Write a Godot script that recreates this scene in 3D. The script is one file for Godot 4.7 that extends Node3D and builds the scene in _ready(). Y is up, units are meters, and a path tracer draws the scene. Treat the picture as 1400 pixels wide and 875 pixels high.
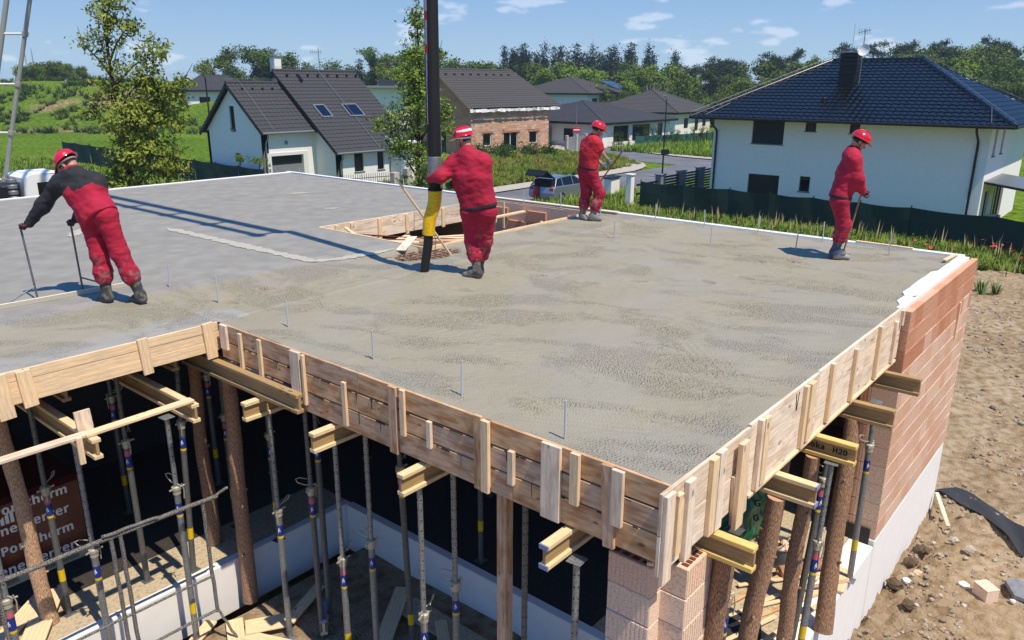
extends Node3D
# ---------- helpers ----------
var rng := RandomNumberGenerator.new()
var taken := {}
var M := {}
var wob := FastNoiseLite.new()
var wob2 := FastNoiseLite.new()
var splash := 0.0
const CLOUD_SEED := 11

class MB:
	var v := PackedVector3Array()
	var n := PackedVector3Array()
	var uv := PackedVector2Array()
	var c := PackedColorArray()
	var col := Color.WHITE
	var uo := Vector2.ZERO
	func tri(a: Vector3, b: Vector3, d: Vector3, ua := Vector2.ZERO, ub := Vector2.ZERO, ud := Vector2.ZERO) -> void:
		var nn := (b - a).cross(d - a)
		if nn.length_squared() < 1e-18: return
		nn = nn.normalized()
		v.append(a); v.append(d); v.append(b)
		for i in 3: n.append(nn); c.append(col)
		uv.append(ua); uv.append(ud); uv.append(ub)
	func quad(a: Vector3, b: Vector3, d: Vector3, e: Vector3) -> void:
		# counter-clockwise seen from outside; texture runs along the longer side, in metres
		var nn := (d - a).cross(e - b)
		if nn.length_squared() < 1e-18: return
		nn = nn.normalized()
		var w := (b - a).length()
		var h := (e - a).length()
		var q := [Vector2(0, 0), Vector2(w, 0), Vector2(w, h), Vector2(0, h)]
		if h > w: q = [Vector2(0, 0), Vector2(0, w), Vector2(h, w), Vector2(h, 0)]
		v.append(a); v.append(d); v.append(b); v.append(a); v.append(e); v.append(d)
		for i in 6: n.append(nn); c.append(col)
		uv.append(q[0] + uo); uv.append(q[2] + uo); uv.append(q[1] + uo)
		uv.append(q[0] + uo); uv.append(q[3] + uo); uv.append(q[2] + uo)
	func smooth_quad(a: Vector3, b: Vector3, d: Vector3, e: Vector3, na: Vector3, nb: Vector3, nd: Vector3, ne: Vector3, ua: Vector2, ub: Vector2, ud: Vector2, ue: Vector2) -> void:
		v.append(a); v.append(d); v.append(b); v.append(a); v.append(e); v.append(d)
		n.append(na); n.append(nd); n.append(nb); n.append(na); n.append(ne); n.append(nd)
		for i in 6: c.append(col)
		uv.append(ua); uv.append(ud); uv.append(ub); uv.append(ua); uv.append(ue); uv.append(ud)
	func box(t: Transform3D, s: Vector3, bev := 0.0) -> void:
		var h := s * 0.5
		if bev <= 0.0:
			var p := []
			for i in 8: p.append(t * Vector3(h.x if i & 1 else -h.x, h.y if i & 2 else -h.y, h.z if i & 4 else -h.z))
			quad(p[4], p[5], p[7], p[6]); quad(p[1], p[0], p[2], p[3])
			quad(p[5], p[1], p[3], p[7]); quad(p[0], p[4], p[6], p[2])
			quad(p[6], p[7], p[3], p[2]); quad(p[0], p[1], p[5], p[4])
			return
		var b := minf(bev, minf(h.x, minf(h.y, h.z)) * 0.9)
		var q := func(x: int, y: int, z: int, k: int) -> Vector3:
			var g := Vector3(x * (h.x - (0.0 if k == 0 else b)), y * (h.y - (0.0 if k == 1 else b)), z * (h.z - (0.0 if k == 2 else b)))
			return t * g
		for k in 3:
			for sg in [-1, 1]:
				var cs := []
				for uvw in [[-1, -1], [1, -1], [1, 1], [-1, 1]]:
					var e := [0, 0, 0]
					e[k] = sg; e[(k + 1) % 3] = uvw[0]; e[(k + 2) % 3] = uvw[1]
					cs.append(q.call(e[0], e[1], e[2], k))
				if sg > 0: quad(cs[0], cs[1], cs[2], cs[3])
				else: quad(cs[3], cs[2], cs[1], cs[0])
		for k in 3:
			var i := (k + 1) % 3
			var j := (k + 2) % 3
			for si in [-1, 1]:
				for sj in [-1, 1]:
					var lo := [0, 0, 0]
					lo[k] = -1; lo[i] = si; lo[j] = sj
					var hi := lo.duplicate()
					hi[k] = 1
					var a0: Vector3 = q.call(lo[0], lo[1], lo[2], i)
					var a1: Vector3 = q.call(lo[0], lo[1], lo[2], j)
					var b0: Vector3 = q.call(hi[0], hi[1], hi[2], i)
					var b1: Vector3 = q.call(hi[0], hi[1], hi[2], j)
					if si * sj > 0: quad(a0, a1, b1, b0)
					else: quad(b0, b1, a1, a0)
		for sx in [-1, 1]:
			for sy in [-1, 1]:
				for sz in [-1, 1]:
					var a: Vector3 = q.call(sx, sy, sz, 0)
					var bb: Vector3 = q.call(sx, sy, sz, 1)
					var d: Vector3 = q.call(sx, sy, sz, 2)
					if sx * sy * sz > 0: tri(a, bb, d)
					else: tri(a, d, bb)
	func bar(a: Vector3, b: Vector3, w: float, h: float, bev := 0.0, up := Vector3.UP) -> void:
		# a bar from a to b: w across, h along up
		var x := (b - a).normalized()
		if absf(x.dot(up)) > 0.97: up = Vector3.RIGHT if absf(x.x) < 0.9 else Vector3.BACK
		var z := x.cross(up).normalized()
		var y := z.cross(x)
		box(Transform3D(Basis(x, y, z), (a + b) * 0.5), Vector3((b - a).length(), h, w), bev)
	func tube(pts: Array, rad, seg := 8, caps := true) -> void:
		var rings := []
		var nr := []
		var ref := Vector3.UP
		var L := 0.0
		var ls := []
		for i in pts.size():
			var d: Vector3 = (pts[mini(i + 1, pts.size() - 1)] - pts[maxi(i - 1, 0)]).normalized()
			if i == 0: ref = Vector3.UP if absf(d.y) < 0.9 else Vector3.RIGHT
			else: L += pts[i].distance_to(pts[i - 1])
			ls.append(L)
			var x := ref.cross(d).normalized()
			var y := d.cross(x)
			ref = y
			var r: float = rad[i] if rad is Array else rad
			var ring := []
			var rn := []
			for k in seg + 1:
				var a := TAU * k / seg
				var w := x * cos(a) + y * sin(a)
				ring.append(pts[i] + w * r); rn.append(w)
			rings.append(ring); nr.append(rn)
		for i in pts.size() - 1:
			for k in seg:
				smooth_quad(rings[i][k], rings[i][k + 1], rings[i + 1][k + 1], rings[i + 1][k], nr[i][k], nr[i][k + 1], nr[i + 1][k + 1], nr[i + 1][k],
					Vector2(ls[i], k * 0.1) + uo, Vector2(ls[i], k * 0.1 + 0.1) + uo, Vector2(ls[i + 1], k * 0.1 + 0.1) + uo, Vector2(ls[i + 1], k * 0.1) + uo)
		if caps:
			var e := pts.size() - 1
			for k in seg:
				tri(pts[0], rings[0][k + 1], rings[0][k]); tri(pts[e], rings[e][k], rings[e][k + 1])
	func lathe(t: Transform3D, prof: Array, seg := 16) -> void:
		# prof: Vector2(radius, height) from the bottom up
		for i in prof.size() - 1:
			var d: Vector2 = prof[i + 1] - prof[i]
			var nn := Vector2(d.y, -d.x).normalized()
			for k in seg:
				var a := TAU * k / seg
				var b := TAU * (k + 1) / seg
				var ca := Vector3(sin(a), 0, cos(a))
				var cb := Vector3(sin(b), 0, cos(b))
				var p: Vector2 = prof[i]
				var q: Vector2 = prof[i + 1]
				var na := (t.basis * (ca * nn.x + Vector3.UP * nn.y)).normalized()
				var nb := (t.basis * (cb * nn.x + Vector3.UP * nn.y)).normalized()
				smooth_quad(t * (ca * p.x + Vector3.UP * p.y), t * (cb * p.x + Vector3.UP * p.y), t * (cb * q.x + Vector3.UP * q.y), t * (ca * q.x + Vector3.UP * q.y), na, nb, nb, na, Vector2(0, p.y), Vector2(0.1, p.y), Vector2(0.1, q.y), Vector2(0, q.y))
	func prism(poly: PackedVector2Array, depth: float, t: Transform3D) -> void:
		# poly in local xy, pushed along local z from 0 to depth
		if Geometry2D.is_polygon_clockwise(poly): poly.reverse()
		var idx := Geometry2D.triangulate_polygon(poly)
		for i in range(0, idx.size(), 3):
			var a := poly[idx[i]]
			var b := poly[idx[i + 1]]
			var d := poly[idx[i + 2]]
			if (b - a).cross(d - a) < 0:
				var s := b
				b = d; d = s
			tri(t * Vector3(a.x, a.y, depth), t * Vector3(b.x, b.y, depth), t * Vector3(d.x, d.y, depth), a, b, d)
			tri(t * Vector3(a.x, a.y, 0), t * Vector3(d.x, d.y, 0), t * Vector3(b.x, b.y, 0), a, d, b)
		for i in poly.size():
			var a := poly[i]
			var b := poly[(i + 1) % poly.size()]
			quad(t * Vector3(a.x, a.y, 0), t * Vector3(b.x, b.y, 0), t * Vector3(b.x, b.y, depth), t * Vector3(a.x, a.y, depth))
	func mesh(m: Material = null) -> ArrayMesh:
		var am := ArrayMesh.new()
		var A := []
		A.resize(Mesh.ARRAY_MAX)
		A[Mesh.ARRAY_VERTEX] = v; A[Mesh.ARRAY_NORMAL] = n; A[Mesh.ARRAY_TEX_UV] = uv; A[Mesh.ARRAY_COLOR] = c
		am.add_surface_from_arrays(Mesh.PRIMITIVE_TRIANGLES, A)
		if m: am.surface_set_material(0, m)
		return am

func V(x: float, y: float, z: float) -> Vector3: return Vector3(x, y, z)
func T(x: float, y: float, z: float, ry := 0.0) -> Transform3D: return Transform3D(Basis(Vector3.UP, ry), Vector3(x, y, z))

func numbered(called: String) -> String:
	var k: int = taken.get(called, 0)
	taken[called] = k + 1
	return called if k == 0 else "%s_%03d" % [called, k]

func tag(o: Node, label: String, category: String, group := "", kind := "") -> void:
	if label: o.set_meta("label", label)
	if category: o.set_meta("category", category)
	if group: o.set_meta("group", group)
	if kind: o.set_meta("kind", kind)

func thing(called: String, label: String, category: String, at := Vector3.ZERO, turn := 0.0, group := "") -> Node3D:
	var o := Node3D.new()
	o.name = numbered(called)
	add_child(o)
	o.position = at; o.rotation.y = turn
	tag(o, label, category, group)
	return o

func part(called: String, mesh: Mesh, parent: Node, m: Material = null, t := Transform3D()) -> MeshInstance3D:
	var o := MeshInstance3D.new()
	o.name = numbered(called) if parent == self else called
	o.mesh = mesh
	if m: o.material_override = m
	o.transform = t
	parent.add_child(o, true)
	return o

func struct(called: String, mesh: Mesh, m: Material = null) -> MeshInstance3D:
	var o := part(called, mesh, self, m)
	o.set_meta("kind", "structure")
	return o

func dup(o: Node3D, called: String, label: String) -> Node3D:
	var r: Node3D = o.duplicate()
	r.name = numbered(called)
	add_child(r)
	if label: r.set_meta("label", label)
	return r

func bx(s: Vector3, bev := 0.0, m: Material = null, uo := Vector2.ZERO) -> ArrayMesh:
	var b := MB.new()
	b.uo = uo
	b.box(Transform3D(), s, bev)
	return b.mesh(m)

func mat(c: Color, rough := 0.8, metal := 0.0) -> StandardMaterial3D:
	var m := StandardMaterial3D.new()
	m.albedo_color = c; m.roughness = rough; m.metallic = metal
	return m

func lin(r: float, g: float, b: float) -> Color: return Color(r, g, b).linear_to_srgb()

func tex(im: Image) -> ImageTexture: return ImageTexture.create_from_image(im)

func noise(freq: float, sd: int, oct := 4, type := FastNoiseLite.TYPE_SIMPLEX_SMOOTH) -> FastNoiseLite:
	var f := FastNoiseLite.new()
	f.noise_type = type; f.frequency = freq; f.seed = sd; f.fractal_octaves = oct
	f.fractal_type = FastNoiseLite.FRACTAL_FBM if oct > 1 else FastNoiseLite.FRACTAL_NONE
	return f

func ramp(stops: Array) -> Gradient:
	var g := Gradient.new()
	var o := PackedFloat32Array()
	var c := PackedColorArray()
	for s in stops: o.append(s[0]); c.append(s[1])
	g.offsets = o; g.colors = c
	return g

func ntex(size: int, nz: FastNoiseLite, stops: Array = []) -> ImageTexture:
	# seamless noise picture, coloured through a ramp
	var im := nz.get_seamless_image(size, size)
	im.convert(Image.FORMAT_L8)
	if stops.is_empty(): return tex(im)
	var lut := PackedByteArray()
	var g := ramp(stops)
	for i in 256:
		var q := g.sample(i / 255.0)
		lut.append(q.r8); lut.append(q.g8); lut.append(q.b8)
	var src := im.get_data()
	var d := PackedByteArray()
	d.resize(size * size * 3)
	for i in src.size():
		var k := src[i] * 3
		d[i * 3] = lut[k]; d[i * 3 + 1] = lut[k + 1]; d[i * 3 + 2] = lut[k + 2]
	return tex(Image.create_from_data(size, size, false, Image.FORMAT_RGB8, d))

func wood_texture(sd: int, knots: int) -> ImageTexture:
	# 2.0 m x 0.5 m of sawn spruce: grain along u, growth rings, knots, nail stains
	var w := 512
	var h := 128
	var n1 := noise(0.02, sd, 3)
	var n2 := noise(0.09, sd + 1, 3)
	var ks := []
	var r := RandomNumberGenerator.new()
	r.seed = sd
	for i in knots: ks.append(Vector3(r.randf() * w, r.randf() * h, r.randf_range(2.0, 4.5)))
	var d := PackedByteArray()
	d.resize(w * h * 3)
	for y in h:
		for x in w:
			var warp := 0.0
			var dark := 0.0
			for k in ks:
				var dx: float = (x - k.x) * 0.45
				var dy: float = y - k.y
				if absf(dy) < 26.0 and absf(dx) < 30.0:
					var q := sqrt(dx * dx + dy * dy)
					warp += 9.0 * exp(-q * q / 90.0) * signf(dy)
					if q < k.z: dark = maxf(dark, 1.0 - q / k.z * 0.6)
			var yy := y + warp
			var ring := 0.5 + 0.5 * sin(yy * 0.55 + 5.0 * n1.get_noise_2d(x * 0.25, yy * 0.6))
			var fine := n2.get_noise_2d(x * 0.35, yy * 4.0)
			var big := n1.get_noise_2d(x * 0.5 + 900.0, y * 0.5)
			var s := 0.95 - 0.06 * ring * ring + 0.07 * fine + 0.06 * big
			s *= 1.0 - 0.45 * dark
			var warm := 0.5 + 0.4 * big - 0.35 * dark
			d[(y * w + x) * 3] = clampi(int(255.0 * s), 0, 255)
			d[(y * w + x) * 3 + 1] = clampi(int(255.0 * s * (0.955 - 0.035 * warm)), 0, 255)
			d[(y * w + x) * 3 + 2] = clampi(int(255.0 * s * (0.915 - 0.10 * warm)), 0, 255)
	return tex(Image.create_from_data(w, h, false, Image.FORMAT_RGB8, d))

func tri_map(m: StandardMaterial3D, scale: float, world := false) -> StandardMaterial3D:
	m.uv1_triplanar = true
	m.uv1_world_triplanar = world
	m.uv1_scale = Vector3.ONE * scale
	return m

func textured(c: Color, rough: float, t: Texture2D, scale: float, bump: Texture2D = null, depth := 0.0, world := false) -> StandardMaterial3D:
	var m := mat(c, rough)
	m.albedo_texture = t
	tri_map(m, scale, world)
	if bump:
		m.heightmap_enabled = true; m.heightmap_texture = bump; m.heightmap_scale = depth
	return m

func indexed_mesh(v: PackedVector3Array, idx: PackedInt32Array, c: PackedColorArray, m: Material, uv := PackedVector2Array()) -> ArrayMesh:
	# idx holds front faces in Godot's clockwise order; smooth normals
	var n := PackedVector3Array()
	n.resize(v.size())
	for i in range(0, idx.size(), 3):
		var a := idx[i]
		var b := idx[i + 1]
		var d := idx[i + 2]
		var q := (v[d] - v[a]).cross(v[b] - v[a])
		n[a] += q; n[b] += q; n[d] += q
	for i in n.size(): n[i] = n[i].normalized() if n[i].length_squared() > 0.0 else Vector3.UP
	var A := []
	A.resize(Mesh.ARRAY_MAX)
	A[Mesh.ARRAY_VERTEX] = v; A[Mesh.ARRAY_NORMAL] = n; A[Mesh.ARRAY_INDEX] = idx
	if c.size(): A[Mesh.ARRAY_COLOR] = c
	if uv.size(): A[Mesh.ARRAY_TEX_UV] = uv
	var am := ArrayMesh.new()
	am.add_surface_from_arrays(Mesh.PRIMITIVE_TRIANGLES, A)
	if m: am.surface_set_material(0, m)
	return am

func height_grid(x0: float, x1: float, z0: float, z1: float, cell: float, hf: Callable, m: Material, cf = null, skip = null) -> ArrayMesh:
	var nx := maxi(1, int(round((x1 - x0) / cell)))
	var nz := maxi(1, int(round((z1 - z0) / cell)))
	var v := PackedVector3Array()
	var c := PackedColorArray()
	v.resize((nx + 1) * (nz + 1))
	if cf != null: c.resize(v.size())
	for j in nz + 1:
		for i in nx + 1:
			var x := x0 + (x1 - x0) * i / nx
			var z := z0 + (z1 - z0) * j / nz
			var k := j * (nx + 1) + i
			v[k] = Vector3(x, hf.call(x, z), z)
			if cf != null: c[k] = cf.call(x, z)
	var idx := PackedInt32Array()
	for j in nz:
		for i in nx:
			if skip != null and skip.call(x0 + (x1 - x0) * (i + 0.5) / nx, z0 + (z1 - z0) * (j + 0.5) / nz): continue
			var k := j * (nx + 1) + i
			idx.append_array([k, k + 1, k + nx + 2, k, k + nx + 2, k + nx + 1])
	var uv := PackedVector2Array()
	uv.resize(v.size())
	for i in v.size(): uv[i] = Vector2(v[i].x, v[i].z)
	return indexed_mesh(v, idx, c, m, uv)

func scatter(called: String, mesh: Mesh, m: Material, list: Array, cols = null, parent: Node = self) -> MultiMeshInstance3D:
	var mm := MultiMesh.new()
	mm.transform_format = MultiMesh.TRANSFORM_3D
	if cols != null: mm.use_colors = true
	mm.mesh = mesh
	mm.instance_count = list.size()
	for i in list.size():
		mm.set_instance_transform(i, list[i])
		if cols != null: mm.set_instance_color(i, cols[i])
	var o := MultiMeshInstance3D.new()
	o.name = numbered(called) if parent == self else called
	o.multimesh = mm
	if m: o.material_override = m
	parent.add_child(o, true)
	return o

func text_mesh(s: String, size: float, m: Material, bold := true, depth := 0.004) -> TextMesh:
	var t := TextMesh.new()
	var f := SystemFont.new()
	f.font_names = PackedStringArray(["Droid Sans"])
	f.font_weight = 700 if bold else 400
	t.font = f; t.text = s; t.font_size = 64; t.pixel_size = size / 64.0; t.depth = depth
	t.material = m
	return t

# joins capsules with a smooth minimum and meshes the field as surface nets
# caps: [a, b, ra, rb, colour index]; clips: Plane (keeps what lies below the plane)
func sdf_mesh(caps: Array, cell: float, k: float, cols: Array, m: Material, wrinkle := 0.0, wfreq := Vector3.ONE, clips: Array = [], pad := 0.03, band: Array = []) -> ArrayMesh:
	var lo := Vector3.INF
	var hi := -Vector3.INF
	for q in caps:
		var r: float = maxf(q[2], q[3]) + pad
		lo = lo.min(q[0] - Vector3.ONE * r).min(q[1] - Vector3.ONE * r)
		hi = hi.max(q[0] + Vector3.ONE * r).max(q[1] + Vector3.ONE * r)
	var B := 4
	var bx_ := int(ceil((hi.x - lo.x) / cell / B)) + 1
	var by_ := int(ceil((hi.y - lo.y) / cell / B)) + 1
	var bz_ := int(ceil((hi.z - lo.z) / cell / B)) + 1
	var nx := bx_ * B + 1
	var ny := by_ * B + 1
	var nz := bz_ * B + 1
	var f := PackedFloat32Array()
	f.resize(nx * ny * nz)
	f.fill(1e3)
	var who := PackedByteArray()
	who.resize(f.size())
	var A := PackedVector3Array()
	var D := PackedVector3Array()
	var L := PackedFloat32Array()
	var R := PackedFloat32Array()
	var Q := PackedFloat32Array()
	for q in caps:
		A.append(q[0]); D.append(q[1] - q[0]); L.append(maxf((q[1] - q[0]).length_squared(), 1e-9)); R.append(q[2]); Q.append(q[3] - q[2])
	var half := cell * B * 0.5
	var reach := half * 1.75 + wrinkle * 1.5 + cell
	var act := []
	for bz in bz_:
		for by in by_:
			for bxx in bx_:
				var p := lo + Vector3(bxx, by, bz) * (cell * B) + Vector3.ONE * half
				var near := PackedInt32Array()
				var best := 1e3
				var ds := PackedFloat32Array()
				for i in A.size():
					var pa := p - A[i]
					var h := clampf(pa.dot(D[i]) / L[i], 0.0, 1.0)
					var d := (pa - D[i] * h).length() - R[i] - Q[i] * h
					ds.append(d)
					best = minf(best, d)
				if best - k > reach or best < -reach - k * 2.0: continue
				for i in A.size():
					if ds[i] < best + reach * 2.0 + k: near.append(i)
				act.append(Vector3i(bxx, by, bz))
				for z in B + 1:
					for y in B + 1:
						for x in B + 1:
							var id := ((bz * B + z) * ny + by * B + y) * nx + bxx * B + x
							if f[id] < 999.0: continue
							var pp := lo + Vector3(bxx * B + x, by * B + y, bz * B + z) * cell
							var s := 1e3
							var w := 0
							var wb := 1e3
							for i in near:
								var pa := pp - A[i]
								var h := clampf(pa.dot(D[i]) / L[i], 0.0, 1.0)
								var d := (pa - D[i] * h).length() - R[i] - Q[i] * h
								if d < wb: wb = d; w = i
								if s > 900.0: s = d
								else:
									var g := maxf(k - absf(s - d), 0.0) / k
									s = minf(s, d) - g * g * k * 0.25
							if wrinkle > 0.0:
								s += wrinkle * (wob.get_noise_3dv(pp * wfreq) + 0.5 * wob2.get_noise_3dv(pp * wfreq))
							for cl in clips: s = maxf(s, cl.distance_to(pp))
							f[id] = s
							who[id] = caps[w][4]
	var v := PackedVector3Array()
	var c := PackedColorArray()
	var vid := {}
	var off := PackedInt32Array([0, 1, nx, nx + 1, nx * ny, nx * ny + 1, nx * ny + nx, nx * ny + nx + 1])
	var ofv := [Vector3(0, 0, 0), Vector3(1, 0, 0), Vector3(0, 1, 0), Vector3(1, 1, 0), Vector3(0, 0, 1), Vector3(1, 0, 1), Vector3(0, 1, 1), Vector3(1, 1, 1)]
	var edges := [[0, 1], [2, 3], [4, 5], [6, 7], [0, 2], [1, 3], [4, 6], [5, 7], [0, 4], [1, 5], [2, 6], [3, 7]]
	for b in act:
		for z in B:
			for y in B:
				for x in B:
					var gx: int = b.x * B + x
					var gy: int = b.y * B + y
					var gz: int = b.z * B + z
					var id := (gz * ny + gy) * nx + gx
					var msk := 0
					var bad := false
					for i in 8:
						var q := f[id + off[i]]
						if q > 999.0: bad = true
						if q < 0.0: msk |= 1 << i
					if bad or msk == 0 or msk == 255: continue
					var sum := Vector3.ZERO
					var cnt := 0
					for e in edges:
						var i0: int = e[0]
						var i1: int = e[1]
						if ((msk >> i0) & 1) != ((msk >> i1) & 1):
							var f0 := f[id + off[i0]]
							var f1 := f[id + off[i1]]
							sum += ofv[i0].lerp(ofv[i1], f0 / (f0 - f1))
							cnt += 1
					vid[id] = v.size()
					v.append(lo + (Vector3(gx, gy, gz) + sum / cnt) * cell)
					var cc: Color = cols[who[id]]
					if band.size():
						var bd: float = band[0].distance_to(v[v.size() - 1])
						if bd > band[1] and bd < band[2]: cc = band[3]
					if splash > 0.0:
						var wp := v[v.size() - 1]
						cc = cc.lerp(Color(0.27, 0.25, 0.215), splash * smoothstep(0.75, 0.15, wp.y) * smoothstep(0.05, 0.35, wob.get_noise_3dv(wp * 1.3) + 0.5 * wob2.get_noise_3dv(wp)))
						cc *= 1.0 + 0.16 * wob.get_noise_3dv(wp * 0.5)
					c.append(cc)
	var idx := PackedInt32Array()
	var st := [1, nx, nx * ny]
	for id in vid:
		var f0 := f[id]
		for ax in 3:
			var f1 := f[id + st[ax]]
			if (f0 < 0.0) == (f1 < 0.0): continue
			var u: int = st[(ax + 1) % 3]
			var w: int = st[(ax + 2) % 3]
			if not (vid.has(id - u) and vid.has(id - w) and vid.has(id - u - w)): continue
			var q0: int = vid[id - u - w]
			var q1: int = vid[id - w]
			var q2: int = vid[id]
			var q3: int = vid[id - u]
			if f0 < 0.0: idx.append_array([q0, q2, q1, q0, q3, q2])
			else: idx.append_array([q0, q1, q2, q0, q2, q3])
	return indexed_mesh(v, idx, c, m)

# ---------- place, light, ground ----------
const CX := -4.0555
const CZ := 2.0569
func rs(x: float, z: float) -> Vector2:
	# distance to the right of, and ahead of, the lot's front corner
	var dx := x - CX
	var dz := z - CZ
	return Vector2(dx * 0.6421 + dz * 0.7666, dx * 0.7666 - dz * 0.6421)

func ground_h(x: float, z: float) -> float:
	var q := rs(x, z)
	var h := -4.2 - 0.2 * smoothstep(22.0, 40.0, q.y)
	h += 6.9 * smoothstep(112.0, 138.0, q.y) * smoothstep(-14.0, -34.0, q.x)
	h += 2.0 * smoothstep(110.0, 200.0, q.y) * smoothstep(-34.0, -14.0, q.x)
	h += 5.0 * smoothstep(90.0, 200.0, q.y) * smoothstep(35.0, 95.0, q.x)
	return h

func make_light() -> void:
	var cam := Camera3D.new()
	cam.name = "camera"
	cam.position = Vector3(-4.0555, 2.45, 2.0569)
	cam.rotation = Vector3(-0.297, -0.87354, 0.0041)
	cam.fov = 44.92
	cam.far = 4000.0
	cam.near = 0.05
	add_child(cam)
	cam.current = true
	var sun := DirectionalLight3D.new()
	sun.name = "sun"
	add_child(sun)
	sun.look_at_from_position(Vector3.ZERO, Vector3(0.055, -0.89, -0.45), Vector3.RIGHT)
	sun.light_energy = 1.25
	sun.light_color = Color(1.0, 0.95, 0.87)
	sun.light_angular_distance = 0.5
	sun.shadow_enabled = true
	var sky := ProceduralSkyMaterial.new()
	sky.sky_top_color = Color(0.26, 0.485, 0.765)
	sky.sky_horizon_color = Color(0.645, 0.745, 0.795)
	sky.sky_curve = 0.09
	sky.ground_horizon_color = Color(0.55, 0.58, 0.56)
	sky.ground_bottom_color = Color(0.25, 0.26, 0.22)
	sky.sun_angle_max = 12.0
	# small fair-weather clouds towards the horizon
	var w := 4096
	var h := 2048
	var im := Image.create_empty(w, h, false, Image.FORMAT_RGBA8)
	var n1 := noise(1.0, CLOUD_SEED, 4)
	var n2 := noise(0.5, CLOUD_SEED + 3, 2)
	for y in range(830, 1020):
		var el := (1024.0 - y) / 1024.0 * 90.0
		var fade := smoothstep(0.2, 1.2, el) * smoothstep(17.0, 11.0, el)
		for x in w:
			var az := TAU * x / w
			var px := cos(az) * 19.0
			var pz := sin(az) * 19.0
			var big := n2.get_noise_3d(px * 0.8, el * 0.6, pz * 0.8)
			if big < 0.06: continue
			var q := n1.get_noise_3d(px, el * 1.5, pz) * 0.8 + big
			var a := smoothstep(0.28, 0.56, q) * fade
			if a > 0.01: im.set_pixel(x, y, Color(0.74, 0.66, 0.58, a * 0.62))
	sky.sky_cover = tex(im)
	sky.sky_cover_modulate = Color(1, 1, 1, 0.55)
	sky.energy_multiplier = 1.0
	var e := Environment.new()
	e.background_mode = Environment.BG_SKY
	e.sky = Sky.new()
	e.sky.sky_material = sky
	e.tonemap_mode = Environment.TONE_MAPPER_LINEAR
	e.tonemap_exposure = 1.38
	e.sdfgi_enabled = true
	e.ssao_enabled = true
	e.ssil_enabled = true
	e.fog_enabled = true
	e.fog_density = 0.0004
	e.fog_light_color = Color(0.72, 0.80, 0.88)
	var we := WorldEnvironment.new()
	we.name = "environment"
	we.environment = e
	add_child(we)

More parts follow.
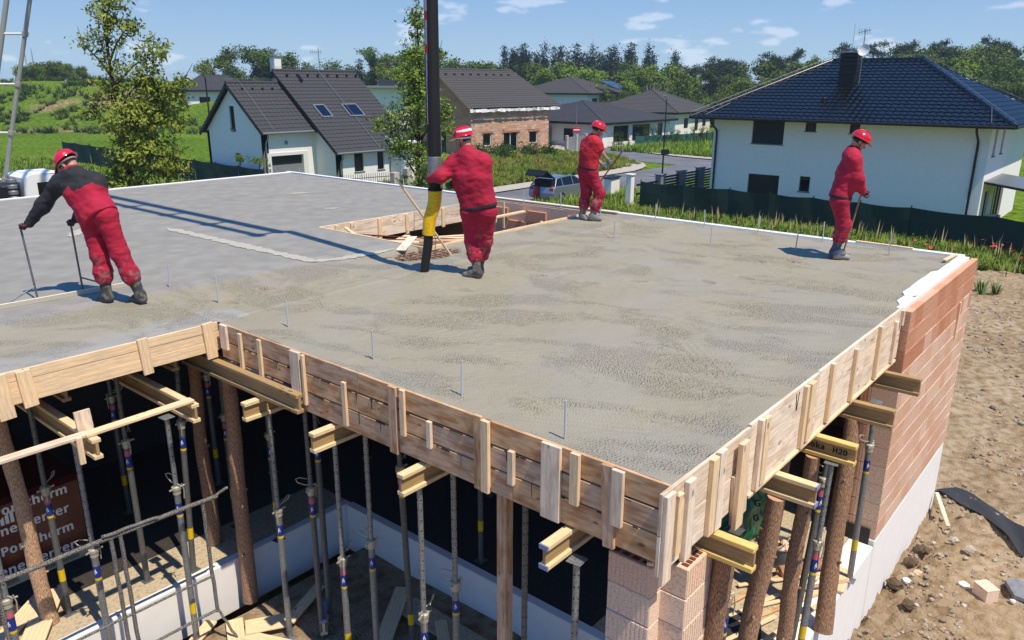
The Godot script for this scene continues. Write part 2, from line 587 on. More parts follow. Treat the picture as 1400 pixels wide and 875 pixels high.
func make_materials() -> void:
	wob = noise(5.0, 3, 3)
	wob2 = noise(13.0, 4, 2)
	var wood := [wood_texture(21, 5), wood_texture(57, 8), wood_texture(91, 3)]
	var grain: ImageTexture = wood[0]
	for i in 3:
		var fresh := mat(Color(0.96, 0.89, 0.77), 0.85)
		fresh.albedo_texture = wood[i]
		fresh.uv1_scale = Vector3(0.5, 2.0, 1)
		fresh.heightmap_enabled = true; fresh.heightmap_texture = wood[i]; fresh.heightmap_scale = 0.1
		M["fresh%d" % i] = fresh
		var old := fresh.duplicate()
		old.albedo_color = [Color(0.84, 0.76, 0.69), Color(0.83, 0.74, 0.66), Color(0.89, 0.77, 0.63)][i]
		M["old%d" % i] = old
		var grey := fresh.duplicate()
		grey.albedo_color = [Color(0.99, 0.97, 0.94), Color(0.98, 0.95, 0.91), Color(0.93, 0.90, 0.85)][i]
		grey.detail_enabled = true
		grey.detail_blend_mode = BaseMaterial3D.BLEND_MODE_MUL
		grey.detail_albedo = ntex(256, noise(0.015, 18 + i, 4), [[0.0, Color(0.86, 0.82, 0.78)], [0.4, Color(0.95, 0.94, 0.93)], [0.6, Color(1, 1, 1)], [1.0, Color(1, 1, 1)]])
		M["grey%d" % i] = grey
	var stain := ntex(256, noise(0.02, 8, 4), [[0.0, Color(0.80, 0.68, 0.59)], [0.35, Color(0.91, 0.85, 0.79)], [0.6, Color(1, 1, 1)], [1.0, Color(1, 1, 1)]])
	for i in 3:
		var m: StandardMaterial3D = M["old%d" % i]
		m.detail_enabled = true
		m.detail_blend_mode = BaseMaterial3D.BLEND_MODE_MUL
		m.detail_albedo = stain
		m.detail_uv_layer = BaseMaterial3D.DETAIL_UV_1
	var ply: StandardMaterial3D = M.fresh0.duplicate()
	ply.albedo_color = Color(0.44, 0.34, 0.22)
	M.ply = ply
	var cream: StandardMaterial3D = M.fresh2.duplicate()
	cream.albedo_color = Color(0.93, 0.88, 0.74)
	M.cream = cream
	var yel: StandardMaterial3D = M.fresh1.duplicate()
	yel.albedo_color = Color(0.93, 0.84, 0.54)
	M.yellow_wood = yel
	var web: StandardMaterial3D = M.fresh1.duplicate()
	web.albedo_color = Color(0.68, 0.60, 0.45)
	M.web = web
	M.end_paint = mat(Color(0.50, 0.52, 0.66), 0.7)
	var grit := ntex(512, noise(0.035, 31, 5), [[0.0, Color(0.74, 0.73, 0.72)], [0.3, Color(0.90, 0.90, 0.90)], [0.55, Color(0.98, 0.98, 0.98)], [1.0, Color(1, 1, 1)]])
	M.grit = grit
	var grit_fine := ntex(512, noise(0.12, 33, 4))
	M.grit_fine = grit_fine
	var conc := mat(Color.WHITE, 0.95)
	conc.metallic_specular = 0.22
	conc.vertex_color_use_as_albedo = true
	# grain of the raked concrete: centimetre clumps and pits in drifts over 9 m x 7.3 m
	var cw := 2048
	var chh := 1664
	var fine := noise(0.20, 301, 3).get_image(cw, chh, false, false, false)
	fine.convert(Image.FORMAT_L8)
	var lo := Image.create_empty(256, 208, false, Image.FORMAT_L8)
	for y in 208:
		for x in 256:
			lo.set_pixel(x, y, Color.WHITE * clampf(0.24 + 0.70 * drift(9.0 * x / 255.0, -7.3 + 7.3 * y / 207.0), 0, 1))
	lo.resize(cw, chh, Image.INTERPOLATE_BILINEAR)
	var fb := fine.get_data()
	var mb := lo.get_data()
	for i in fb.size():
		var d := fb[i] - 118
		if d < 0: d = maxi(d * 2, -128)
		fb[i] = 150 + ((d * mb[i]) >> 8) if d < 0 else mini(255, 150 + ((d * mb[i]) >> 8))
	conc.heightmap_enabled = true
	conc.heightmap_texture = tex(Image.create_from_data(cw, chh, false, Image.FORMAT_L8, fb))
	conc.heightmap_scale = 2.4
	conc.uv1_scale = Vector3(1.0 / 9.0, 1.0 / 7.3, 1)
	conc.uv1_offset = Vector3(0, 1, 0)
	M.concrete_rough = conc
	var cs := mat(Color.WHITE, 0.95)
	cs.metallic_specular = 0.2
	cs.vertex_color_use_as_albedo = true
	cs.albedo_texture = ntex(512, noise(0.012, 35, 5), [[0.0, Color(0.88, 0.88, 0.88)], [1.0, Color(1, 1, 1)]])
	tri_map(cs, 0.35, true)
	cs.heightmap_enabled = true; cs.heightmap_texture = grit_fine; cs.heightmap_scale = 0.03
	M.concrete_smooth = cs
	# fired clay, ribbed as hollow blocks are
	for i in 4:
		var c: Color = [Color(0.94, 0.80, 0.69), Color(0.92, 0.76, 0.64), Color(0.95, 0.83, 0.73), Color(0.93, 0.78, 0.67)][i]
		var m := textured(c, 0.9, grit, 1.7 + 0.3 * i, grit_fine, 0.2, true)
		M["clay%d" % i] = m
	for i in 3: M["clay_wet%d" % i] = textured([Color(0.87, 0.65, 0.51), Color(0.85, 0.61, 0.47), Color(0.89, 0.69, 0.56)][i], 0.9, grit, 1.8, grit_fine, 0.1, true)
	M.clay_dust = textured(Color(0.92, 0.80, 0.70), 0.92, grit, 1.5, grit_fine, 0.2, true)
	M.crust = textured(Color(0.27, 0.20, 0.15), 0.95, grit, 3.0)
	M.mortar = textured(Color(0.80, 0.64, 0.53), 0.95, grit, 2.0, null, 0, true)
	var plaster := textured(Color(0.93, 0.92, 0.90), 0.9, ntex(256, noise(0.03, 41, 4), [[0.0, Color(0.97, 0.97, 0.97)], [1.0, Color(1, 1, 1)]]), 0.5, grit_fine, 0.1, true)
	M.plaster = plaster
	M.eps = textured(Color(0.95, 0.95, 0.94), 0.85, grit, 3.0, grit_fine, 0.2, true)
	M.painted_shade = textured(Color(0.22, 0.20, 0.18), 0.95, grit, 0.9, grit_fine, 0.6, true)  # darkened copy of the floor colour, stands in for interior shade
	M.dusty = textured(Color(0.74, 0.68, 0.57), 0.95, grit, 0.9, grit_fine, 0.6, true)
	var galv := ntex(256, noise(0.05, 45, 4), [[0.0, Color(0.62, 0.62, 0.62)], [0.6, Color(0.95, 0.95, 0.95)], [1.0, Color(1, 1, 1)]])
	M.zinc = mat(Color(0.74, 0.75, 0.76), 0.55, 0.2)
	M.galv = textured(Color(0.60, 0.62, 0.63), 0.5, galv, 3.0)
	M.galv.metallic = 0.55
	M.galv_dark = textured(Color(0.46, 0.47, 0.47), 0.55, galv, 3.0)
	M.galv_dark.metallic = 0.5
	M.wire = mat(Color(0.72, 0.70, 0.62), 0.5, 0.4)
	M.black = mat(Color(0.04, 0.04, 0.045), 0.7)
	M.hole = mat(Color(0.015, 0.015, 0.015), 0.9)
	M.rubber = textured(Color(0.065, 0.065, 0.068), 0.6, grit, 2.0, grit_fine, 0.1)
	M.blue = mat(Color(0.06, 0.17, 0.50), 0.5)
	M.pink = mat(Color(0.75, 0.36, 0.42), 0.6)
	M.yellow = mat(Color(0.85, 0.72, 0.06), 0.45)
	M.white_print = mat(Color(0.90, 0.90, 0.88), 0.6)
	M.rust = textured(Color(0.48, 0.25, 0.15), 0.9, grit, 4.0)
	M.splash = textured(Color(0.34, 0.34, 0.33), 0.85, ntex(256, noise(0.06, 47, 3), [[0.0, Color(0.12, 0.12, 0.12)], [0.36, Color(0.25, 0.25, 0.25)], [0.5, Color(1, 1, 1)], [1.0, Color(1, 1, 1)]]), 4.0)
	M.splash.albedo_color = Color(0.52, 0.51, 0.49)
	var bark := ntex(512, noise(0.05, 51, 5), [[0.0, Color(0.42, 0.34, 0.28)], [0.42, Color(0.72, 0.63, 0.55)], [0.58, Color(0.90, 0.80, 0.71)], [1.0, Color(1, 0.93, 0.86)]])
	for i in 3:
		M["log%d" % i] = textured([Color(0.82, 0.72, 0.64), Color(0.74, 0.65, 0.57), Color(0.92, 0.84, 0.75)][i], 0.9, bark, 2.2, bark, 0.7)
		M["log%d" % i].uv1_triplanar = false
		M["log%d" % i].uv1_scale = Vector3(0.7, 2.2, 1)
	M.bark = textured(Color(0.34, 0.28, 0.22), 0.95, bark, 1.0, bark, 1.5)
	M.red_plastic = mat(Color(0.72, 0.05, 0.09), 0.3)
	var weave := ntex(256, noise(0.25, 61, 2))
	var soil := ntex(512, noise(0.02, 71, 5), [[0.0, Color(0.66, 0.60, 0.52)], [0.4, Color(0.90, 0.87, 0.82)], [0.7, Color(1, 1, 1)], [1.0, Color(1, 1, 1)]])
	var cl := mat(Color.WHITE, 0.85)
	cl.vertex_color_use_as_albedo = true
	cl.albedo_texture = ntex(256, noise(0.02, 63, 3), [[0.0, Color(0.84, 0.84, 0.84)], [1.0, Color(1, 1, 1)]])
	tri_map(cl, 1.5)
	cl.heightmap_enabled = true; cl.heightmap_texture = weave; cl.heightmap_scale = 0.12
	M.cloth = cl
	var dm := mat(Color.WHITE, 1.0)
	dm.metallic_specular = 0.1
	dm.vertex_color_use_as_albedo = true
	dm.albedo_texture = soil
	tri_map(dm, 0.35, true)
	dm.heightmap_enabled = true; dm.heightmap_texture = grit_fine; dm.heightmap_scale = 2.0
	M.dirt = dm
	var gm := mat(Color.WHITE, 1.0)
	gm.metallic_specular = 0.08
	gm.vertex_color_use_as_albedo = true
	gm.albedo_texture = ntex(512, noise(0.03, 73, 5), [[0.0, Color(0.45, 0.48, 0.38)], [0.45, Color(0.84, 0.86, 0.78)], [0.7, Color(1, 1, 0.96)], [1.0, Color(1, 1, 1)]])
	tri_map(gm, 0.09, true)
	M.turf = gm
	M.asphalt = textured(Color(0.45, 0.45, 0.46), 0.95, ntex(512, noise(0.01, 75, 5), [[0.0, Color(0.80, 0.80, 0.80)], [1.0, Color(1, 1, 1)]]), 0.06, null, 0, true)
	M.paving = textured(Color(0.72, 0.68, 0.62), 0.95, grit, 0.2, null, 0, true)
	M.glass = mat(Color(0.025, 0.03, 0.035), 0.06)
	M.frame_white = mat(Color(0.86, 0.86, 0.85), 0.5)
	M.frame_dark = mat(Color(0.05, 0.05, 0.055), 0.5)

func drift(x: float, z: float) -> float:
	# where the rake has left the concrete lumpy
	var bend := 0.25 * wob.get_noise_2d(x * 0.05, z * 0.05 + 40.0)
	var u := x * (0.30 + bend) + z * 0.95
	var w := x * 0.95 - z * (0.30 + bend)
	var q := wob2.get_noise_2d(u * 0.045 + 4.0, w * 0.10) + 0.55 * wob.get_noise_2d(u * 0.22, w * 0.75) + 0.35 * wob2.get_noise_2d(u * 0.35, w * 0.6)
	q += 0.30 * exp(-pow((z + 1.0) / 0.75, 2.0)) * smoothstep(0.6, 1.6, x) * smoothstep(5.6, 4.2, x)
	if z < -5.0: q += 0.10
	return smoothstep(-0.14, 0.56, q)

func ribbon(pts: Array, half: float, up: float) -> ArrayMesh:
	# a sheet along a line of ground points, bent smoothly through them
	var c := Curve3D.new()
	for i in pts.size():
		var p: Vector2 = pts[i]
		var t := Vector2.ZERO
		if i > 0 and i < pts.size() - 1: t = (pts[i + 1] - pts[i - 1]) * 0.2
		c.add_point(Vector3(p.x, 0, p.y), Vector3(-t.x, 0, -t.y), Vector3(t.x, 0, t.y))
	var L := c.get_baked_length()
	var n := int(L / 2.0) + 1
	var v := PackedVector3Array()
	var idx := PackedInt32Array()
	for i in n + 1:
		var a := c.sample_baked(L * i / n)
		var b := c.sample_baked(minf(L * i / n + 0.3, L))
		if i == n: b = a + (a - c.sample_baked(L - 0.3))
		var d := (b - a).normalized()
		var s := Vector3(-d.z, 0, d.x)
		for k in [-1, 1]:
			var q: Vector3 = a + s * half * k
			v.append(Vector3(q.x, ground_h(q.x, q.z) + up, q.z))
		if i < n: idx.append_array([i * 2, i * 2 + 2, i * 2 + 1, i * 2 + 1, i * 2 + 2, i * 2 + 3])
	return indexed_mesh(v, idx, PackedColorArray(), null)

func make_ground() -> void:
	var n1 := noise(0.03, 81, 3)
	var n2 := noise(0.15, 82, 3)
	var n3 := noise(0.06, 83, 3)
	var cf := func(x: float, z: float) -> Color:
		var a := n1.get_noise_2d(x, z)
		var b := n2.get_noise_2d(x, z)
		var c := Color(0.105, 0.185, 0.018).lerp(Color(0.185, 0.262, 0.032), clampf(0.5 + a + 0.4 * b, 0, 1))
		var q := rs(x, z)
		# bare, sandy scars on the slope of the spoil bank
		var bank := smoothstep(106.0, 112.0, q.y) * smoothstep(136.0, 126.0, q.y) * smoothstep(-14.0, -22.0, q.x)
		if bank > 0.0: c = c.lerp(Color(0.34, 0.25, 0.16), bank * smoothstep(0.10, 0.28, n3.get_noise_2d(x, z)))
		if q.y < 26.0 or (q.x > 17.5 and q.y < 29.0): c = c.lerp(Color(0.36, 0.27, 0.17), 0.9)
		return c
	var g := MB.new()
	var near := height_grid(-60, 150, -170, 90, 2.0, func(x, z): return ground_h(x, z) - (0.12 if x > -12 and x < 34 and z > -19 and z < 20 else 0.0), M.turf, cf)
	struct("ground", near)
	var far := height_grid(-1500, 1500, -1500, 1500, 30.0, func(x, z): return ground_h(x, z) - 0.3, M.turf, func(_x, _z): return Color(0.05, 0.09, 0.02), func(x, z): return x > -60 and x < 150 and z > -170 and z < 90)
	struct("far_ground", far)
	# bare, trampled soil round the building site
	var d1 := noise(0.35, 91, 4)
	var d2 := noise(1.7, 92, 4)
	var d3 := noise(5.0, 93, 3)
	var df := func(x: float, z: float) -> float:
		var near_wall := smoothstep(1.1, 0.25, z) * smoothstep(3.5, 5.0, x) * smoothstep(9.6, 8.6, x)
		var h := ground_h(x, z) + 0.08 * d1.get_noise_2d(x, z) + 0.05 * d2.get_noise_2d(x, z) + 0.05 * maxf(d3.get_noise_2d(x, z) + 0.25 * d1.get_noise_2d(x * 2.0, z * 2.0), -0.1)
		h += near_wall * (-0.10 + 0.22 * absf(d2.get_noise_2d(x * 1.4, z * 1.4 + 50.0)) + 0.16 * absf(d3.get_noise_2d(x * 0.8 + 9.0, z * 0.8)))
		for t in [1.2, 3.0]:
			h -= 0.10 * exp(-pow((z - 0.24 * (x - 9.0) - t - 1.0) / 0.17, 2.0)) * smoothstep(9.0, 12.0, x)
		return h
	var dc := func(x: float, z: float) -> Color:
		var a := clampf(0.5 + 0.8 * d1.get_noise_2d(x + 40.0, z) + 0.5 * d2.get_noise_2d(x, z + 30.0), 0, 1)
		var c := Color(0.30, 0.225, 0.145).lerp(Color(0.43, 0.345, 0.235), a)
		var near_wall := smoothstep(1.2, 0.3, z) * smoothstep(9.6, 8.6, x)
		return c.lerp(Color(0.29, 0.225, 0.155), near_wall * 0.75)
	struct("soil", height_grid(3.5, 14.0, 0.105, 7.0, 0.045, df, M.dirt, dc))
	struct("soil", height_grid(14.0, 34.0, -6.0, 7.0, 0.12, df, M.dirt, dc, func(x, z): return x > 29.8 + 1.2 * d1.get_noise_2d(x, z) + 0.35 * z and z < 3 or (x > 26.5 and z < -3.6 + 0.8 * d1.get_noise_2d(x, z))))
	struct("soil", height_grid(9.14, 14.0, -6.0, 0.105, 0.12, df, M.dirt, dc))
	struct("soil", height_grid(-12.0, 3.5, -5.4, 12.0, 0.3, func(x, z): return -3.62 + 0.05 * d1.get_noise_2d(x * 2.0, z * 2.0) - (0.58 if z > 0.1 else 0.0), M.dirt, dc))
	# loose stones lie everywhere on it
	var sm := stone_mesh(5)
	# smaller and browner further from the wall
	var ts := []
	var cs := []
	for i in 9500:
		var x := 4.8 + 20.0 * pow(rng.randf(), 1.7)
		var z := 0.16 + 6.5 * rng.randf()
		if x > 14.0: z = -5.0 + 12.0 * rng.randf()
		if d1.get_noise_2d(x * 1.6 + 7.0, z * 1.6) < rng.randf_range(-0.35, 0.35): continue
		var s := rng.randf_range(0.007, 0.03) * (1.0 + x * 0.04)
		if rng.randf() < 0.05: s *= 1.7
		ts.append(Transform3D(Basis.from_euler(Vector3(rng.randf() * TAU, rng.randf() * TAU, rng.randf() * TAU)).scaled(Vector3(s, s * 0.7, s)), Vector3(x, df.call(x, z) + s * 0.2, z)))
		var q := rng.randf_range(0.75, 1.35)
		cs.append(Color(0.30 * q, 0.23 * q, 0.16 * q) if rng.randf() < 0.75 else Color(0.38 * q, 0.33 * q, 0.27 * q))
	var st := scatter("loose_stone", sm, vcol(), ts, cs)
	tag(st, "small stones and crumbs scattered over the trampled brown soil", "stones", "", "stuff")
	# streets
	struct("road", ribbon([Vector2(-60, -28.3), Vector2(10, -28.3), Vector2(40, -28.3), Vector2(58.5, -28.5)], 2.8, 0.03), M.asphalt)
	struct("side_road", ribbon([Vector2(60.8, -13), Vector2(61, -28), Vector2(64, -41), Vector2(76, -62), Vector2(96, -98)], 3.1, 0.036), M.asphalt)
	struct("pavement", ribbon([Vector2(-60, -31.9), Vector2(20, -31.9), Vector2(46, -32), Vector2(53, -32.6), Vector2(57.6, -36), Vector2(61.6, -43), Vector2(73, -63.5)], 0.9, 0.11), M.paving)
	struct("pavement", ribbon([Vector2(64.8, -13), Vector2(65, -27), Vector2(67.8, -39.8), Vector2(79.6, -60.5)], 0.75, 0.11), M.paving)
	struct("driveway", ribbon([Vector2(40.5, -25.4), Vector2(33, -23.4)], 1.5, 0.05), M.paving)
	struct("driveway", ribbon([Vector2(67, -52), Vector2(70, -58), Vector2(72, -66)], 1.6, 0.05), M.paving)

func vcol() -> StandardMaterial3D:
	if not M.has("vcol"):
		var m := mat(Color.WHITE, 0.95)
		m.vertex_color_use_as_albedo = true
		M.vcol = m
	return M.vcol

func stone_mesh(sd: int) -> ArrayMesh:
	var r := RandomNumberGenerator.new()
	r.seed = sd
	var v := PackedVector3Array()
	for y in [-1.0, -0.4, 0.4, 1.0]:
		for k in 7:
			var a: float = TAU * k / 7 + y
			var q: float = sqrt(maxf(0.0, 1.0 - y * y * 0.85)) * r.randf_range(0.75, 1.2)
			v.append(Vector3(cos(a) * q, y * r.randf_range(0.75, 1.1), sin(a) * q))
	var b := MB.new()
	for j in 3:
		for k in 7:
			b.quad(v[j * 7 + k], v[(j + 1) * 7 + k], v[(j + 1) * 7 + (k + 1) % 7], v[j * 7 + (k + 1) % 7])
	for k in range(1, 6):
		b.tri(v[21], v[21 + k + 1], v[21 + k])
		b.tri(v[0], v[k], v[k + 1])
	return b.mesh()

# ---------- the unfinished house: slab, walls, shuttering, props ----------
func slab_edge(x: float) -> float:
	# where the screeded part of the slab ends
	return (-7.05 if x < 2.45 else -6.80) + 0.10 * wob.get_noise_2d(x * 0.5, 3.0)

func in_hole(x: float, z: float) -> bool:
	return x > 4.12 and x < 8.72 and z > -9.28 and z < -6.55

func recess(x: float, z: float) -> float:
	# not yet filled, round the hose: the rusty mesh shows
	var u := Vector2((x - 3.95) * 0.62, z + 6.35).rotated(-0.25)
	return smoothstep(0.42, 0.25, Vector2(u.x, u.y).length() + 0.12 * wob.get_noise_2d(x * 0.6, z * 0.6)) * smoothstep(-6.80, -6.70, z)

func patch(x: float, z: float) -> float:
	return smoothstep(-0.15, 0.40, wob.get_noise_2d(x * 0.075 + 7.0, z * 0.11 + 2.0) + 0.35 * wob2.get_noise_2d(x * 0.06, z * 0.06))

const FOOT := [Vector3(3.9, -4.2, 0.4), Vector3(4.3, -3.9, 0.9), Vector3(4.0, -3.4, 0.2), Vector3(4.5, -3.0, 0.6), Vector3(7.0, -1.9, -0.5), Vector3(6.7, -2.3, -0.3), Vector3(6.9, -2.8, 0.1), Vector3(6.4, -3.1, 0.3), Vector3(7.4, -5.4, 0.8), Vector3(7.0, -5.1, 0.9), Vector3(6.5, -4.8, 1.1), Vector3(6.0, -4.6, 1.0), Vector3(0.5, -6.1, 0.2), Vector3(1.1, -6.3, 0.5), Vector3(1.7, -6.0, 0.9), Vector3(2.3, -5.9, 0.4), Vector3(2.7, -4.4, 0.1), Vector3(5.1, -2.3, -0.4), Vector3(5.6, -2.0, -0.2)]

func rough_h(x: float, z: float) -> float:
	var sm := patch(x, z)
	var edge := smoothstep(0.0, 0.35, x) * smoothstep(0.0, 0.30, -z) if z > -5.5 else smoothstep(-5.45, -5.95, z) * smoothstep(-7.0, -6.7, z)
	var a := (1.0 - 0.75 * sm) * (0.3 + 0.7 * edge)
	var h := 0.016 * wob.get_noise_2d(x * 0.22, z * 0.22)
	var c1 := wob2.get_noise_2d(x * 0.75, z * 0.75)
	var g := wob.get_noise_2d(x * 3.2 + 30.0, z * 3.2)
	var spot := drift(x, z)
	h += a * (0.006 * c1 + (0.002 + 0.014 * spot) * g)
	var rk := smoothstep(0.05, 0.3, wob.get_noise_2d(x * 0.14 + 3.0, z * 0.14 + 9.0)) * a
	h += rk * 0.0025 * sin((x * 0.55 - z * 0.83) * 70.0 + 16.0 * wob.get_noise_2d(x * 0.12, z * 0.12) + 1.5 * c1)
	h += 0.05 * exp(-(pow(x - 2.98, 2.0) + pow(z + 5.30, 2.0)) / 0.05) + 0.03 * exp(-(pow(x - 3.3, 2.0) + pow(z + 5.0, 2.0)) / 0.12)
	for q in FOOT:
		var u := Vector2(x - q.x, z - q.y).rotated(q.z)
		var e := Vector2(u.x / 0.062, u.y / 0.15).length()
		if e < 1.6: h += -0.035 * smoothstep(1.0, 0.75, e) + 0.014 * smoothstep(0.85, 1.1, e) * smoothstep(1.6, 1.15, e)
	for p in [[0.55, -1.15, 0.9, -0.45], [1.6, -1.2, 1.4, -1.9], [2.2, -0.9, 2.9, -1.6]]:
		var d := Vector2(p[2] - p[0], p[3] - p[1]).normalized()
		var q := Vector2(x - p[0], z - p[1])
		var along := q.dot(d)
		var across := q.cross(d)
		if absf(across) < 0.35 and along > -0.4 and along < 0.6:
			h += 0.014 * sin(across * 85.0) * (1.0 - absf(across) / 0.35)
	return h - lerpf(0.008, 0.022, edge)

func rough_c(x: float, z: float) -> Color:
	var sm := patch(x, z)
	var t := 0.5 + 0.5 * wob.get_noise_2d(x * 0.13 + 20.0, z * 0.13)
	var c := Color(0.288, 0.262, 0.194).lerp(Color(0.318, 0.292, 0.220), clampf(t, 0, 1))
	c = c.lerp(Color(0.305, 0.286, 0.234), sm * 0.75)
	c = c.lerp(Color(0.36, 0.285, 0.215), smoothstep(0.3, 0.55, wob.get_noise_2d(x * 0.09 - 14.0, z * 0.09)) * 0.2)
	if z < -5.44 and x < 0.4: c = c.lerp(Color(0.325, 0.315, 0.285), smoothstep(-6.05, -5.75, z + 0.25 * wob.get_noise_2d(x * 0.4, 1.0)) * 0.9)
	return c

func plank(parent: Node, called: String, a: Vector3, b: Vector3, w: float, h: float, m: String, up := Vector3.UP, bev := 0.004) -> MeshInstance3D:
	# a sawn piece from a to b; origin at its middle, grain along it
	var x := (b - a).normalized()
	if absf(x.dot(up)) > 0.97: up = Vector3.RIGHT
	var z := x.cross(up).normalized()
	var y := z.cross(x)
	var ms := bx(Vector3((b - a).length(), h, w), bev, null, Vector2(rng.randf() * 2.0, rng.randf() * 0.5))
	return part(called, ms, parent, M[m + str(rng.randi() % 3)] if M.has(m + "0") else M[m], Transform3D(Basis(x, y, z), (a + b) * 0.5))

func make_slab() -> void:
	var slab := thing("concrete_slab", "freshly poured grey concrete slab the four workers stand on", "slab", Vector3.ZERO)
	var hf := func(x: float, z: float) -> float:
		var zb := slab_edge(x)
		var k := smoothstep(zb + 0.12, zb - 0.05, z)
		return lerpf(rough_h(x, z), -0.004, k) - 0.135 * recess(x, z)
	var cf := func(x: float, z: float) -> Color:
		var zb := slab_edge(x)
		var k := smoothstep(zb + 0.10, zb - 0.10, z + 0.04 * wob2.get_noise_2d(x * 2.0, z * 2.0))
		return rough_c(x, z).lerp(Color(0.302, 0.292, 0.262), k).lerp(Color(0.13, 0.10, 0.08), recess(x, z) * 0.7)
	var hole := func(x: float, z: float) -> bool: return in_hole(x, z)
	part("poured_surface", height_grid(0.0, 9.0, -7.3, 0.0, 0.0225, hf, M.concrete_rough, cf, hole), slab)
	part("poured_surface", height_grid(-3.5, 0.0, -7.3, -5.454, 0.03, hf, M.concrete_rough, cf), slab)
	var sc := func(x: float, z: float) -> Color:
		var t := wob.get_noise_2d(x * 0.05, z * 0.08)
		return Color(0.302, 0.292, 0.262) * (1.0 + 0.05 * t + 0.025 * wob2.get_noise_2d(x * 0.1, z * 0.1))
	part("screeded_surface", height_grid(-3.5, 8.85, -17.0, -7.3, 0.10, func(x, z): return -0.004 + 0.0015 * wob.get_noise_2d(x * 0.1, z * 0.1), M.concrete_smooth, sc, hole), slab)
	# light lines of scraped mortar on the finished part
	for s in [[[2.34, -11.2], [2.36, -10.2], [2.38, -9.0], [2.40, -8.0], [2.43, -7.1], [2.75, -6.93], [3.75, -6.85]], [[0.9, -11.6], [1.5, -12.3]], [[6.3, -13.4], [6.75, -13.1]], [[5.5, -10.9], [5.75, -10.75]]]:
		var pts := []
		for p in s: pts.append(Vector2(p[0], p[1]))
		var v := PackedVector3Array()
		var idx := PackedInt32Array()
		var cv := Curve2D.new()
		for p in pts: cv.add_point(p)
		var n := int(cv.get_baked_length() / 0.06)
		for i in n + 1:
			var a: Vector2 = cv.sample_baked(cv.get_baked_length() * i / n)
			var b := cv.sample_baked(minf(cv.get_baked_length() * i / n + 0.08, cv.get_baked_length()))
			if i == n: b = a + (a - cv.sample_baked(cv.get_baked_length() - 0.08))
			var d := (b - a).normalized().orthogonal()
			var w := (0.125 if s.size() > 3 else 0.17) * (0.75 + 0.6 * wob.get_noise_2d(a.x * 3.0, a.y * 3.0)) * clampf(minf(i, n - i) * 0.25, 0.1, 1.0)
			for k in [-1.0, 0.0, 1.0]:
				var q: Vector2 = a + d * w * k
				v.append(Vector3(q.x, 0.002 + (0.011 + 0.004 * wob2.get_noise_2d(q.x * 4, q.y * 4)) * (1.0 if k == 0.0 else 0.15), q.y))
			if i < n:
				for k in 2:
					var o := i * 3 + k
					idx.append_array([o, o + 1, o + 3, o + 1, o + 4, o + 3])
		part("mortar_line", indexed_mesh(v, idx, PackedColorArray(), M.plaster_line), slab)
	# threaded ends that mark the level
	var stub := MB.new()
	stub.tube([V(0, -0.15, 0), V(0, 0.30, 0)], 0.009, 7)
	var sm := stub.mesh(M.zinc)
	for p in [[0.10, -0.92], [0.21, -2.05], [0.33, -3.3], [0.40, -4.75], [0.41, -6.15], [0.377, -7.237], [6.88, -4.87], [7.35, -3.35], [7.8, -2.15], [8.4, -0.95], [8.25, -15.6], [8.5, -13.4], [8.55, -11.9], [8.6, -10.6], [8.8, -8.4], [8.78, -7.4], [8.8, -5.2], [8.82, -4.2], [8.84, -3.2], [8.85, -2.1], [8.6, -6.3], [8.4, -9.6]]:
		var o := part("level_rod", sm, slab, null, Transform3D(Basis.from_euler(Vector3(rng.randf_range(-0.04, 0.04), 0, rng.randf_range(-0.05, 0.05))), V(p[0], 0, p[1])))
		o.scale = V(1, rng.randf_range(0.85, 1.05), 1)
	# rusty mesh in the unfilled spot
	var rb := MB.new()
	for i in 13: rb.tube([V(3.15 + i * 0.13, -0.075 + 0.012 * sin(i * 2.1), -6.72), V(3.17 + i * 0.13, -0.08, -5.85)], 0.006, 5)
	for i in 8: rb.tube([V(3.1, -0.063 + 0.01 * sin(i * 1.7), -6.68 + i * 0.12), V(4.85, -0.066, -6.66 + i * 0.12)], 0.006, 5)
	part("rebar_mesh", rb.mesh(M.rust), slab)
	# edges and soffit
	var body := MB.new()
	body.col = Color(0.2, 0.18, 0.15)
	body.box(T(-1.75, -0.225, -11.2), V(3.5, 0.06, 11.4)); body.box(T(4.56, -0.225, -13.18), V(8.9, 0.06, 7.7)); body.box(T(2.06, -0.225, -7.9), V(4.0, 0.06, 2.8))
	body.box(T(4.51, -0.23, -3.24), V(8.95, 0.06, 6.48))
	part("slab_body", body.mesh(M.concrete_rough), slab)
	var deck := thing("deck_boarding", "brown plywood decking that carries the concrete slab from below", "formwork", Vector3.ZERO)
	for i in 6:
		plank(deck, "plywood_sheet", V(0.05 + i * 1.48, -0.285, -3.0), V(1.5 + i * 1.48, -0.285, -3.0), 5.9, 0.03, "ply")
		plank(deck, "plywood_sheet", V(0.05 + i * 1.48, -0.285, -13.3), V(1.5 + i * 1.48, -0.285, -13.3), 7.9, 0.03, "ply")
	plank(deck, "plywood_sheet", V(-3.4, -0.285, -11.3), V(0.02, -0.285, -11.3), 11.5, 0.03, "ply")
	plank(deck, "plywood_sheet", V(0.05, -0.285, -7.7), V(4.1, -0.285, -7.7), 3.2, 0.03, "ply")

func batten(parent: Node, p: Vector3, n: Vector3, top: float, bottom: float, w: float, th: float, m: String, lean := 0.0) -> void:
	# an upright board nailed on the face of the shuttering; n points out of the face
	var side := n.cross(Vector3.UP)
	plank(parent, "batten", V(p.x, top, p.z) + n * th * 0.5 + side * lean, V(p.x, bottom, p.z) + n * th * 0.5 - side * lean, w, th, m, n, 0.003)

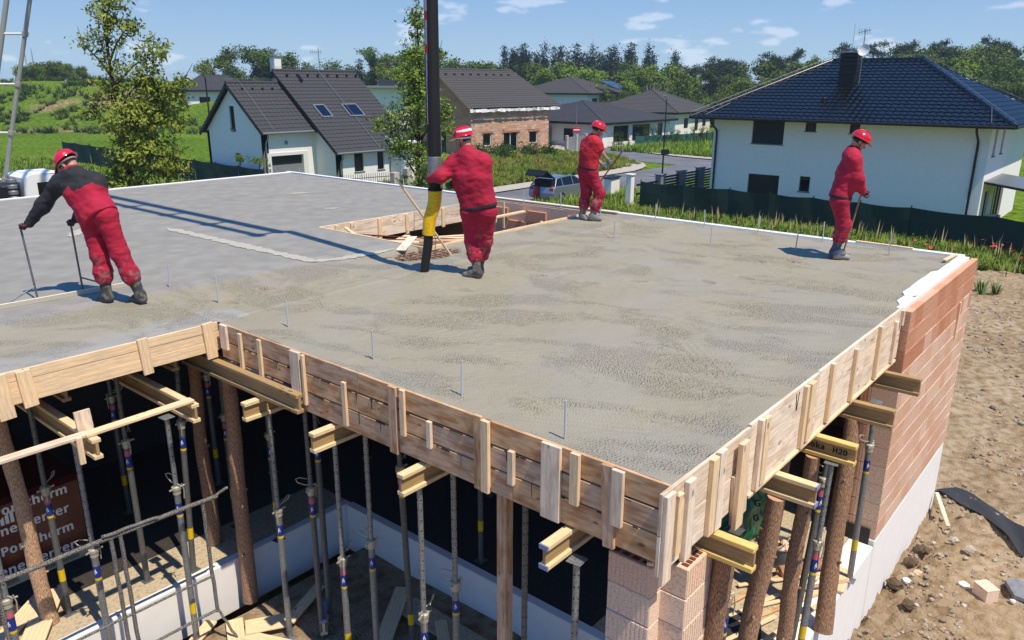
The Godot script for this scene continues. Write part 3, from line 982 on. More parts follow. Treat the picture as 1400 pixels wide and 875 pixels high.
func make_formwork() -> void:
	# front side: x = 0, facing the open bay
	var f := thing("board_formwork", "stained brown board shuttering along the front edge above the steel props", "formwork", Vector3.ZERO)
	var X := V(-1, 0, 0)
	var ys := [[0.0, -0.195], [-0.2, -0.385], [-0.39, -0.60]]
	var joints := [[-5.38, -3.1, 0.0], [-5.38, -2.2, 0.0], [-5.38, -3.9, -1.3, 0.0]]
	for i in 3:
		for k in joints[i].size() - 1:
			var y: float = (ys[i][0] + ys[i][1]) * 0.5
			plank(f, "board", V(-0.013 - 0.003 * i, y, joints[i][k] + 0.002), V(-0.013 - 0.003 * i, y + rng.randf_range(-0.004, 0.004), joints[i][k + 1] - 0.002), ys[i][0] - ys[i][1] - rng.randf_range(0.002, 0.010), 0.026, "old", X, 0.003)
	for b in [[-5.28, 0.0, -0.27, 0.13, "grey"], [-4.97, -0.03, -0.42, 0.055, "fresh"], [-4.62, -0.02, -0.50, 0.06, "fresh"], [-4.0, 0.0, -0.52, 0.15, "grey"], [-3.88, -0.01, -0.52, 0.035, "fresh"], [-3.28, -0.13, -0.56, 0.055, "fresh"], [-2.62, 0.0, -0.62, 0.10, "old"], [-2.50, 0.0, -0.42, 0.06, "fresh"], [-2.18, -0.19, -0.43, 0.05, "grey"], [-1.64, 0.02, -0.61, 0.075, "old"], [-1.56, 0.0, -0.61, 0.075, "fresh"], [-1.30, -0.17, -0.45, 0.055, "grey"], [-0.93, 0.0, -0.60, 0.17, "grey"], [-0.72, 0.0, -0.40, 0.075, "fresh"], [-0.44, 0.0, -0.62, 0.09, "old"], [-0.37, -0.01, -0.43, 0.09, "grey"]]:
		batten(f, V(-0.031, 0, b[0]), X, b[1], b[2], b[3], rng.randf_range(0.024, 0.036), b[4], 0.02 if absf(b[0] + 0.44) < 0.01 else 0.0)
	# crusts and runs of cement where the joints leaked
	var dr := MB.new()
	for y in [-0.197, -0.388]:
		var zz := -5.3
		while zz < -0.1:
			var w := rng.randf_range(0.02, 0.16)
			var hh := rng.randf_range(0.006, 0.022)
			if rng.randf() < 0.62: dr.box(T(-0.031, y - hh * 0.4, zz), V(0.008, hh, w), 0.002)
			if rng.randf() < 0.22: dr.box(T(-0.0305, y - 0.05, zz), V(0.004, rng.randf_range(0.03, 0.13), rng.randf_range(0.004, 0.014)), 0.001)
			zz += w + rng.randf_range(0.0, 0.12)
	part("cement_drips", dr.mesh(M.crust), f).set_meta("kind", "stuff")
	# left part: z = -5.45, facing right, pale new boards
	var g := thing("board_formwork", "clean pale board shuttering at the left edge in full sun", "formwork", Vector3.ZERO)
	var Z := V(0, 0, 1)
	for i in 3:
		var yy: float = [-0.05, -0.15, -0.255][i]
		var jj: Array = [[-3.6, -1.9, -0.02], [-3.6, -0.16, -0.01], [-3.6, -1.92, -0.02]][i]
		for k in 2:
			plank(g, "board", V(jj[k] + 0.002, yy, -5.44), V(jj[k + 1] - 0.002, yy, -5.44 + rng.randf_range(-0.004, 0.004)), [0.096, 0.096, 0.112][i], 0.026, "fresh", Z, 0.003)
	for b in [[-2.10, 0.0, -0.42, 0.13], [-1.90, -0.01, -0.36, 0.12], [-0.83, 0.02, -0.36, 0.10], [-0.14, 0.02, -0.38, 0.12]]:
		batten(g, V(b[0], 0, -5.425), Z, b[1], b[2], b[3], 0.03, "fresh", 0.012)
	# right side: z = 0, facing the soil
	var h := thing("panel_formwork", "sunlit whitish panel shuttering along the right edge over the opening", "formwork", Vector3.ZERO)
	for s in [[-0.16, 1.16, 0.0, -0.30], [-0.16, 0.9, -0.305, -0.60], [1.165, 2.62, 0.015, -0.605], [2.625, 4.0, 0.02, -0.60], [4.005, 5.33, 0.02, -0.59]]:
		plank(h, "board", V(s[0], (s[2] + s[3]) * 0.5, 0.015), V(s[1], (s[2] + s[3]) * 0.5 + rng.randf_range(-0.006, 0.006), 0.015), s[2] - s[3], 0.027, "grey", Z, 0.003)
	plank(h, "board", V(0.88, -0.50, 0.045), V(1.13, -0.48, 0.045), 0.42, 0.026, "grey", Z, 0.003)
	plank(h, "edge_board", V(1.2, -0.605, 0.02), V(5.25, -0.60, 0.02), 0.06, 0.03, "fresh")
	for b in [[-0.10, -0.01, -0.66, 0.11], [0.02, -0.06, -0.50, 0.07], [0.17, -0.02, -0.62, 0.10], [0.52, 0.0, -0.60, 0.09], [0.62, 0.02, -0.60, 0.10], [0.93, -0.02, -0.72, 0.12], [1.30, 0.02, -0.58, 0.05], [1.42, 0.0, -0.57, 0.10], [2.26, 0.0, -0.58, 0.06], [2.40, -0.01, -0.56, 0.11], [2.92, 0.02, -0.56, 0.06], [3.60, -0.02, -0.57, 0.05], [4.40, 0.02, -0.56, 0.06], [5.05, -0.08, -0.57, 0.06], [5.27, 0.0, -0.18, 0.05]]:
		batten(h, V(b[0], 0, 0.030 if b[0] < 0.85 or b[0] > 1.2 else 0.06), Z, b[1], b[2], b[3], rng.randf_range(0.028, 0.042), "fresh" if rng.randf() < 0.4 else "grey")
	# a carpenter's mark, as on the board in the place
	for sgn in [-1, 1]:
		part("pencil_mark", bx(V(0.012, 0.16, 0.002), 0, M.black), h, null, Transform3D(Basis(Vector3.BACK, -0.17 * sgn), V(2.10 + 0.018 * sgn, -0.10, 0.0305)))
	# stair opening, lined with boards
	var o := thing("formwork_box", "raw board lining round the open stairwell in the slab", "formwork", Vector3.ZERO)
	for i in 2:
		plank(o, "board", V(4.13, -0.085 - 0.19 * i, -9.262), V(6.4, -0.085 - 0.19 * i, -9.262), 0.185, 0.027, "grey", Z, 0.003)
		plank(o, "board", V(6.41, -0.085 - 0.19 * i, -9.262), V(8.70, -0.085 - 0.19 * i, -9.262), 0.185, 0.027, "grey", Z, 0.003)
		plank(o, "board", V(4.14, -0.085 - 0.19 * i, -9.24), V(4.14, -0.085 - 0.19 * i, -6.57), 0.185, 0.027, "fresh", V(1, 0, 0), 0.003)
		plank(o, "board", V(4.13, -0.085 - 0.19 * i, -6.568), V(8.70, -0.075 - 0.19 * i, -6.568), 0.185, 0.027, "fresh", Z, 0.003)
	for x in [4.5, 4.85, 5.5, 6.2, 7.2, 8.1]: batten(o, V(x, 0, -9.247), Z, -0.01, -0.40, 0.08, 0.03, "fresh")
	plank(o, "strut", V(4.5, -0.02, -9.0), V(4.75, -0.42, -8.4), 0.08, 0.03, "fresh")
	plank(o, "strut", V(7.3, -0.02, -6.75), V(7.7, -0.35, -6.72), 0.06, 0.03, "fresh")
	plank(o, "strut", V(6.9, -0.18, -8.3), V(8.7, -0.16, -8.3), 0.09, 0.04, "fresh")
	for x in [7.35, 7.95, 8.55]: plank(o, "upright", V(x, 0.02, -8.75 + 0.5 * (8.55 - x)), V(x, -0.55, -8.75 + 0.5 * (8.55 - x)), 0.05, 0.03, "fresh")
	part("lining_back", bx(V(0.03, 1.5, 2.7), 0, M.clay1), o, null, T(8.735, -0.77, -7.9))
	part("lining_floor", bx(V(2.3, 0.03, 2.7), 0, M.ply), o, null, T(5.27, -0.62, -7.9))
	part("added_dark_deck", bx(V(2.3, 0.03, 2.7), 0, M.painted_shade), o, null, T(7.58, -1.5, -7.9))  # added deck, keeps daylight from the stairwell out of the interior
	for i in 5: part("wall_block", bx(V(0.05, 0.235, 0.49), 0.004, M.clay_wet1), o, null, T(8.71, -0.25 - 0.25 * (i % 2), -9.0 + 0.52 * i))
	plank(o, "edge_strip", V(3.75, 0.004, -6.70), V(4.6, 0.006, -7.35), 0.15, 0.022, "grey")
	var bl := thing("plank_pile", "loose planks and beams lying in the stairwell behind the hose", "planks", Vector3.ZERO)
	for q in [[4.35, -0.20, -8.6, 5.6, -0.22, -7.1, 0.16, "fresh"], [4.6, -0.28, -8.9, 6.6, -0.30, -7.4, 0.1, "fresh"], [4.3, -0.30, -7.4, 6.3, -0.16, -6.85, 0.18, "old"], [4.9, -0.13, -7.5, 5.5, -0.12, -6.75, 0.2, "old"], [5.6, -0.4, -8.9, 6.9, -0.2, -7.0, 0.12, "fresh"], [4.4, -0.35, -8.2, 5.9, -0.36, -8.9, 0.12, "fresh"]]:
		plank(bl, "plank", V(q[0], q[1], q[2]), V(q[3], q[4], q[5]), q[6], 0.04, q[7])
	var rr := MB.new()
	for i in 9: rr.tube([V(4.3 + i * 0.1, -0.2 - 0.03 * (i % 3), -9.0), V(4.9 + i * 0.12, -0.24, -8.0 + 0.05 * i)], 0.008, 5)
	tag(part("rebar_bundle", rr.mesh(M.rust), self), "bundle of thin rusty bars in the left corner of the stairwell", "rebar")
	var bx2 := thing("timber_block", "short hollow timber box standing at the stairwell rim beside the middle worker", "timber", V(4.75, -0.03, -5.9), 0.5)
	plank(bx2, "side", V(-0.14, 0.06, 0.05), V(0.14, 0.06, 0.05), 0.14, 0.025, "fresh", Z); plank(bx2, "side", V(-0.14, 0.06, -0.05), V(0.14, 0.06, -0.05), 0.14, 0.025, "fresh", Z)
	plank(bx2, "top", V(-0.14, 0.14, 0), V(0.14, 0.14, 0), 0.12, 0.02, "fresh")

func brick_mesh(s: Vector3, ribs_x: bool, sd: int) -> ArrayMesh:
	# hollow block: vertical ribs pressed into the faces
	var b := MB.new()
	b.box(Transform3D(), s, 0.004)
	var r := RandomNumberGenerator.new()
	r.seed = sd
	var n := int((s.x if ribs_x else s.z) / 0.035)
	for i in n:
		var u := (i + 0.5) / n - 0.5
		for sg in [-1, 1]:
			if ribs_x: b.box(T(u * s.x, 0, sg * (s.z * 0.5 + 0.0015)), V(0.020, s.y - 0.012, 0.004))
			else: b.box(T(sg * (s.x * 0.5 + 0.0015), 0, u * s.z), V(0.004, s.y - 0.012, 0.020))
	return b.mesh()

func clay(p: Node, t: Transform3D, ms: ArrayMesh, wet := false) -> void:
	part("brick", ms, p, (M["clay_wet%d" % (rng.randi() % 3)] if wet else M["clay%d" % (rng.randi() % 4)]) if rng.randf() < (0.97 if wet else 0.85) else M.clay_dust, t)

func make_walls() -> void:
	# right wall: blocks of 25 cm courses, white render below
	var w := thing("brick_wall", "long orange hollow-block wall at the right with white base", "wall", V(5.4, -3.036, 0))
	var full := brick_mesh(V(0.373, 0.247, 0.30), true, 1)
	var half := brick_mesh(V(0.186, 0.247, 0.30), true, 2)
	var slip := brick_mesh(V(0.373, 0.247, 0.085), true, 3)
	var slip2 := brick_mesh(V(0.186, 0.247, 0.085), true, 4)
	for j in 12:
		var y := j * 0.25 + 0.125
		var top := j >= 11
		var x := 0.0
		if j % 2 == 1:
			clay(w, T(0.094, y, -0.046 if not top else 0.063), half if not top else slip2, j >= 9)
			x = 0.188
		while x < 3.68:
			var L := 0.375 if x + 0.375 <= 3.76 else 0.188
			clay(w, T(x + L * 0.5, y + rng.randf_range(-0.0015, 0.0015), (-0.046 if not top else 0.063) + rng.randf_range(-0.002, 0.002)), (full if L > 0.3 else half) if not top else (slip if L > 0.3 else slip2), j >= 9 and (j > 9 or rng.randf() < 0.6))
			x += L
	# inner leaf, seen as the jamb of the opening
	var inner := brick_mesh(V(0.25, 0.243, 0.118), false, 5)
	for j in 9: clay(w, T(0.126, j * 0.25 + 0.125, -0.258), inner, true)
	var mo := MB.new()
	mo.box(T(1.85, 1.375, -0.046), V(3.68, 2.74, 0.285)); mo.box(T(1.85, 2.87, 0.063), V(3.68, 0.24, 0.07))
	part("mortar", mo.mesh(M.mortar), w)
	var base := MB.new()
	base.box(T(1.85, -0.75, -0.0475), V(3.72, 1.5, 0.307), 0.01)
	part("white_base", base.mesh(M.plaster), w)
	part("bitumen_strip", bx(V(0.03, 0.44, 0.33), 0.004, M.rubber), w, null, T(-0.017, -0.08, -0.13))
	# foam strip between blocks and concrete, half covered
	var e := PackedVector2Array([Vector2(-0.05, 0.02), Vector2(3.58, 0.02)])
	for i in 24:
		var u := 3.58 - 3.63 * i / 23.0
		e.append(Vector2(u, -0.13 - 0.03 * wob.get_noise_2d(u * 0.25, 5.0) - (0.06 if u > 0.6 and u < 2.2 else 0.0) + (0.07 if u < 0.15 else 0.0)))
	var ep := MB.new()
	ep.prism(e, 0.05, Transform3D(Basis(Vector3.RIGHT, PI / 2), V(0, 3.036, 0)))
	part("foam_strip", ep.mesh(M.eps), w)
	plank(w, "lath", V(2.9, 1.95, 0.12), V(2.9, 2.5, 0.12), 0.05, 0.025, "fresh", Z_AXIS)
	plank(w, "lath", V(3.0, 3.05, -0.2), V(3.55, 3.05, -0.17), 0.05, 0.03, "fresh")
	# base continues under the opening
	var sill := thing("foundation_edge", "white rendered foundation edge below the opening on the right", "foundation", V(0.5, -3.10, 0))
	var sb := MB.new()
	sb.box(T(2.34, -0.68, -0.0475), V(5.05, 1.36, 0.3), 0.012)
	part("white_base", sb.mesh(M.plaster), sill)
	# corner pier, ribbed blocks; the upper ones show their cells
	var p := thing("brick_pier", "ribbed block pier at the front corner under the shuttering", "pier", V(0, -3.1, 0))
	var pb := brick_mesh(V(0.44, 0.243, 0.235), true, 7)
	var pc := brick_mesh(V(0.235, 0.243, 0.30), false, 8)
	for j in 9:
		var y := j * 0.25 + 0.125
		var sh := 0.004 * (j % 2)
		clay(p, T(0.30 + sh, y + 0.06, -0.36), brick_mesh(V(0.30, 0.243, 0.36), false, 9) if j % 2 else brick_mesh(V(0.30, 0.243, 0.36), false, 10))
		clay(p, T(0.52 - sh, y + 0.06, -0.10), pb)
	# top faces with rows of cells
	var cells := MB.new()
	for i in 6:
		for k in 4:
			cells.box(T(0.185 + i * 0.046, 2.3125, -0.50 + k * 0.085), V(0.028, 0.006, 0.055))
	for i in 8:
		for k in 3: cells.box(T(0.345 + i * 0.05, 2.3125, -0.175 + k * 0.075), V(0.03, 0.006, 0.05))
	part("block_cells", cells.mesh(M.rust), p)
	part("mortar_bed", bx(V(0.40, 0.012, 0.20), 0.004, M.plaster), p, null, T(0.53, 2.062, -0.09))
	part("wood_splinter", bx(V(0.22, 0.03, 0.05), 0.005, M.fresh0), p, null, Transform3D(Basis(Vector3.UP, 0.5), V(0.25, 2.335, -0.25)))
	part("foam_side", bx(V(0.05, 2.1, 0.22), 0.005, M.galv_dark), p, null, T(0.775, 1.05, -0.08))
	# back and far walls: a slip of blocks and a white foam line on top
	var bw := thing("brick_wall", "rear block wall topped with a thin white foam strip along the grass", "wall", V(8.98, -3.1, 0))
	var bsl := brick_mesh(V(0.09, 0.243, 0.372), false, 12)
	for j in 12:
		for k in 46:
			if j < 10 and not (k > 15 and k < 26): continue
			clay(bw, T(0.10, j * 0.25 + 0.10, -0.20 - k * 0.375), bsl)
	part("wall_core", bx(V(0.06, 3.06, 17.3), 0, M.mortar), bw, null, T(0.10, 1.5, -8.65))
	part("lower_wall", bx(V(0.30, 2.7, 17.2), 0, M.clay1), bw, null, T(-0.10, 1.32, -8.7))
	part("foam_strip", bx(V(0.11, 0.09, 17.2), 0.006, M.eps), bw, null, T(-0.005, 3.075, -8.65))
	plank(bw, "coping_lath", V(-0.03, 3.128, -0.75), V(-0.03, 3.135, -1.6), 0.06, 0.025, "fresh")
	plank(bw, "coping_lath", V(-0.06, 3.128, -6.1), V(-0.1, 3.13, -9.6), 0.12, 0.02, "grey")
	var lw := thing("brick_wall", "left block wall whose white foam strip edges the finished concrete", "wall", V(0, -3.1, -17.1))
	part("lower_wall", bx(V(12.4, 2.95, 0.3), 0, M.painted_shade), lw, null, T(2.8, 1.47, -0.1))  # blocks coloured dark to imitate the shade inside
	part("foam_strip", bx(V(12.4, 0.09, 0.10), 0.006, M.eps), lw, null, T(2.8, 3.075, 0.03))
	# inner partitions, the dark of the interior painted into their colour
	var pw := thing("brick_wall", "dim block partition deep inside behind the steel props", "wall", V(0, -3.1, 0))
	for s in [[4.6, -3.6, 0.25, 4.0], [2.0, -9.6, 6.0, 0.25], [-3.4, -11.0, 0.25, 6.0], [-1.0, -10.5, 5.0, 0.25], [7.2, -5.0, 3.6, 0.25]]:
		part("block_panel", bx(V(s[2], 2.8, s[3]), 0.01, M.painted_shade), pw, null, T(s[0], 1.4, s[1]))
	# floors: pale where the sun reaches in, interior shade painted into the rest
	var fl := struct("floor", bx(V(7.1, 0.15, 15.3), 0, M.painted_shade))
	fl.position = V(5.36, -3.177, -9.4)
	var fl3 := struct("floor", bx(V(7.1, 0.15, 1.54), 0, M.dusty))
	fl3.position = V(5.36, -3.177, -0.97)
	var fl2 := struct("floor", bx(V(6.0, 0.15, 10.5), 0, M.painted_shade))
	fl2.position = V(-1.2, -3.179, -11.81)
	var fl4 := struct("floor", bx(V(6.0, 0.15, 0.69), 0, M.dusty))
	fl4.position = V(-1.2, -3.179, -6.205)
	var st := thing("foundation_step", "white rendered step between the lower bay and the inner floor", "foundation", V(0, -3.105, 0))
	part("step_face", bx(V(6.0, 0.7, 0.12), 0.008, M.plaster), st, null, T(-1.2, -0.34, -5.80))
	part("step_face", bx(V(0.12, 0.7, 5.3), 0.008, M.plaster), st, null, T(1.77, -0.34, -3.08))
	part("ledge_panel", bx(V(0.32, 0.02, 1.4), 0.004, M.dusty), st, null, T(1.2, -0.45, -3.3))

const Z_AXIS := Vector3(0, 0, 1)

func h20(a: Vector3, dir: Vector3, L: float, label: String, paint: String, tint: String) -> Node3D:
	# timber I-beam: flanges 8 x 4 cm, web between them; a = top middle of its outer end
	var t := thing("timber_beam", label, "beam", a, 0.0, "timber formwork beams under the slab")
	t.basis = Basis(dir, Vector3.UP, dir.cross(Vector3.UP))
	var fl := bx(V(L, 0.04, 0.08), 0.005, null, Vector2(rng.randf() * 2.0, rng.randf()))
	part("top_flange", fl, t, M[tint], T(L * 0.5, -0.02, 0))
	part("bottom_flange", fl, t, M[tint], T(L * 0.5, -0.18, 0))
	part("web", bx(V(L - 0.004, 0.12, 0.028), 0.002, null, Vector2(rng.randf(), rng.randf())), t, M.web, T(L * 0.5, -0.10, 0))
	if paint:
		for y in [-0.02, -0.18]: part("end_cap", bx(V(0.012, 0.042, 0.083), 0.003, M[paint]), t, null, T(-0.004, y, 0))
	return t

func make_beams() -> void:
	var R := V(0, 0, -1)
	var F := V(1, 0, 0)
	var ym := "yellow_wood"
	h20(V(4.87, -0.62, 0.42), R, 3.4, "dark weathered timber beam nearest the orange wall on the right", "", "web")
	h20(V(3.77, -0.62, 0.44), R, 3.4, "plain brown timber beam, second from the orange wall", "", "web")
	var bt := h20(V(2.72, -0.62, 0.40), R, 3.4, "yellow timber beam with printed lettering on its web", "", ym)
	part("printed_name", text_mesh("doka", 0.075, M.black), bt, null, Transform3D(Basis(Vector3.UP, PI), V(0.36, -0.10, -0.0165)))
	part("printed_size", text_mesh("H20", 0.075, M.black), bt, null, Transform3D(Basis(Vector3.UP, PI), V(0.14, -0.10, -0.0165)))
	h20(V(1.77, -0.62, 0.38), R, 3.4, "timber beam with blue painted end above the green tarpaulin", "end_paint", "cream")
	h20(V(0.62, -0.62, 0.36), R, 3.4, "bright yellow timber beam end beside the corner pier", "", ym)
	h20(V(-0.28, -0.62, -2.30), F, 3.2, "cream timber beam end in the middle of the front bay", "", "cream")
	h20(V(-0.28, -0.62, -3.50), F, 3.2, "cream timber beam end just left of the middle of the front bay", "", "cream")
	h20(V(-0.30, -0.62, -4.60), F, 3.2, "short cream beam end below the long olive beam", "", "cream")
	h20(V(-0.31, -0.62, -0.78), F, 3.2, "cream beam end with bluish paint near the corner pier", "end_paint", "cream")
	h20(V(-0.62, -0.62, -4.93), R, 5.0, "cream beam reaching out of the shade under the left shuttering", "", "cream")
	h20(V(-1.60, -0.62, -4.86), R, 5.0, "pale beam end with upright boards at the far left", "", "cream")
	h20(V(-0.10, -0.40, -3.90), R, 2.2, "long olive beam running into the inner corner of the shuttering", "", "web")
	# beams in the dark further in
	for i in 4:
		h20(V(1.0 + i * 1.4, -0.32, -0.4), R, 5.6, "timber beam in the dark close under the deck", "", "web")
	for i in 3:
		h20(V(-2.6 + i * 1.1, -0.32, -5.7), R, 5.4, "timber beam in shade behind the left shuttering", "", "web")
	var lg := thing("ledger_board", "long pale board tying the left beam ends together", "board", Vector3.ZERO)
	plank(lg, "board", V(-0.62, -0.585, -4.98), V(-1.65, -0.60, -4.98), 0.10, 0.03, "fresh")
	plank(lg, "board", V(-1.62, -0.60, -5.0), V(-3.2, -0.62, -5.05), 0.10, 0.03, "grey")
	var up := thing("upright_board", "pair of upright boards nailed to the leftmost beam end", "board", V(-1.62, -0.6, -4.98))
	plank(up, "board", V(0.03, 0.18, -0.15), V(0.03, -0.12, -0.1), 0.14, 0.03, "grey", Z_AXIS)
	plank(up, "board", V(-0.10, 0.02, 0.06), V(-0.10, -0.24, 0.06), 0.05, 0.03, "fresh", Z_AXIS)
	var sp := thing("timber_beam", "short cut beam end lying on the ground by the foremost props", "beam", V(0.35, -3.58, -4.45), 0.9)
	part("top_flange", bx(V(0.35, 0.04, 0.08), 0.005, M.end_paint), sp, null, T(0, 0.18, 0))
	part("bottom_flange", bx(V(0.35, 0.04, 0.08), 0.005, M.cream), sp, null, T(0, 0.02, 0))
	part("web", bx(V(0.35, 0.12, 0.028), 0.002, M.cream), sp, null, T(0, 0.10, 0))

func prop(x: float, z: float, bottom: float, top: float, collar: float, label: String, lean := Vector2.ZERO, hook := 0.0, dark := false) -> void:
	# telescopic steel prop: outer tube, drilled inner tube, nut, bent pin, plates, stickers
	var t := thing("steel_prop", label, "prop", V(x, bottom, z), 0.0, "steel props under the new slab")
	t.basis = Basis.from_euler(Vector3(lean.y, rng.randf() * 0.2, -lean.x))
	var H := top - bottom
	var c := collar - bottom
	var b := MB.new()
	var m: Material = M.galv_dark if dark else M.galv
	b.tube([V(0, 0.006, 0), V(0, c, 0)], 0.033, 12)
	part("outer_tube", b.mesh(m), t)
	b = MB.new()
	b.tube([V(0, c - 0.05, 0), V(0, H - 0.006, 0)], 0.025, 12)
	part("inner_tube", b.mesh(m), t)
	b = MB.new()
	var n := int((H - c - 0.15) / 0.10)
	for i in n:
		for a in [0.9, 0.9 + PI, 2.6]:
			var d := V(cos(a + hook), 0, -sin(a + hook))
			b.tube([V(0, c + 0.15 + i * 0.10, 0) + d * 0.0235, V(0, c + 0.15 + i * 0.10, 0) + d * 0.0258], 0.0075, 7)
	if n > 0: part("drilled_holes", b.mesh(M.hole), t)
	b = MB.new()
	b.lathe(T(0, c - 0.05, 0), [Vector2(0.034, -0.05), Vector2(0.041, -0.045), Vector2(0.041, 0.0), Vector2(0.036, 0.004), Vector2(0.048, 0.008), Vector2(0.048, 0.04), Vector2(0.026, 0.052)], 14)
	for s in [-1, 1]: b.tube([V(0.045 * s, c - 0.03, 0), V(0.085 * s, c - 0.02, 0.02)], 0.010, 6)
	part("adjusting_nut", b.mesh(M.wire), t)
	b = MB.new()
	var q := Basis(Vector3.UP, hook)
	b.tube([q * V(-0.06, c + 0.02, 0.0), q * V(0.06, c + 0.03, 0), q * V(0.13, c + 0.06, 0.02), q * V(0.15, c + 0.10, 0.02), q * V(0.11, c + 0.11, 0.03), q * V(0.03, c + 0.07, 0.05)], 0.006, 6)
	b.tube([q * V(-0.05, c + 0.02, 0.03), q * V(-0.055, c - 0.06, 0.045), q * V(-0.05, c - 0.16, 0.04)], 0.006, 6)
	part("pin_hook", b.mesh(M.wire), t)
	part("base_plate", bx(V(0.12, 0.008, 0.12), 0.002, m), t, null, T(0, 0.004, 0))
	part("head_plate", bx(V(0.12, 0.008, 0.12), 0.002, m), t, null, T(0, H - 0.004, 0))
	b = MB.new()
	b.lathe(T(0, c - 0.33, 0), [Vector2(0.0338, 0.0), Vector2(0.0338, 0.13)], 14)
	part("blue_sticker", b.mesh(M.blue), t)
	b = MB.new()
	b.lathe(T(0, c - 0.36, 0), [Vector2(0.0338, 0.0), Vector2(0.0338, 0.025)], 14)
	part("yellow_band", b.mesh(M.yellow), t)
	if (dark and rng.randf() < 0.6) or rng.randf() < 0.3:
		b = MB.new()
		b.lathe(T(0, c - 0.195, 0), [Vector2(0.0338, 0.0), Vector2(0.0338, 0.06)], 14)
		part("pink_sticker", b.mesh(M.pink), t)
	b = MB.new()
	for i in 3:
		var a := 3.6 + i * 0.22
		b.box(Transform3D(Basis(Vector3.UP, a + PI / 2), V(cos(a) * 0.034, c - 0.265 + 0.02 * (i % 2), -sin(a) * 0.034)), V(0.006, 0.045 - 0.01 * i, 0.002))
	part("sticker_print", b.mesh(M.white_print), t)
	if c > 1.3 and rng.randf() < 0.62:
		b = MB.new()
		b.lathe(T(0, 0.42, 0), [Vector2(0.0338, 0.0), Vector2(0.0338, 0.14)], 14)
		part("yellow_sticker", b.mesh(M.yellow), t)

func wood_post(a: Vector3, b: Vector3, r: float, label: String, m: String) -> void:
	var t := thing("wooden_post", label, "post", a, 0.0, "round timber posts under the slab")
	var s := MB.new()
	var pts := []
	var rr := []
	for i in 13:
		var u := i / 12.0
		pts.append((b - a) * u + V(0.012 * sin(u * 9.0 + a.x * 5.0), 0, 0.012 * cos(u * 7.0 + a.z * 3.0)))
		rr.append(r * (1.08 - 0.18 * u) * (1.0 + 0.05 * sin(u * 31.0 + a.z)))
	s.tube(pts, rr, 12)
	part("trunk", s.mesh(M[m]), t)
	s = MB.new()
	for i in 7:
		var u := 0.08 + i * 0.13
		var an := i * 2.4 + a.x
		var p: Vector3 = (b - a) * u
		s.tube([p + V(cos(an), 0.2, sin(an)) * r * 0.6, p + V(cos(an), 0.25, sin(an)) * r * 1.18], [0.022, 0.012], 6)
	part("branch_stubs", s.mesh(M[m]), t)

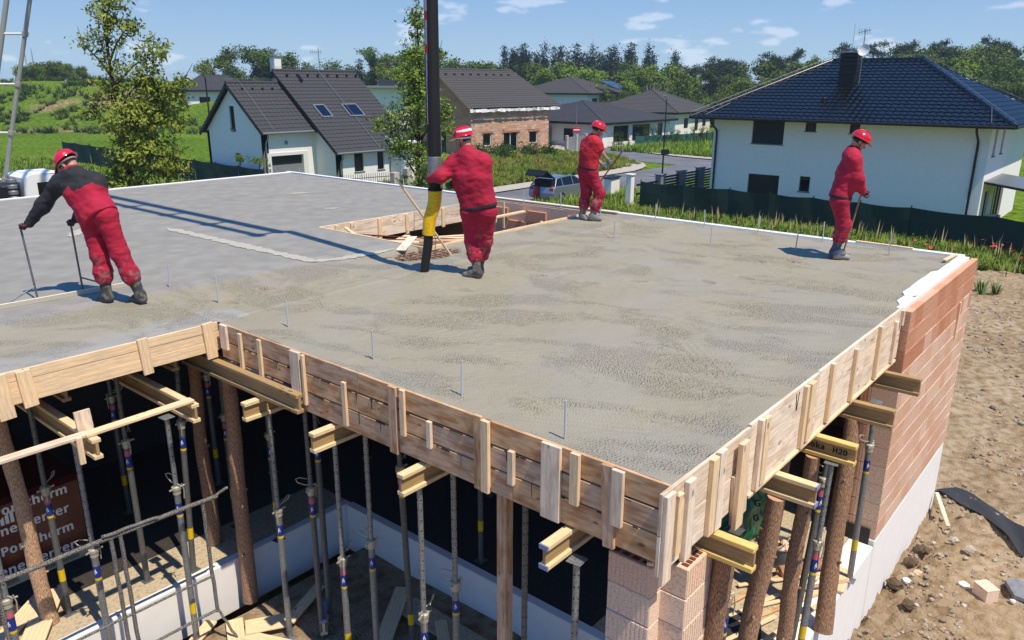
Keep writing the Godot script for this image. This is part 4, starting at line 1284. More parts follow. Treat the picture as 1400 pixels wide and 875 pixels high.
func make_props() -> void:
	prop(-2.45, -5.15, -3.62, -0.83, -1.95, "steel prop cut by the left edge behind the bar frame", Vector2.ZERO, 2.0)
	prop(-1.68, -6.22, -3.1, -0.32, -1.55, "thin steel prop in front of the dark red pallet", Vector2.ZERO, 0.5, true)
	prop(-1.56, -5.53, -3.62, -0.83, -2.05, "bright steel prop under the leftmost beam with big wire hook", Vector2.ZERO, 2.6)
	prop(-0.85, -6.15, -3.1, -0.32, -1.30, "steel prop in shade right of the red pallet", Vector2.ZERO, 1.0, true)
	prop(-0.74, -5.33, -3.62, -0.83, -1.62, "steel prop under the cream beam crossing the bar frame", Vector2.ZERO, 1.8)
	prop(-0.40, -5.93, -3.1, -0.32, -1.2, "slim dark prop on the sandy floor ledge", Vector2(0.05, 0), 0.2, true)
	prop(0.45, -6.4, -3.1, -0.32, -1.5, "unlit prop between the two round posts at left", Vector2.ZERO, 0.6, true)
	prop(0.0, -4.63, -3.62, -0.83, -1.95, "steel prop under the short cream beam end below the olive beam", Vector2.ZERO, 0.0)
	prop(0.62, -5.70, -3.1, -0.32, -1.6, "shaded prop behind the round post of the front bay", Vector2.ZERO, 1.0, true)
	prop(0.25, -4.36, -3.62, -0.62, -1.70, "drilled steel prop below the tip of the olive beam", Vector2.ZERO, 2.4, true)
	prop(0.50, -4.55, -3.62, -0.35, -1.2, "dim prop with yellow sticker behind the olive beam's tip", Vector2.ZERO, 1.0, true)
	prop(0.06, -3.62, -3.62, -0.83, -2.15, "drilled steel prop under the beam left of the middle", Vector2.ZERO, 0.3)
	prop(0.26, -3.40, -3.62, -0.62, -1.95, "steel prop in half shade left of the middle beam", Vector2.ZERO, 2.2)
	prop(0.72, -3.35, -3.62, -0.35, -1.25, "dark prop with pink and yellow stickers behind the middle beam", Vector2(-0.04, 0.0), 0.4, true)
	prop(-0.03, -2.34, -3.62, -0.83, -2.12, "bright slender prop under the middle cream beam", Vector2.ZERO, 0.2)
	prop(0.29, -2.25, -3.62, -0.62, -1.92, "drilled prop just right of the middle cream beam", Vector2.ZERO, 2.3)
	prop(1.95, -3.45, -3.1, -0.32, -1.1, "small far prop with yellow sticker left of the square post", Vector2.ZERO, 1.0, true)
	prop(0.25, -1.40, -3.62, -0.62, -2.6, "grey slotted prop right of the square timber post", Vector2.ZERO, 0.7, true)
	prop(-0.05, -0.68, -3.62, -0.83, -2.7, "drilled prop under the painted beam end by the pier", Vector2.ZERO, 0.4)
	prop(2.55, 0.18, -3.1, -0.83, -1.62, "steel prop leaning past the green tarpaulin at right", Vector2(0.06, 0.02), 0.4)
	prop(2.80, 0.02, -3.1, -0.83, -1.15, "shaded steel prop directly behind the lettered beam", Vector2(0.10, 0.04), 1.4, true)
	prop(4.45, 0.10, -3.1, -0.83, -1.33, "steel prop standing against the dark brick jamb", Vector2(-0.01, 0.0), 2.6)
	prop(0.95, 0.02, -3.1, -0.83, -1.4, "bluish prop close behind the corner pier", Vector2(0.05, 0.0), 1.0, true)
	# more of them stand in the dark
	for q in [[1.6, -7.3], [3.0, -2.2], [3.2, -4.4], [2.8, -6.6], [0.9, -7.6], [-0.3, -7.8], [3.9, -1.6], [-1.9, -8.2]]:
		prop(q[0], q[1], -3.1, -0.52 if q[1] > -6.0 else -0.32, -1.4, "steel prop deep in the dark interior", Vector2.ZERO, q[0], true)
	wood_post(V(-1.86, -3.1, -6.22), V(-1.94, -0.32, -6.36), 0.075, "round wooden post before the red pallet, lower half sunlit", "log2")
	wood_post(V(0.06, -3.1, -6.26), V(0.10, -0.30, -6.34), 0.075, "dim round post left of the one by the bar frame's end", "log1")
	wood_post(V(0.07, -3.62, -5.55), V(0.13, -0.45, -5.62), 0.085, "rough round post right beside the end of the bar frame", "log0")
	wood_post(V(1.80, -3.1, -0.10), V(1.76, -0.83, 0.06), 0.085, "reddish barked post in front of the green tarpaulin", "log0")
	wood_post(V(0.86, -3.1, -0.05), V(0.70, -0.83, 0.10), 0.085, "dark barked post right of the corner pier", "log1")
	wood_post(V(2.80, -3.1, -0.06), V(2.72, -0.83, 0.02), 0.075, "thin brown post behind the beam with blue end", "log0")
	wood_post(V(3.38, -3.1, 0.16), V(3.78, -0.83, 0.05), 0.09, "thick leaning barked post left of the brick jamb", "log1")
	wood_post(V(3.6, -3.1, -0.62), V(3.66, -0.83, -0.5), 0.075, "shaded post behind the thick leaning one at right", "log0")
	var sq := thing("timber_post", "square brown timber post standing in the middle of the open front", "post", V(0.30, -3.62, -1.66))
	plank(sq, "shaft", V(0, 0, 0), V(0, 3.0, 0), 0.10, 0.10, "old", Z_AXIS)
	plank(sq, "head_block", V(0.0, 2.93, 0.05), V(0.0, 2.93, 0.22), 0.10, 0.12, "old")

# ---------- people ----------
const SKIN := Color(0.42, 0.24, 0.17)
const HAIR := Color(0.03, 0.022, 0.018)
const RED := Color(0.46, 0.008, 0.042)
const RED2 := Color(0.41, 0.007, 0.038)
const BLACK := Color(0.022, 0.022, 0.026)

func hand_caps(w: Vector3, k: Vector3, side: Vector3, curl: Vector3) -> Array:
	# wrist w, knuckles k, side = towards the thumb, curl = where the fingers close to
	var out := []
	var d := (k - w).normalized()
	side = (side - d * side.dot(d)).normalized()
	curl = (curl - d * curl.dot(d)).normalized()
	var L := [0.068, 0.078, 0.074, 0.058]
	out.append([w - d * 0.03, w + d * 0.02, 0.030, 0.029, 0])
	for i in 4:
		var o := side * (0.032 - i * 0.0215)
		var base: Vector3 = w + d * (0.085 - 0.006 * absf(i - 1.2)) + o
		out.append([w + d * 0.015 + o * 0.55, base, 0.017, 0.0145, 0])
		var p1: Vector3 = base + (d * 0.55 + curl * 0.83).normalized() * L[i] * 0.55
		var p2: Vector3 = p1 + (curl * 0.75 - d * 0.65).normalized() * L[i] * 0.45
		var p3: Vector3 = p2 + (-d * 0.95 - curl * 0.25).normalized() * L[i] * 0.32
		out.append([base, p1, 0.0125, 0.0115, 0]); out.append([p1, p2, 0.0115, 0.0105, 0]); out.append([p2, p3, 0.0105, 0.0095, 0])
	var t0 := w + d * 0.025 + side * 0.026
	var t1 := t0 + (side * 0.7 + d * 0.45 + curl * 0.45).normalized() * 0.042
	var t2 := t1 + (curl * 0.9 + d * 0.4).normalized() * 0.032
	out.append([t0, t1, 0.015, 0.0135, 0]); out.append([t1, t2, 0.0135, 0.0115, 0])
	return out

func person(label: String, at: Vector3, j: Dictionary, look: Vector3, look_up: Vector3, style: Dictionary) -> Node3D:
	# joints in the world; at = the ground point between the feet
	var t := thing("person", label, "person", at, 0.0)
	var J := {}
	for k in j: J[k] = j[k] - at
	var across: Vector3 = (J.hr - J.hl).normalized()
	var sh: Vector3 = (J.sr - J.sl).normalized()
	var chest: Vector3 = (J.sl + J.sr) * 0.5 * 0.62 + J.pelvis * 0.38
	var up: Vector3 = (J.neck - J.pelvis).normalized()
	var fwd := up.cross(sh).normalized()
	if fwd.dot(look) < 0: fwd = -fwd
	var hc: Vector3 = J.head
	var f := look.normalized()
	var u := (look_up - f * look_up.dot(f)).normalized()
	var s := f.cross(u)
	# head, neck and the skin figure below the clothes: one surface
	var bc := []
	var head := [[hc + u * 0.03 - f * 0.015, hc + u * 0.035 + f * 0.015, 0.088, 0.084, 1], [hc - u * 0.02 + f * 0.03, hc - u * 0.085 + f * 0.055, 0.062, 0.036, 0], [hc - u * 0.03 - f * 0.03, J.neck, 0.058, 0.056, 0],
		[hc - u * 0.005 + f * 0.092, hc - u * 0.04 + f * 0.112, 0.011, 0.015, 0], [hc + u * 0.012 + f * 0.083 - s * 0.04, hc + u * 0.014 + f * 0.088 + s * 0.04, 0.012, 0.012, 0], [hc - u * 0.068 + f * 0.085 - s * 0.02, hc - u * 0.068 + f * 0.085 + s * 0.02, 0.009, 0.009, 2]]
	for sg in [-1, 1]:
		head.append([hc + u * 0.02 * sg * sg + s * sg * 0.086 - f * 0.005, hc - u * 0.028 + s * sg * 0.080, 0.017, 0.012, 0])
		head.append([hc - u * 0.012 + s * sg * 0.055 + f * 0.045, hc - u * 0.03 + s * sg * 0.052 + f * 0.055, 0.022, 0.02, 0])
	bc.append([J.neck, chest, 0.06, 0.10, 0]); bc.append([chest, J.pelvis, 0.10, 0.10, 0])
	bc.append([J.neck, hc - u * 0.05, 0.055, 0.055, 0])
	for q in [["sl", "el", "wl"], ["sr", "er", "wr"]]:
		bc.append([J.neck, J[q[0]], 0.05, 0.05, 0]); bc.append([J[q[0]], J[q[1]], 0.048, 0.038, 0]); bc.append([J[q[1]], J[q[2]], 0.040, 0.026, 0])
	for q in [["hl", "kl", "al"], ["hr", "kr", "ar"]]:
		bc.append([J.pelvis, J[q[0]], 0.08, 0.08, 0]); bc.append([J[q[0]], J[q[1]], 0.075, 0.048, 0]); bc.append([J[q[1]], J[q[2]], 0.050, 0.034, 0])
	var skin_cols := [SKIN, HAIR if style.get("hair", true) else SKIN, SKIN * 0.8]
	var body := sdf_mesh(bc, 0.020, 0.03, skin_cols, M.skin)
	var hm := sdf_mesh(head, 0.006, 0.016, skin_cols, M.skin)
	var stt := SurfaceTool.new()
	stt.append_from(body, 0, Transform3D()); stt.append_from(hm, 0, Transform3D())
	var all := stt.commit()
	all.surface_set_material(0, M.skin)
	part("body", all, t)
	var eye := MB.new()
	eye.lathe(Transform3D(Basis(), Vector3.ZERO), [Vector2(0.001, -0.011), Vector2(0.009, -0.006), Vector2(0.0115, 0), Vector2(0.009, 0.006), Vector2(0.001, 0.011)], 10)
	var em := eye.mesh(M.white_print)
	for sg in [-1, 1]: part("eye", em, t, null, Transform3D(Basis(), hc + u * 0.0 + f * 0.086 + s * sg * 0.031))
	splash = 0.55
	# upper garment
	var sl: float = style.get("sleeve", 1.0)
	var jc := []
	var cols: Array = style.jacket
	var hem: Vector3 = J.pelvis + up * style.get("hem", 0.02)
	var bk: float = style.get("bulk", 1.0)
	jc.append([J.neck - up * 0.10, chest + up * 0.02, 0.115 * bk, 0.128 * bk, 2]); jc.append([chest - up * 0.04, hem - up * 0.03, 0.128 * bk, 0.135 * bk, 3])
	jc.append([J.neck - up * 0.02, J.neck + up * 0.035, 0.078, 0.066, 0])
	jc.append([chest - sh * 0.095 * bk, hem - sh * 0.088 * bk - up * 0.03, 0.128 * bk, 0.136 * bk, 3]); jc.append([chest + sh * 0.095 * bk, hem + sh * 0.088 * bk - up * 0.03, 0.128 * bk, 0.136 * bk, 3])
	jc.append([chest + up * 0.12 - sh * 0.10 * bk, chest - sh * 0.095 * bk, 0.118 * bk, 0.128 * bk, 2]); jc.append([chest + up * 0.12 + sh * 0.10 * bk, chest + sh * 0.095 * bk, 0.118 * bk, 0.128 * bk, 2])
	jc.append([J.neck - up * 0.03, J.sl - up * 0.015, 0.088, 0.090, 1]); jc.append([J.neck - up * 0.03, J.sr - up * 0.015, 0.088, 0.090, 1])
	for q in [["sl", "el", "wl"], ["sr", "er", "wr"]]:
		var a: Vector3 = J[q[0]]
		var b: Vector3 = J[q[1]]
		var w: Vector3 = J[q[2]]
		if sl >= 1.0:
			jc.append([a, b, 0.090, 0.074, 1]); jc.append([b, w, 0.074, 0.054, 4])
		else: jc.append([a, a.lerp(b, sl), 0.083, 0.072, 1])
	var clips := [Plane(-up, -up.dot(hem - up * 0.05))]
	part("jacket" if sl >= 1.0 else "shirt", sdf_mesh(jc, 0.012, 0.085, cols, M.cloth, 0.012, V(0.8, 1.4, 0.8), clips, 0.03, [Plane(up, up.dot(hem - up * 0.05)), -0.01, style.get("band_w", 0.045), BLACK] if style.has("belt") else []), t)
	# trousers
	var tc := []
	var tcol: Array = style.trousers
	tc.append([J.pelvis + up * 0.10 - across * 0.055, J.hl, 0.128 * bk, 0.128 * bk, 0]); tc.append([J.pelvis + up * 0.10 + across * 0.055, J.hr, 0.128 * bk, 0.128 * bk, 0])
	var bt: float = style.get("boot_top", 0.30)
	for q in [["hl", "kl", "al"], ["hr", "kr", "ar"]]:
		var a: Vector3 = J[q[0]]
		var k: Vector3 = J[q[1]]
		var e: Vector3 = J[q[2]]
		var fr := clampf((k.y - bt) / maxf(k.y - e.y, 0.01), 0.2, 1.0)
		tc.append([a - up * 0.02, k, 0.120 * bk, 0.098 * bk, 0]); tc.append([k, k.lerp(e, fr), 0.098 * bk, 0.090, 1])
		tc.append([k.lerp(e, fr * 0.82), k.lerp(e, fr * 1.02), 0.100, 0.086, 1])
	part("trousers", sdf_mesh(tc, 0.012, 0.05, tcol, M.cloth, 0.011, V(0.7, 2.2, 0.7), [Plane(up, up.dot(J.pelvis + up * 0.13))]), t)
	# boots
	for q in [["kl", "al", "tl"], ["kr", "ar", "tr"]]:
		var k: Vector3 = J[q[0]]
		var a: Vector3 = J[q[1]]
		var to: Vector3 = J[q[2]]
		var fr := clampf((bt + 0.06 - a.y) / maxf(k.y - a.y, 0.01), 0.1, 0.95)
		var sole := V(to.x, maxf(to.y, -0.02) + 0.03, to.z)
		var heel := a + (a - to).normalized() * 0.035
		heel.y = a.y - 0.045
		var caps := [[a.lerp(k, fr), a, 0.072, 0.054, 0], [a, heel, 0.054, 0.046, 0], [heel, sole, 0.045, 0.042, 1], [a - V(0, 0.02, 0), a.lerp(sole, 0.6), 0.052, 0.043, 0]]
		part("boot", sdf_mesh(caps, 0.011, 0.03, style.boots, M.cloth, 0.004, V(1, 2, 1)), t)
	splash = 0.0
	if style.has("patch"): part("shoulder_patch", sdf_mesh([[J.sr + fwd * 0.035 - up * 0.01, J.sr + fwd * 0.045 - up * 0.085, 0.072, 0.066, 0]], 0.008, 0.01, [BLACK], M.cloth), t)
	# gloves with fingers
	for q in [["wl", "fl", -1.0], ["wr", "fr", 1.0]]:
		var w: Vector3 = J[q[0]]
		var g: Vector3 = J[q[1]]
		var d := (g - w).normalized()
		var th: Vector3 = style.get("thumb", Vector3.UP)
		var cu: Vector3 = style.get("curl", -sh * q[2])
		if style.has("curl"): cu = style.curl if q[2] > 0 else style.get("curl_left", style.curl)
		part("glove", sdf_mesh(hand_caps(w, w + d * 0.09, th, cu), 0.0045, 0.010, [style.glove], M.cloth, 0.0, Vector3.ONE, [], 0.012), t)
	# hard hat with peak, ridges, liner and strap
	var hh := Node3D.new()
	var hb := Transform3D(Basis(s, u, -f), hc + u * 0.045)
	var b := MB.new()
	var prof := []
	for i in 9:
		var a := PI * 0.5 * i / 8.0
		prof.append(Vector2(0.122 * cos(a) + 0.0005, 0.015 + 0.105 * pow(sin(a), 0.9)))
	prof.push_front(Vector2(0.126, 0.0)); prof.push_front(Vector2(0.142, -0.004)); prof.push_front(Vector2(0.142, -0.008)); prof.push_front(Vector2(0.118, -0.006))
	b.lathe(hb * Transform3D(Basis().scaled(V(0.94, 1, 1.14)), Vector3.ZERO), prof, 24)
	part("helmet_shell", b.mesh(M.helmet), t)
	b = MB.new()
	b.prism(PackedVector2Array([Vector2(-0.09, 0.10), Vector2(0.09, 0.10), Vector2(0.075, 0.165), Vector2(0.035, 0.19), Vector2(-0.035, 0.19), Vector2(-0.075, 0.165)]), 0.008, hb * Transform3D(Basis(V(1, 0, 0), V(0, -0.18, -1), V(0, 1, -0.18)), V(0, 0.004, 0)))
	part("helmet_peak", b.mesh(M.helmet), t)
	b = MB.new()
	for k in [-1, 0, 1]:
		var pts := []
		for i in 9:
			var a := lerpf(0.5, PI - 0.35, i / 8.0)
			pts.append(hb * V(k * 0.036, 0.012 + 0.107 * pow(sin(a), 0.9), -0.136 * cos(a) * (1.0 - 0.06 * absf(k))))
		b.tube(pts, 0.0065, 6)
	part("helmet_ridge", b.mesh(M.helmet), t)
	b = MB.new()
	var lr := []
	for i in 21:
		var a := TAU * i / 20.0
		lr.append(hb * V(0.097 * cos(a), -0.022 - 0.012 * sin(a), 0.108 * sin(a)))
	b.tube(lr, 0.013, 6, false)
	part("helmet_liner", b.mesh(M[style.get("liner", "black")]), t)
	b = MB.new()
	for sg in [-1, 1]: b.tube([hb * V(0.09 * sg, -0.02, 0.02), hb * V(0.086 * sg, -0.08, -0.015), hb * V(0.03 * sg, -0.155, -0.055)], 0.004, 5)
	part("chin_strap", b.mesh(M.black), t)
	if style.get("band", false):
		b = MB.new()
		for i in 10:
			var a0 := lerpf(0.35, 2.3, i / 10.0)
			var a1 := lerpf(0.35, 2.3, (i + 1) / 10.0)
			var p := func(a: float, y: float) -> Vector3: return hb * V(-0.94 * (0.1235 - (y - 0.02) * 0.25) * cos(a - 0.6), y, 1.14 * (0.1235 - (y - 0.02) * 0.25) * sin(a - 0.6) + 0.002)
			b.quad(p.call(a0, 0.045), p.call(a1, 0.045), p.call(a1, 0.072), p.call(a0, 0.072))
		part("helmet_band", b.mesh(M.white_print), t)
	hh.free()
	return t

func make_people() -> void:
	var sk := mat(Color.WHITE, 0.55)
	sk.vertex_color_use_as_albedo = true
	M.skin = sk
	var he := mat(Color(0.80, 0.07, 0.16), 0.25)
	he.clearcoat_enabled = true; he.clearcoat = 0.6; he.clearcoat_roughness = 0.1
	M.helmet = he
	M.scarf = mat(Color(0.62, 0.56, 0.52), 0.9)
	var BOOT := [Color(0.075, 0.072, 0.068), Color(0.16, 0.15, 0.135)]
	var GREYB := [Color(0.22, 0.21, 0.195), Color(0.30, 0.29, 0.27)]
	# steering the hose, back to us
	var c := {"head": V(3.245, 1.765, -4.87), "neck": V(3.230, 1.600, -4.80), "sl": V(3.160, 1.475, -4.98), "sr": V(3.302, 1.505, -4.575), "pelvis": V(3.285, 0.93, -4.66), "hl": V(3.245, 0.87, -4.755), "hr": V(3.325, 0.88, -4.57),
		"kl": V(3.32, 0.46, -4.79), "kr": V(3.40, 0.47, -4.67), "al": V(3.267, 0.085, -4.68), "ar": V(3.50, 0.06, -4.86), "tl": V(3.20, -0.01, -4.83), "tr": V(3.50, -0.02, -5.02),
		"el": V(2.98, 1.31, -5.03), "wl": V(2.985, 1.265, -5.215), "fl": V(2.985, 1.25, -5.32), "er": V(3.43, 1.22, -4.80), "wr": V(3.27, 1.165, -5.05), "fr": V(3.18, 1.165, -5.19)}
	person("worker in red jacket and trousers steering the black hose, seen from behind", V(3.28, 0, -4.66), c, V(-0.35, -0.22, -1.0), Vector3.UP,
		{"jacket": [RED, RED, RED, RED2, RED], "trousers": [RED2, RED2], "boots": BOOT, "glove": Color(0.10, 0.11, 0.11), "belt": 0.005, "bulk": 1.12, "hem": 0.02, "boot_top": 0.27, "band": true, "thumb": Vector3.UP, "curl": V(-0.9, 0, -0.4), "curl_left": V(0.9, 0, -0.4), "liner": "white_print"})
	# right: raking, in profile
	var r := {"head": V(7.725, 1.675, -1.40), "neck": V(7.685, 1.525, -1.455), "sl": V(7.866, 1.421, -1.521), "sr": V(7.53, 1.44, -1.375), "pelvis": V(7.619, 0.90, -1.525), "hl": V(7.71, 0.84, -1.56), "hr": V(7.535, 0.85, -1.49),
		"kl": V(7.775, 0.48, -1.47), "kr": V(7.595, 0.48, -1.42), "al": V(7.805, 0.085, -1.563), "ar": V(7.583, 0.085, -1.495), "tl": V(7.90, -0.005, -1.41), "tr": V(7.665, -0.01, -1.33),
		"el": V(7.98, 1.14, -1.44), "wl": V(7.89, 0.97, -1.30), "er": V(7.543, 1.156, -1.29), "wr": V(7.69, 0.99, -1.25), "fl": V(7.80, 0.90, -1.255), "fr": V(7.76, 0.93, -1.245)}
	person("worker in red at the right, in profile, looking down before the white house", V(7.68, 0, -1.5), r, V(0.42, -0.45, 0.75), Vector3.UP,
		{"jacket": [RED, RED, RED, RED, RED], "trousers": [RED2, RED2], "boots": [Color(0.055, 0.075, 0.13), Color(0.36, 0.34, 0.30)], "glove": Color(0.08, 0.05, 0.05), "belt": 0.005, "hem": 0.02, "boot_top": 0.31, "patch": true, "thumb": V(0.3, -0.4, 0.8), "curl": V(0.9, 0, 0.3)})
	# back: short sleeves, walking off with a rod
	var b := {"head": V(8.06, 1.635, -6.075), "neck": V(8.03, 1.495, -6.13), "sl": V(8.065, 1.40, -6.31), "sr": V(7.93, 1.415, -6.00), "pelvis": V(7.954, 0.95, -6.19), "hl": V(7.975, 0.90, -6.275), "hr": V(7.935, 0.90, -6.10),
		"kl": V(8.02, 0.50, -6.25), "kr": V(8.06, 0.50, -5.975), "al": V(7.995, 0.085, -6.31), "ar": V(7.963, 0.085, -6.06), "tl": V(7.93, -0.01, -6.17), "tr": V(8.03, 0.0, -5.93),
		"el": V(8.24, 1.17, -6.26), "wl": V(8.235, 1.02, -6.08), "er": V(8.02, 1.245, -5.93), "wr": V(8.14, 1.10, -5.865), "fl": V(8.20, 0.97, -6.0), "fr": V(8.175, 1.02, -5.86)}
	person("worker in red T-shirt with bare forearms and grey gloves by the stairwell", V(7.98, 0, -6.19), b, V(0.75, -0.35, 0.55), Vector3.UP,
		{"jacket": [Color(0.55, 0.014, 0.028), Color(0.55, 0.014, 0.028), Color(0.55, 0.014, 0.028), Color(0.52, 0.012, 0.025), RED], "trousers": [RED2, RED2], "boots": GREYB, "glove": Color(0.22, 0.24, 0.25), "belt": 0.03, "band_w": 0.03, "hem": 0.04, "boot_top": 0.25, "sleeve": 0.55, "thumb": V(0.2, 0.7, 0.4), "curl": V(0.8, -0.3, -0.3)})
	# left: bent over the screed
	var l := {"head": V(-0.475, 1.555, -7.49), "neck": V(-0.475, 1.455, -7.385), "sl": V(-0.575, 1.345, -7.56), "sr": V(-0.345, 1.37, -7.15), "pelvis": V(-0.420, 1.08, -7.08), "hl": V(-0.47, 1.02, -7.19), "hr": V(-0.367, 1.03, -6.99),
		"kl": V(-0.425, 0.56, -7.143), "kr": V(-0.300, 0.59, -6.925), "al": V(-0.432, 0.085, -7.10), "ar": V(-0.189, 0.095, -6.79), "tl": V(-0.45, -0.03, -7.26), "tr": V(-0.22, -0.02, -6.95),
		"el": V(-0.716, 1.09, -7.76), "wl": V(-0.85, 0.885, -7.885), "fl": V(-0.92, 0.80, -7.93), "er": V(-0.42, 1.10, -7.40), "wr": V(-0.47, 0.93, -7.53), "fr": V(-0.51, 0.85, -7.57)}
	person("worker in red overalls with black shoulders bent over the long screed", V(-0.33, 0, -7.0), l, V(-0.35, -0.75, -0.75), V(-0.2, 0.8, -0.4),
		{"jacket": [RED, BLACK, BLACK, RED, BLACK], "trousers": [RED, RED2], "boots": [Color(0.05, 0.05, 0.05), Color(0.085, 0.083, 0.08)], "glove": Color(0.10, 0.035, 0.04), "hem": -0.06, "bulk": 1.0, "boot_top": 0.30, "thumb": V(-0.3, 0.2, 0.9), "curl": V(-0.7, -0.2, -0.6), "liner": "scarf"})
	# their tools
	var sc := thing("screed", "long aluminium screed with two upright grey handles held by the left worker", "screed", V(-0.7, 0, -7.78))
	var o := sc.position
	part("straightedge", _bar(V(-1.75, 0.025, -7.72) - o, V(0.12, 0.025, -7.66) - o, 0.035, 0.06, M.alu), sc)
	for q in [[V(-0.93, 0.02, -7.80), V(-0.925, 0.83, -7.955)], [V(-0.44, 0.02, -7.76), V(-0.515, 0.90, -7.60)]]:
		var mb := MB.new()
		mb.tube([q[0] - o, q[1] - o], 0.012, 8)
		part("handle", mb.mesh(M.galv_dark), sc)
	for q in [[V(-0.93, 0.16, -7.83), V(-1.24, 0.05, -7.74)], [V(-0.46, 0.20, -7.72), V(-0.16, 0.05, -7.70)]]:
		var mb := MB.new()
		mb.tube([q[0] - o, q[1] - o], 0.010, 8)
		part("brace", mb.mesh(M.galv), sc)
	var rod := MB.new()
	var ra := V(8.265, 1.27, -5.66) - V(8.1, 0, -6.0)
	var rb := V(8.10, 0.55, -6.12) - V(8.1, 0, -6.0)
	rod.tube([ra, rb], 0.013, 8)
	var tl := thing("rake", "thin dark rod gripped by the worker in the red T-shirt", "tool", V(8.1, 0, -6.0))
	part("shaft", rod.mesh(M.rust), tl)
	rod = MB.new()
	rod.tube([ra, ra + V(0.01, 0.04, 0.02)], 0.018, 8)
	part("end_knob", rod.mesh(M.galv), tl)
	var rk := thing("rake", "rake with brown shaft held upright before the right-hand worker", "rake", V(7.83, 0, -1.3))
	rod = MB.new()
	rod.tube([V(-0.06, 1.05, 0.03), V(0.02, 0.0, -0.16)], 0.013, 8)
	part("shaft", rod.mesh(M.web), rk)
	part("head", _bar(V(-0.12, 0.02, -0.10), V(0.16, 0.02, -0.22), 0.03, 0.02, M.galv_dark), rk)

func _bar(a: Vector3, b: Vector3, w: float, h: float, m: Material) -> ArrayMesh:
	var x := MB.new()
	x.bar(a, b, w, h, 0.004)
	return x.mesh(m)

func make_hose() -> void:
	var t := thing("concrete_hose", "thick black pump hose with yellow elbow hanging over the slab", "hose", V(2.95, 0, -5.34))
	var o := t.position
	var b := MB.new()
	b.tube([V(3.06, 8.2, -5.20) - o, V(3.06, 5.2, -5.205) - o, V(3.058, 3.4, -5.208) - o, V(3.055, 2.4, -5.211) - o, V(3.056, 1.55, -5.212) - o], 0.088, 16)
	part("upper_hose", b.mesh(M.rubber), t)
	b = MB.new()
	b.lathe(T(3.056, 1.28, -5.212) * Transform3D(Basis(), Vector3.ZERO).translated(Vector3.ZERO), [Vector2(0.086, 0), Vector2(0.091, 0.01), Vector2(0.091, 0.25), Vector2(0.086, 0.27)], 16)
	var cm := part("metal_sleeve", b.mesh(M.galv), t)
	cm.position = -o
	b = MB.new()
	b.lathe(T(3.055, 1.10, -5.213), [Vector2(0.08, 0.0), Vector2(0.095, 0.01), Vector2(0.095, 0.035), Vector2(0.075, 0.05), Vector2(0.075, 0.10), Vector2(0.094, 0.11), Vector2(0.094, 0.16), Vector2(0.08, 0.19)], 16)
	part("clamp", b.mesh(M.black), t).position = -o
	b = MB.new()
	b.tube([V(3.054, 1.12, -5.214) - o, V(3.052, 1.0, -5.218) - o, V(3.043, 0.92, -5.228) - o, V(3.022, 0.82, -5.252) - o, V(3.004, 0.74, -5.274) - o, V(2.994, 0.64, -5.284) - o, V(2.990, 0.53, -5.290) - o], [0.090, 0.089, 0.088, 0.086, 0.084, 0.083, 0.083], 18)
	part("yellow_elbow", b.mesh(M.yellow_paint), t)
	b = MB.new()
	b.tube([V(2.990, 0.55, -5.290) - o, V(2.984, 0.40, -5.298) - o, V(2.968, 0.24, -5.318) - o, V(2.95, 0.10, -5.335) - o, V(2.945, -0.10, -5.345) - o], [0.062, 0.062, 0.060, 0.060, 0.06], 14)
	part("end_hose", b.mesh(M.rubber), t)
	b = MB.new()
	b.tube([V(3.03, 0.52, -5.22) - o, V(3.045, 0.45, -5.215) - o, V(3.04, 0.2, -5.24) - o], 0.006, 5)
	part("safety_chain", b.mesh(M.galv), t)
	# worn printed band running along the hose
	b = MB.new()
	for i in 10:
		var y0 := 3.75 - i * 0.19
		var c := V(3.058, y0, -5.208) - o
		var d := V(-0.63 + 0.035 * i, 0, 0.77 - 0.015 * i).normalized().rotated(Vector3.UP, -0.9 - 0.045 * i)
		b.box(Transform3D(Basis(d.cross(Vector3.UP), Vector3.UP, d), c + d * 0.0885), V(0.044 - 0.003 * i, 0.185, 0.003))
	part("printed_band", b.mesh(M.band), t)
	var rd := MB.new()
	for y in [3.23, 2.85]:
		var d := V(-0.60, 0, 0.78).rotated(Vector3.UP, -1.0)
		rd.box(Transform3D(Basis(d.cross(Vector3.UP), Vector3.UP, d), V(3.058, y, -5.208) - o + d * 0.0915), V(0.044, 0.10, 0.003))
	part("red_print", rd.mesh(M.red_plastic), t)
	var lath := thing("lath", "pale lath leaning into the stairwell behind the hose", "lath", V(3.7, 0, -6.4))
	var la := V(3.13, 1.20, -6.05)
	plank(lath, "lath", la - lath.position, V(4.10, -0.05, -5.95) - lath.position, 0.035, 0.025, "fresh")

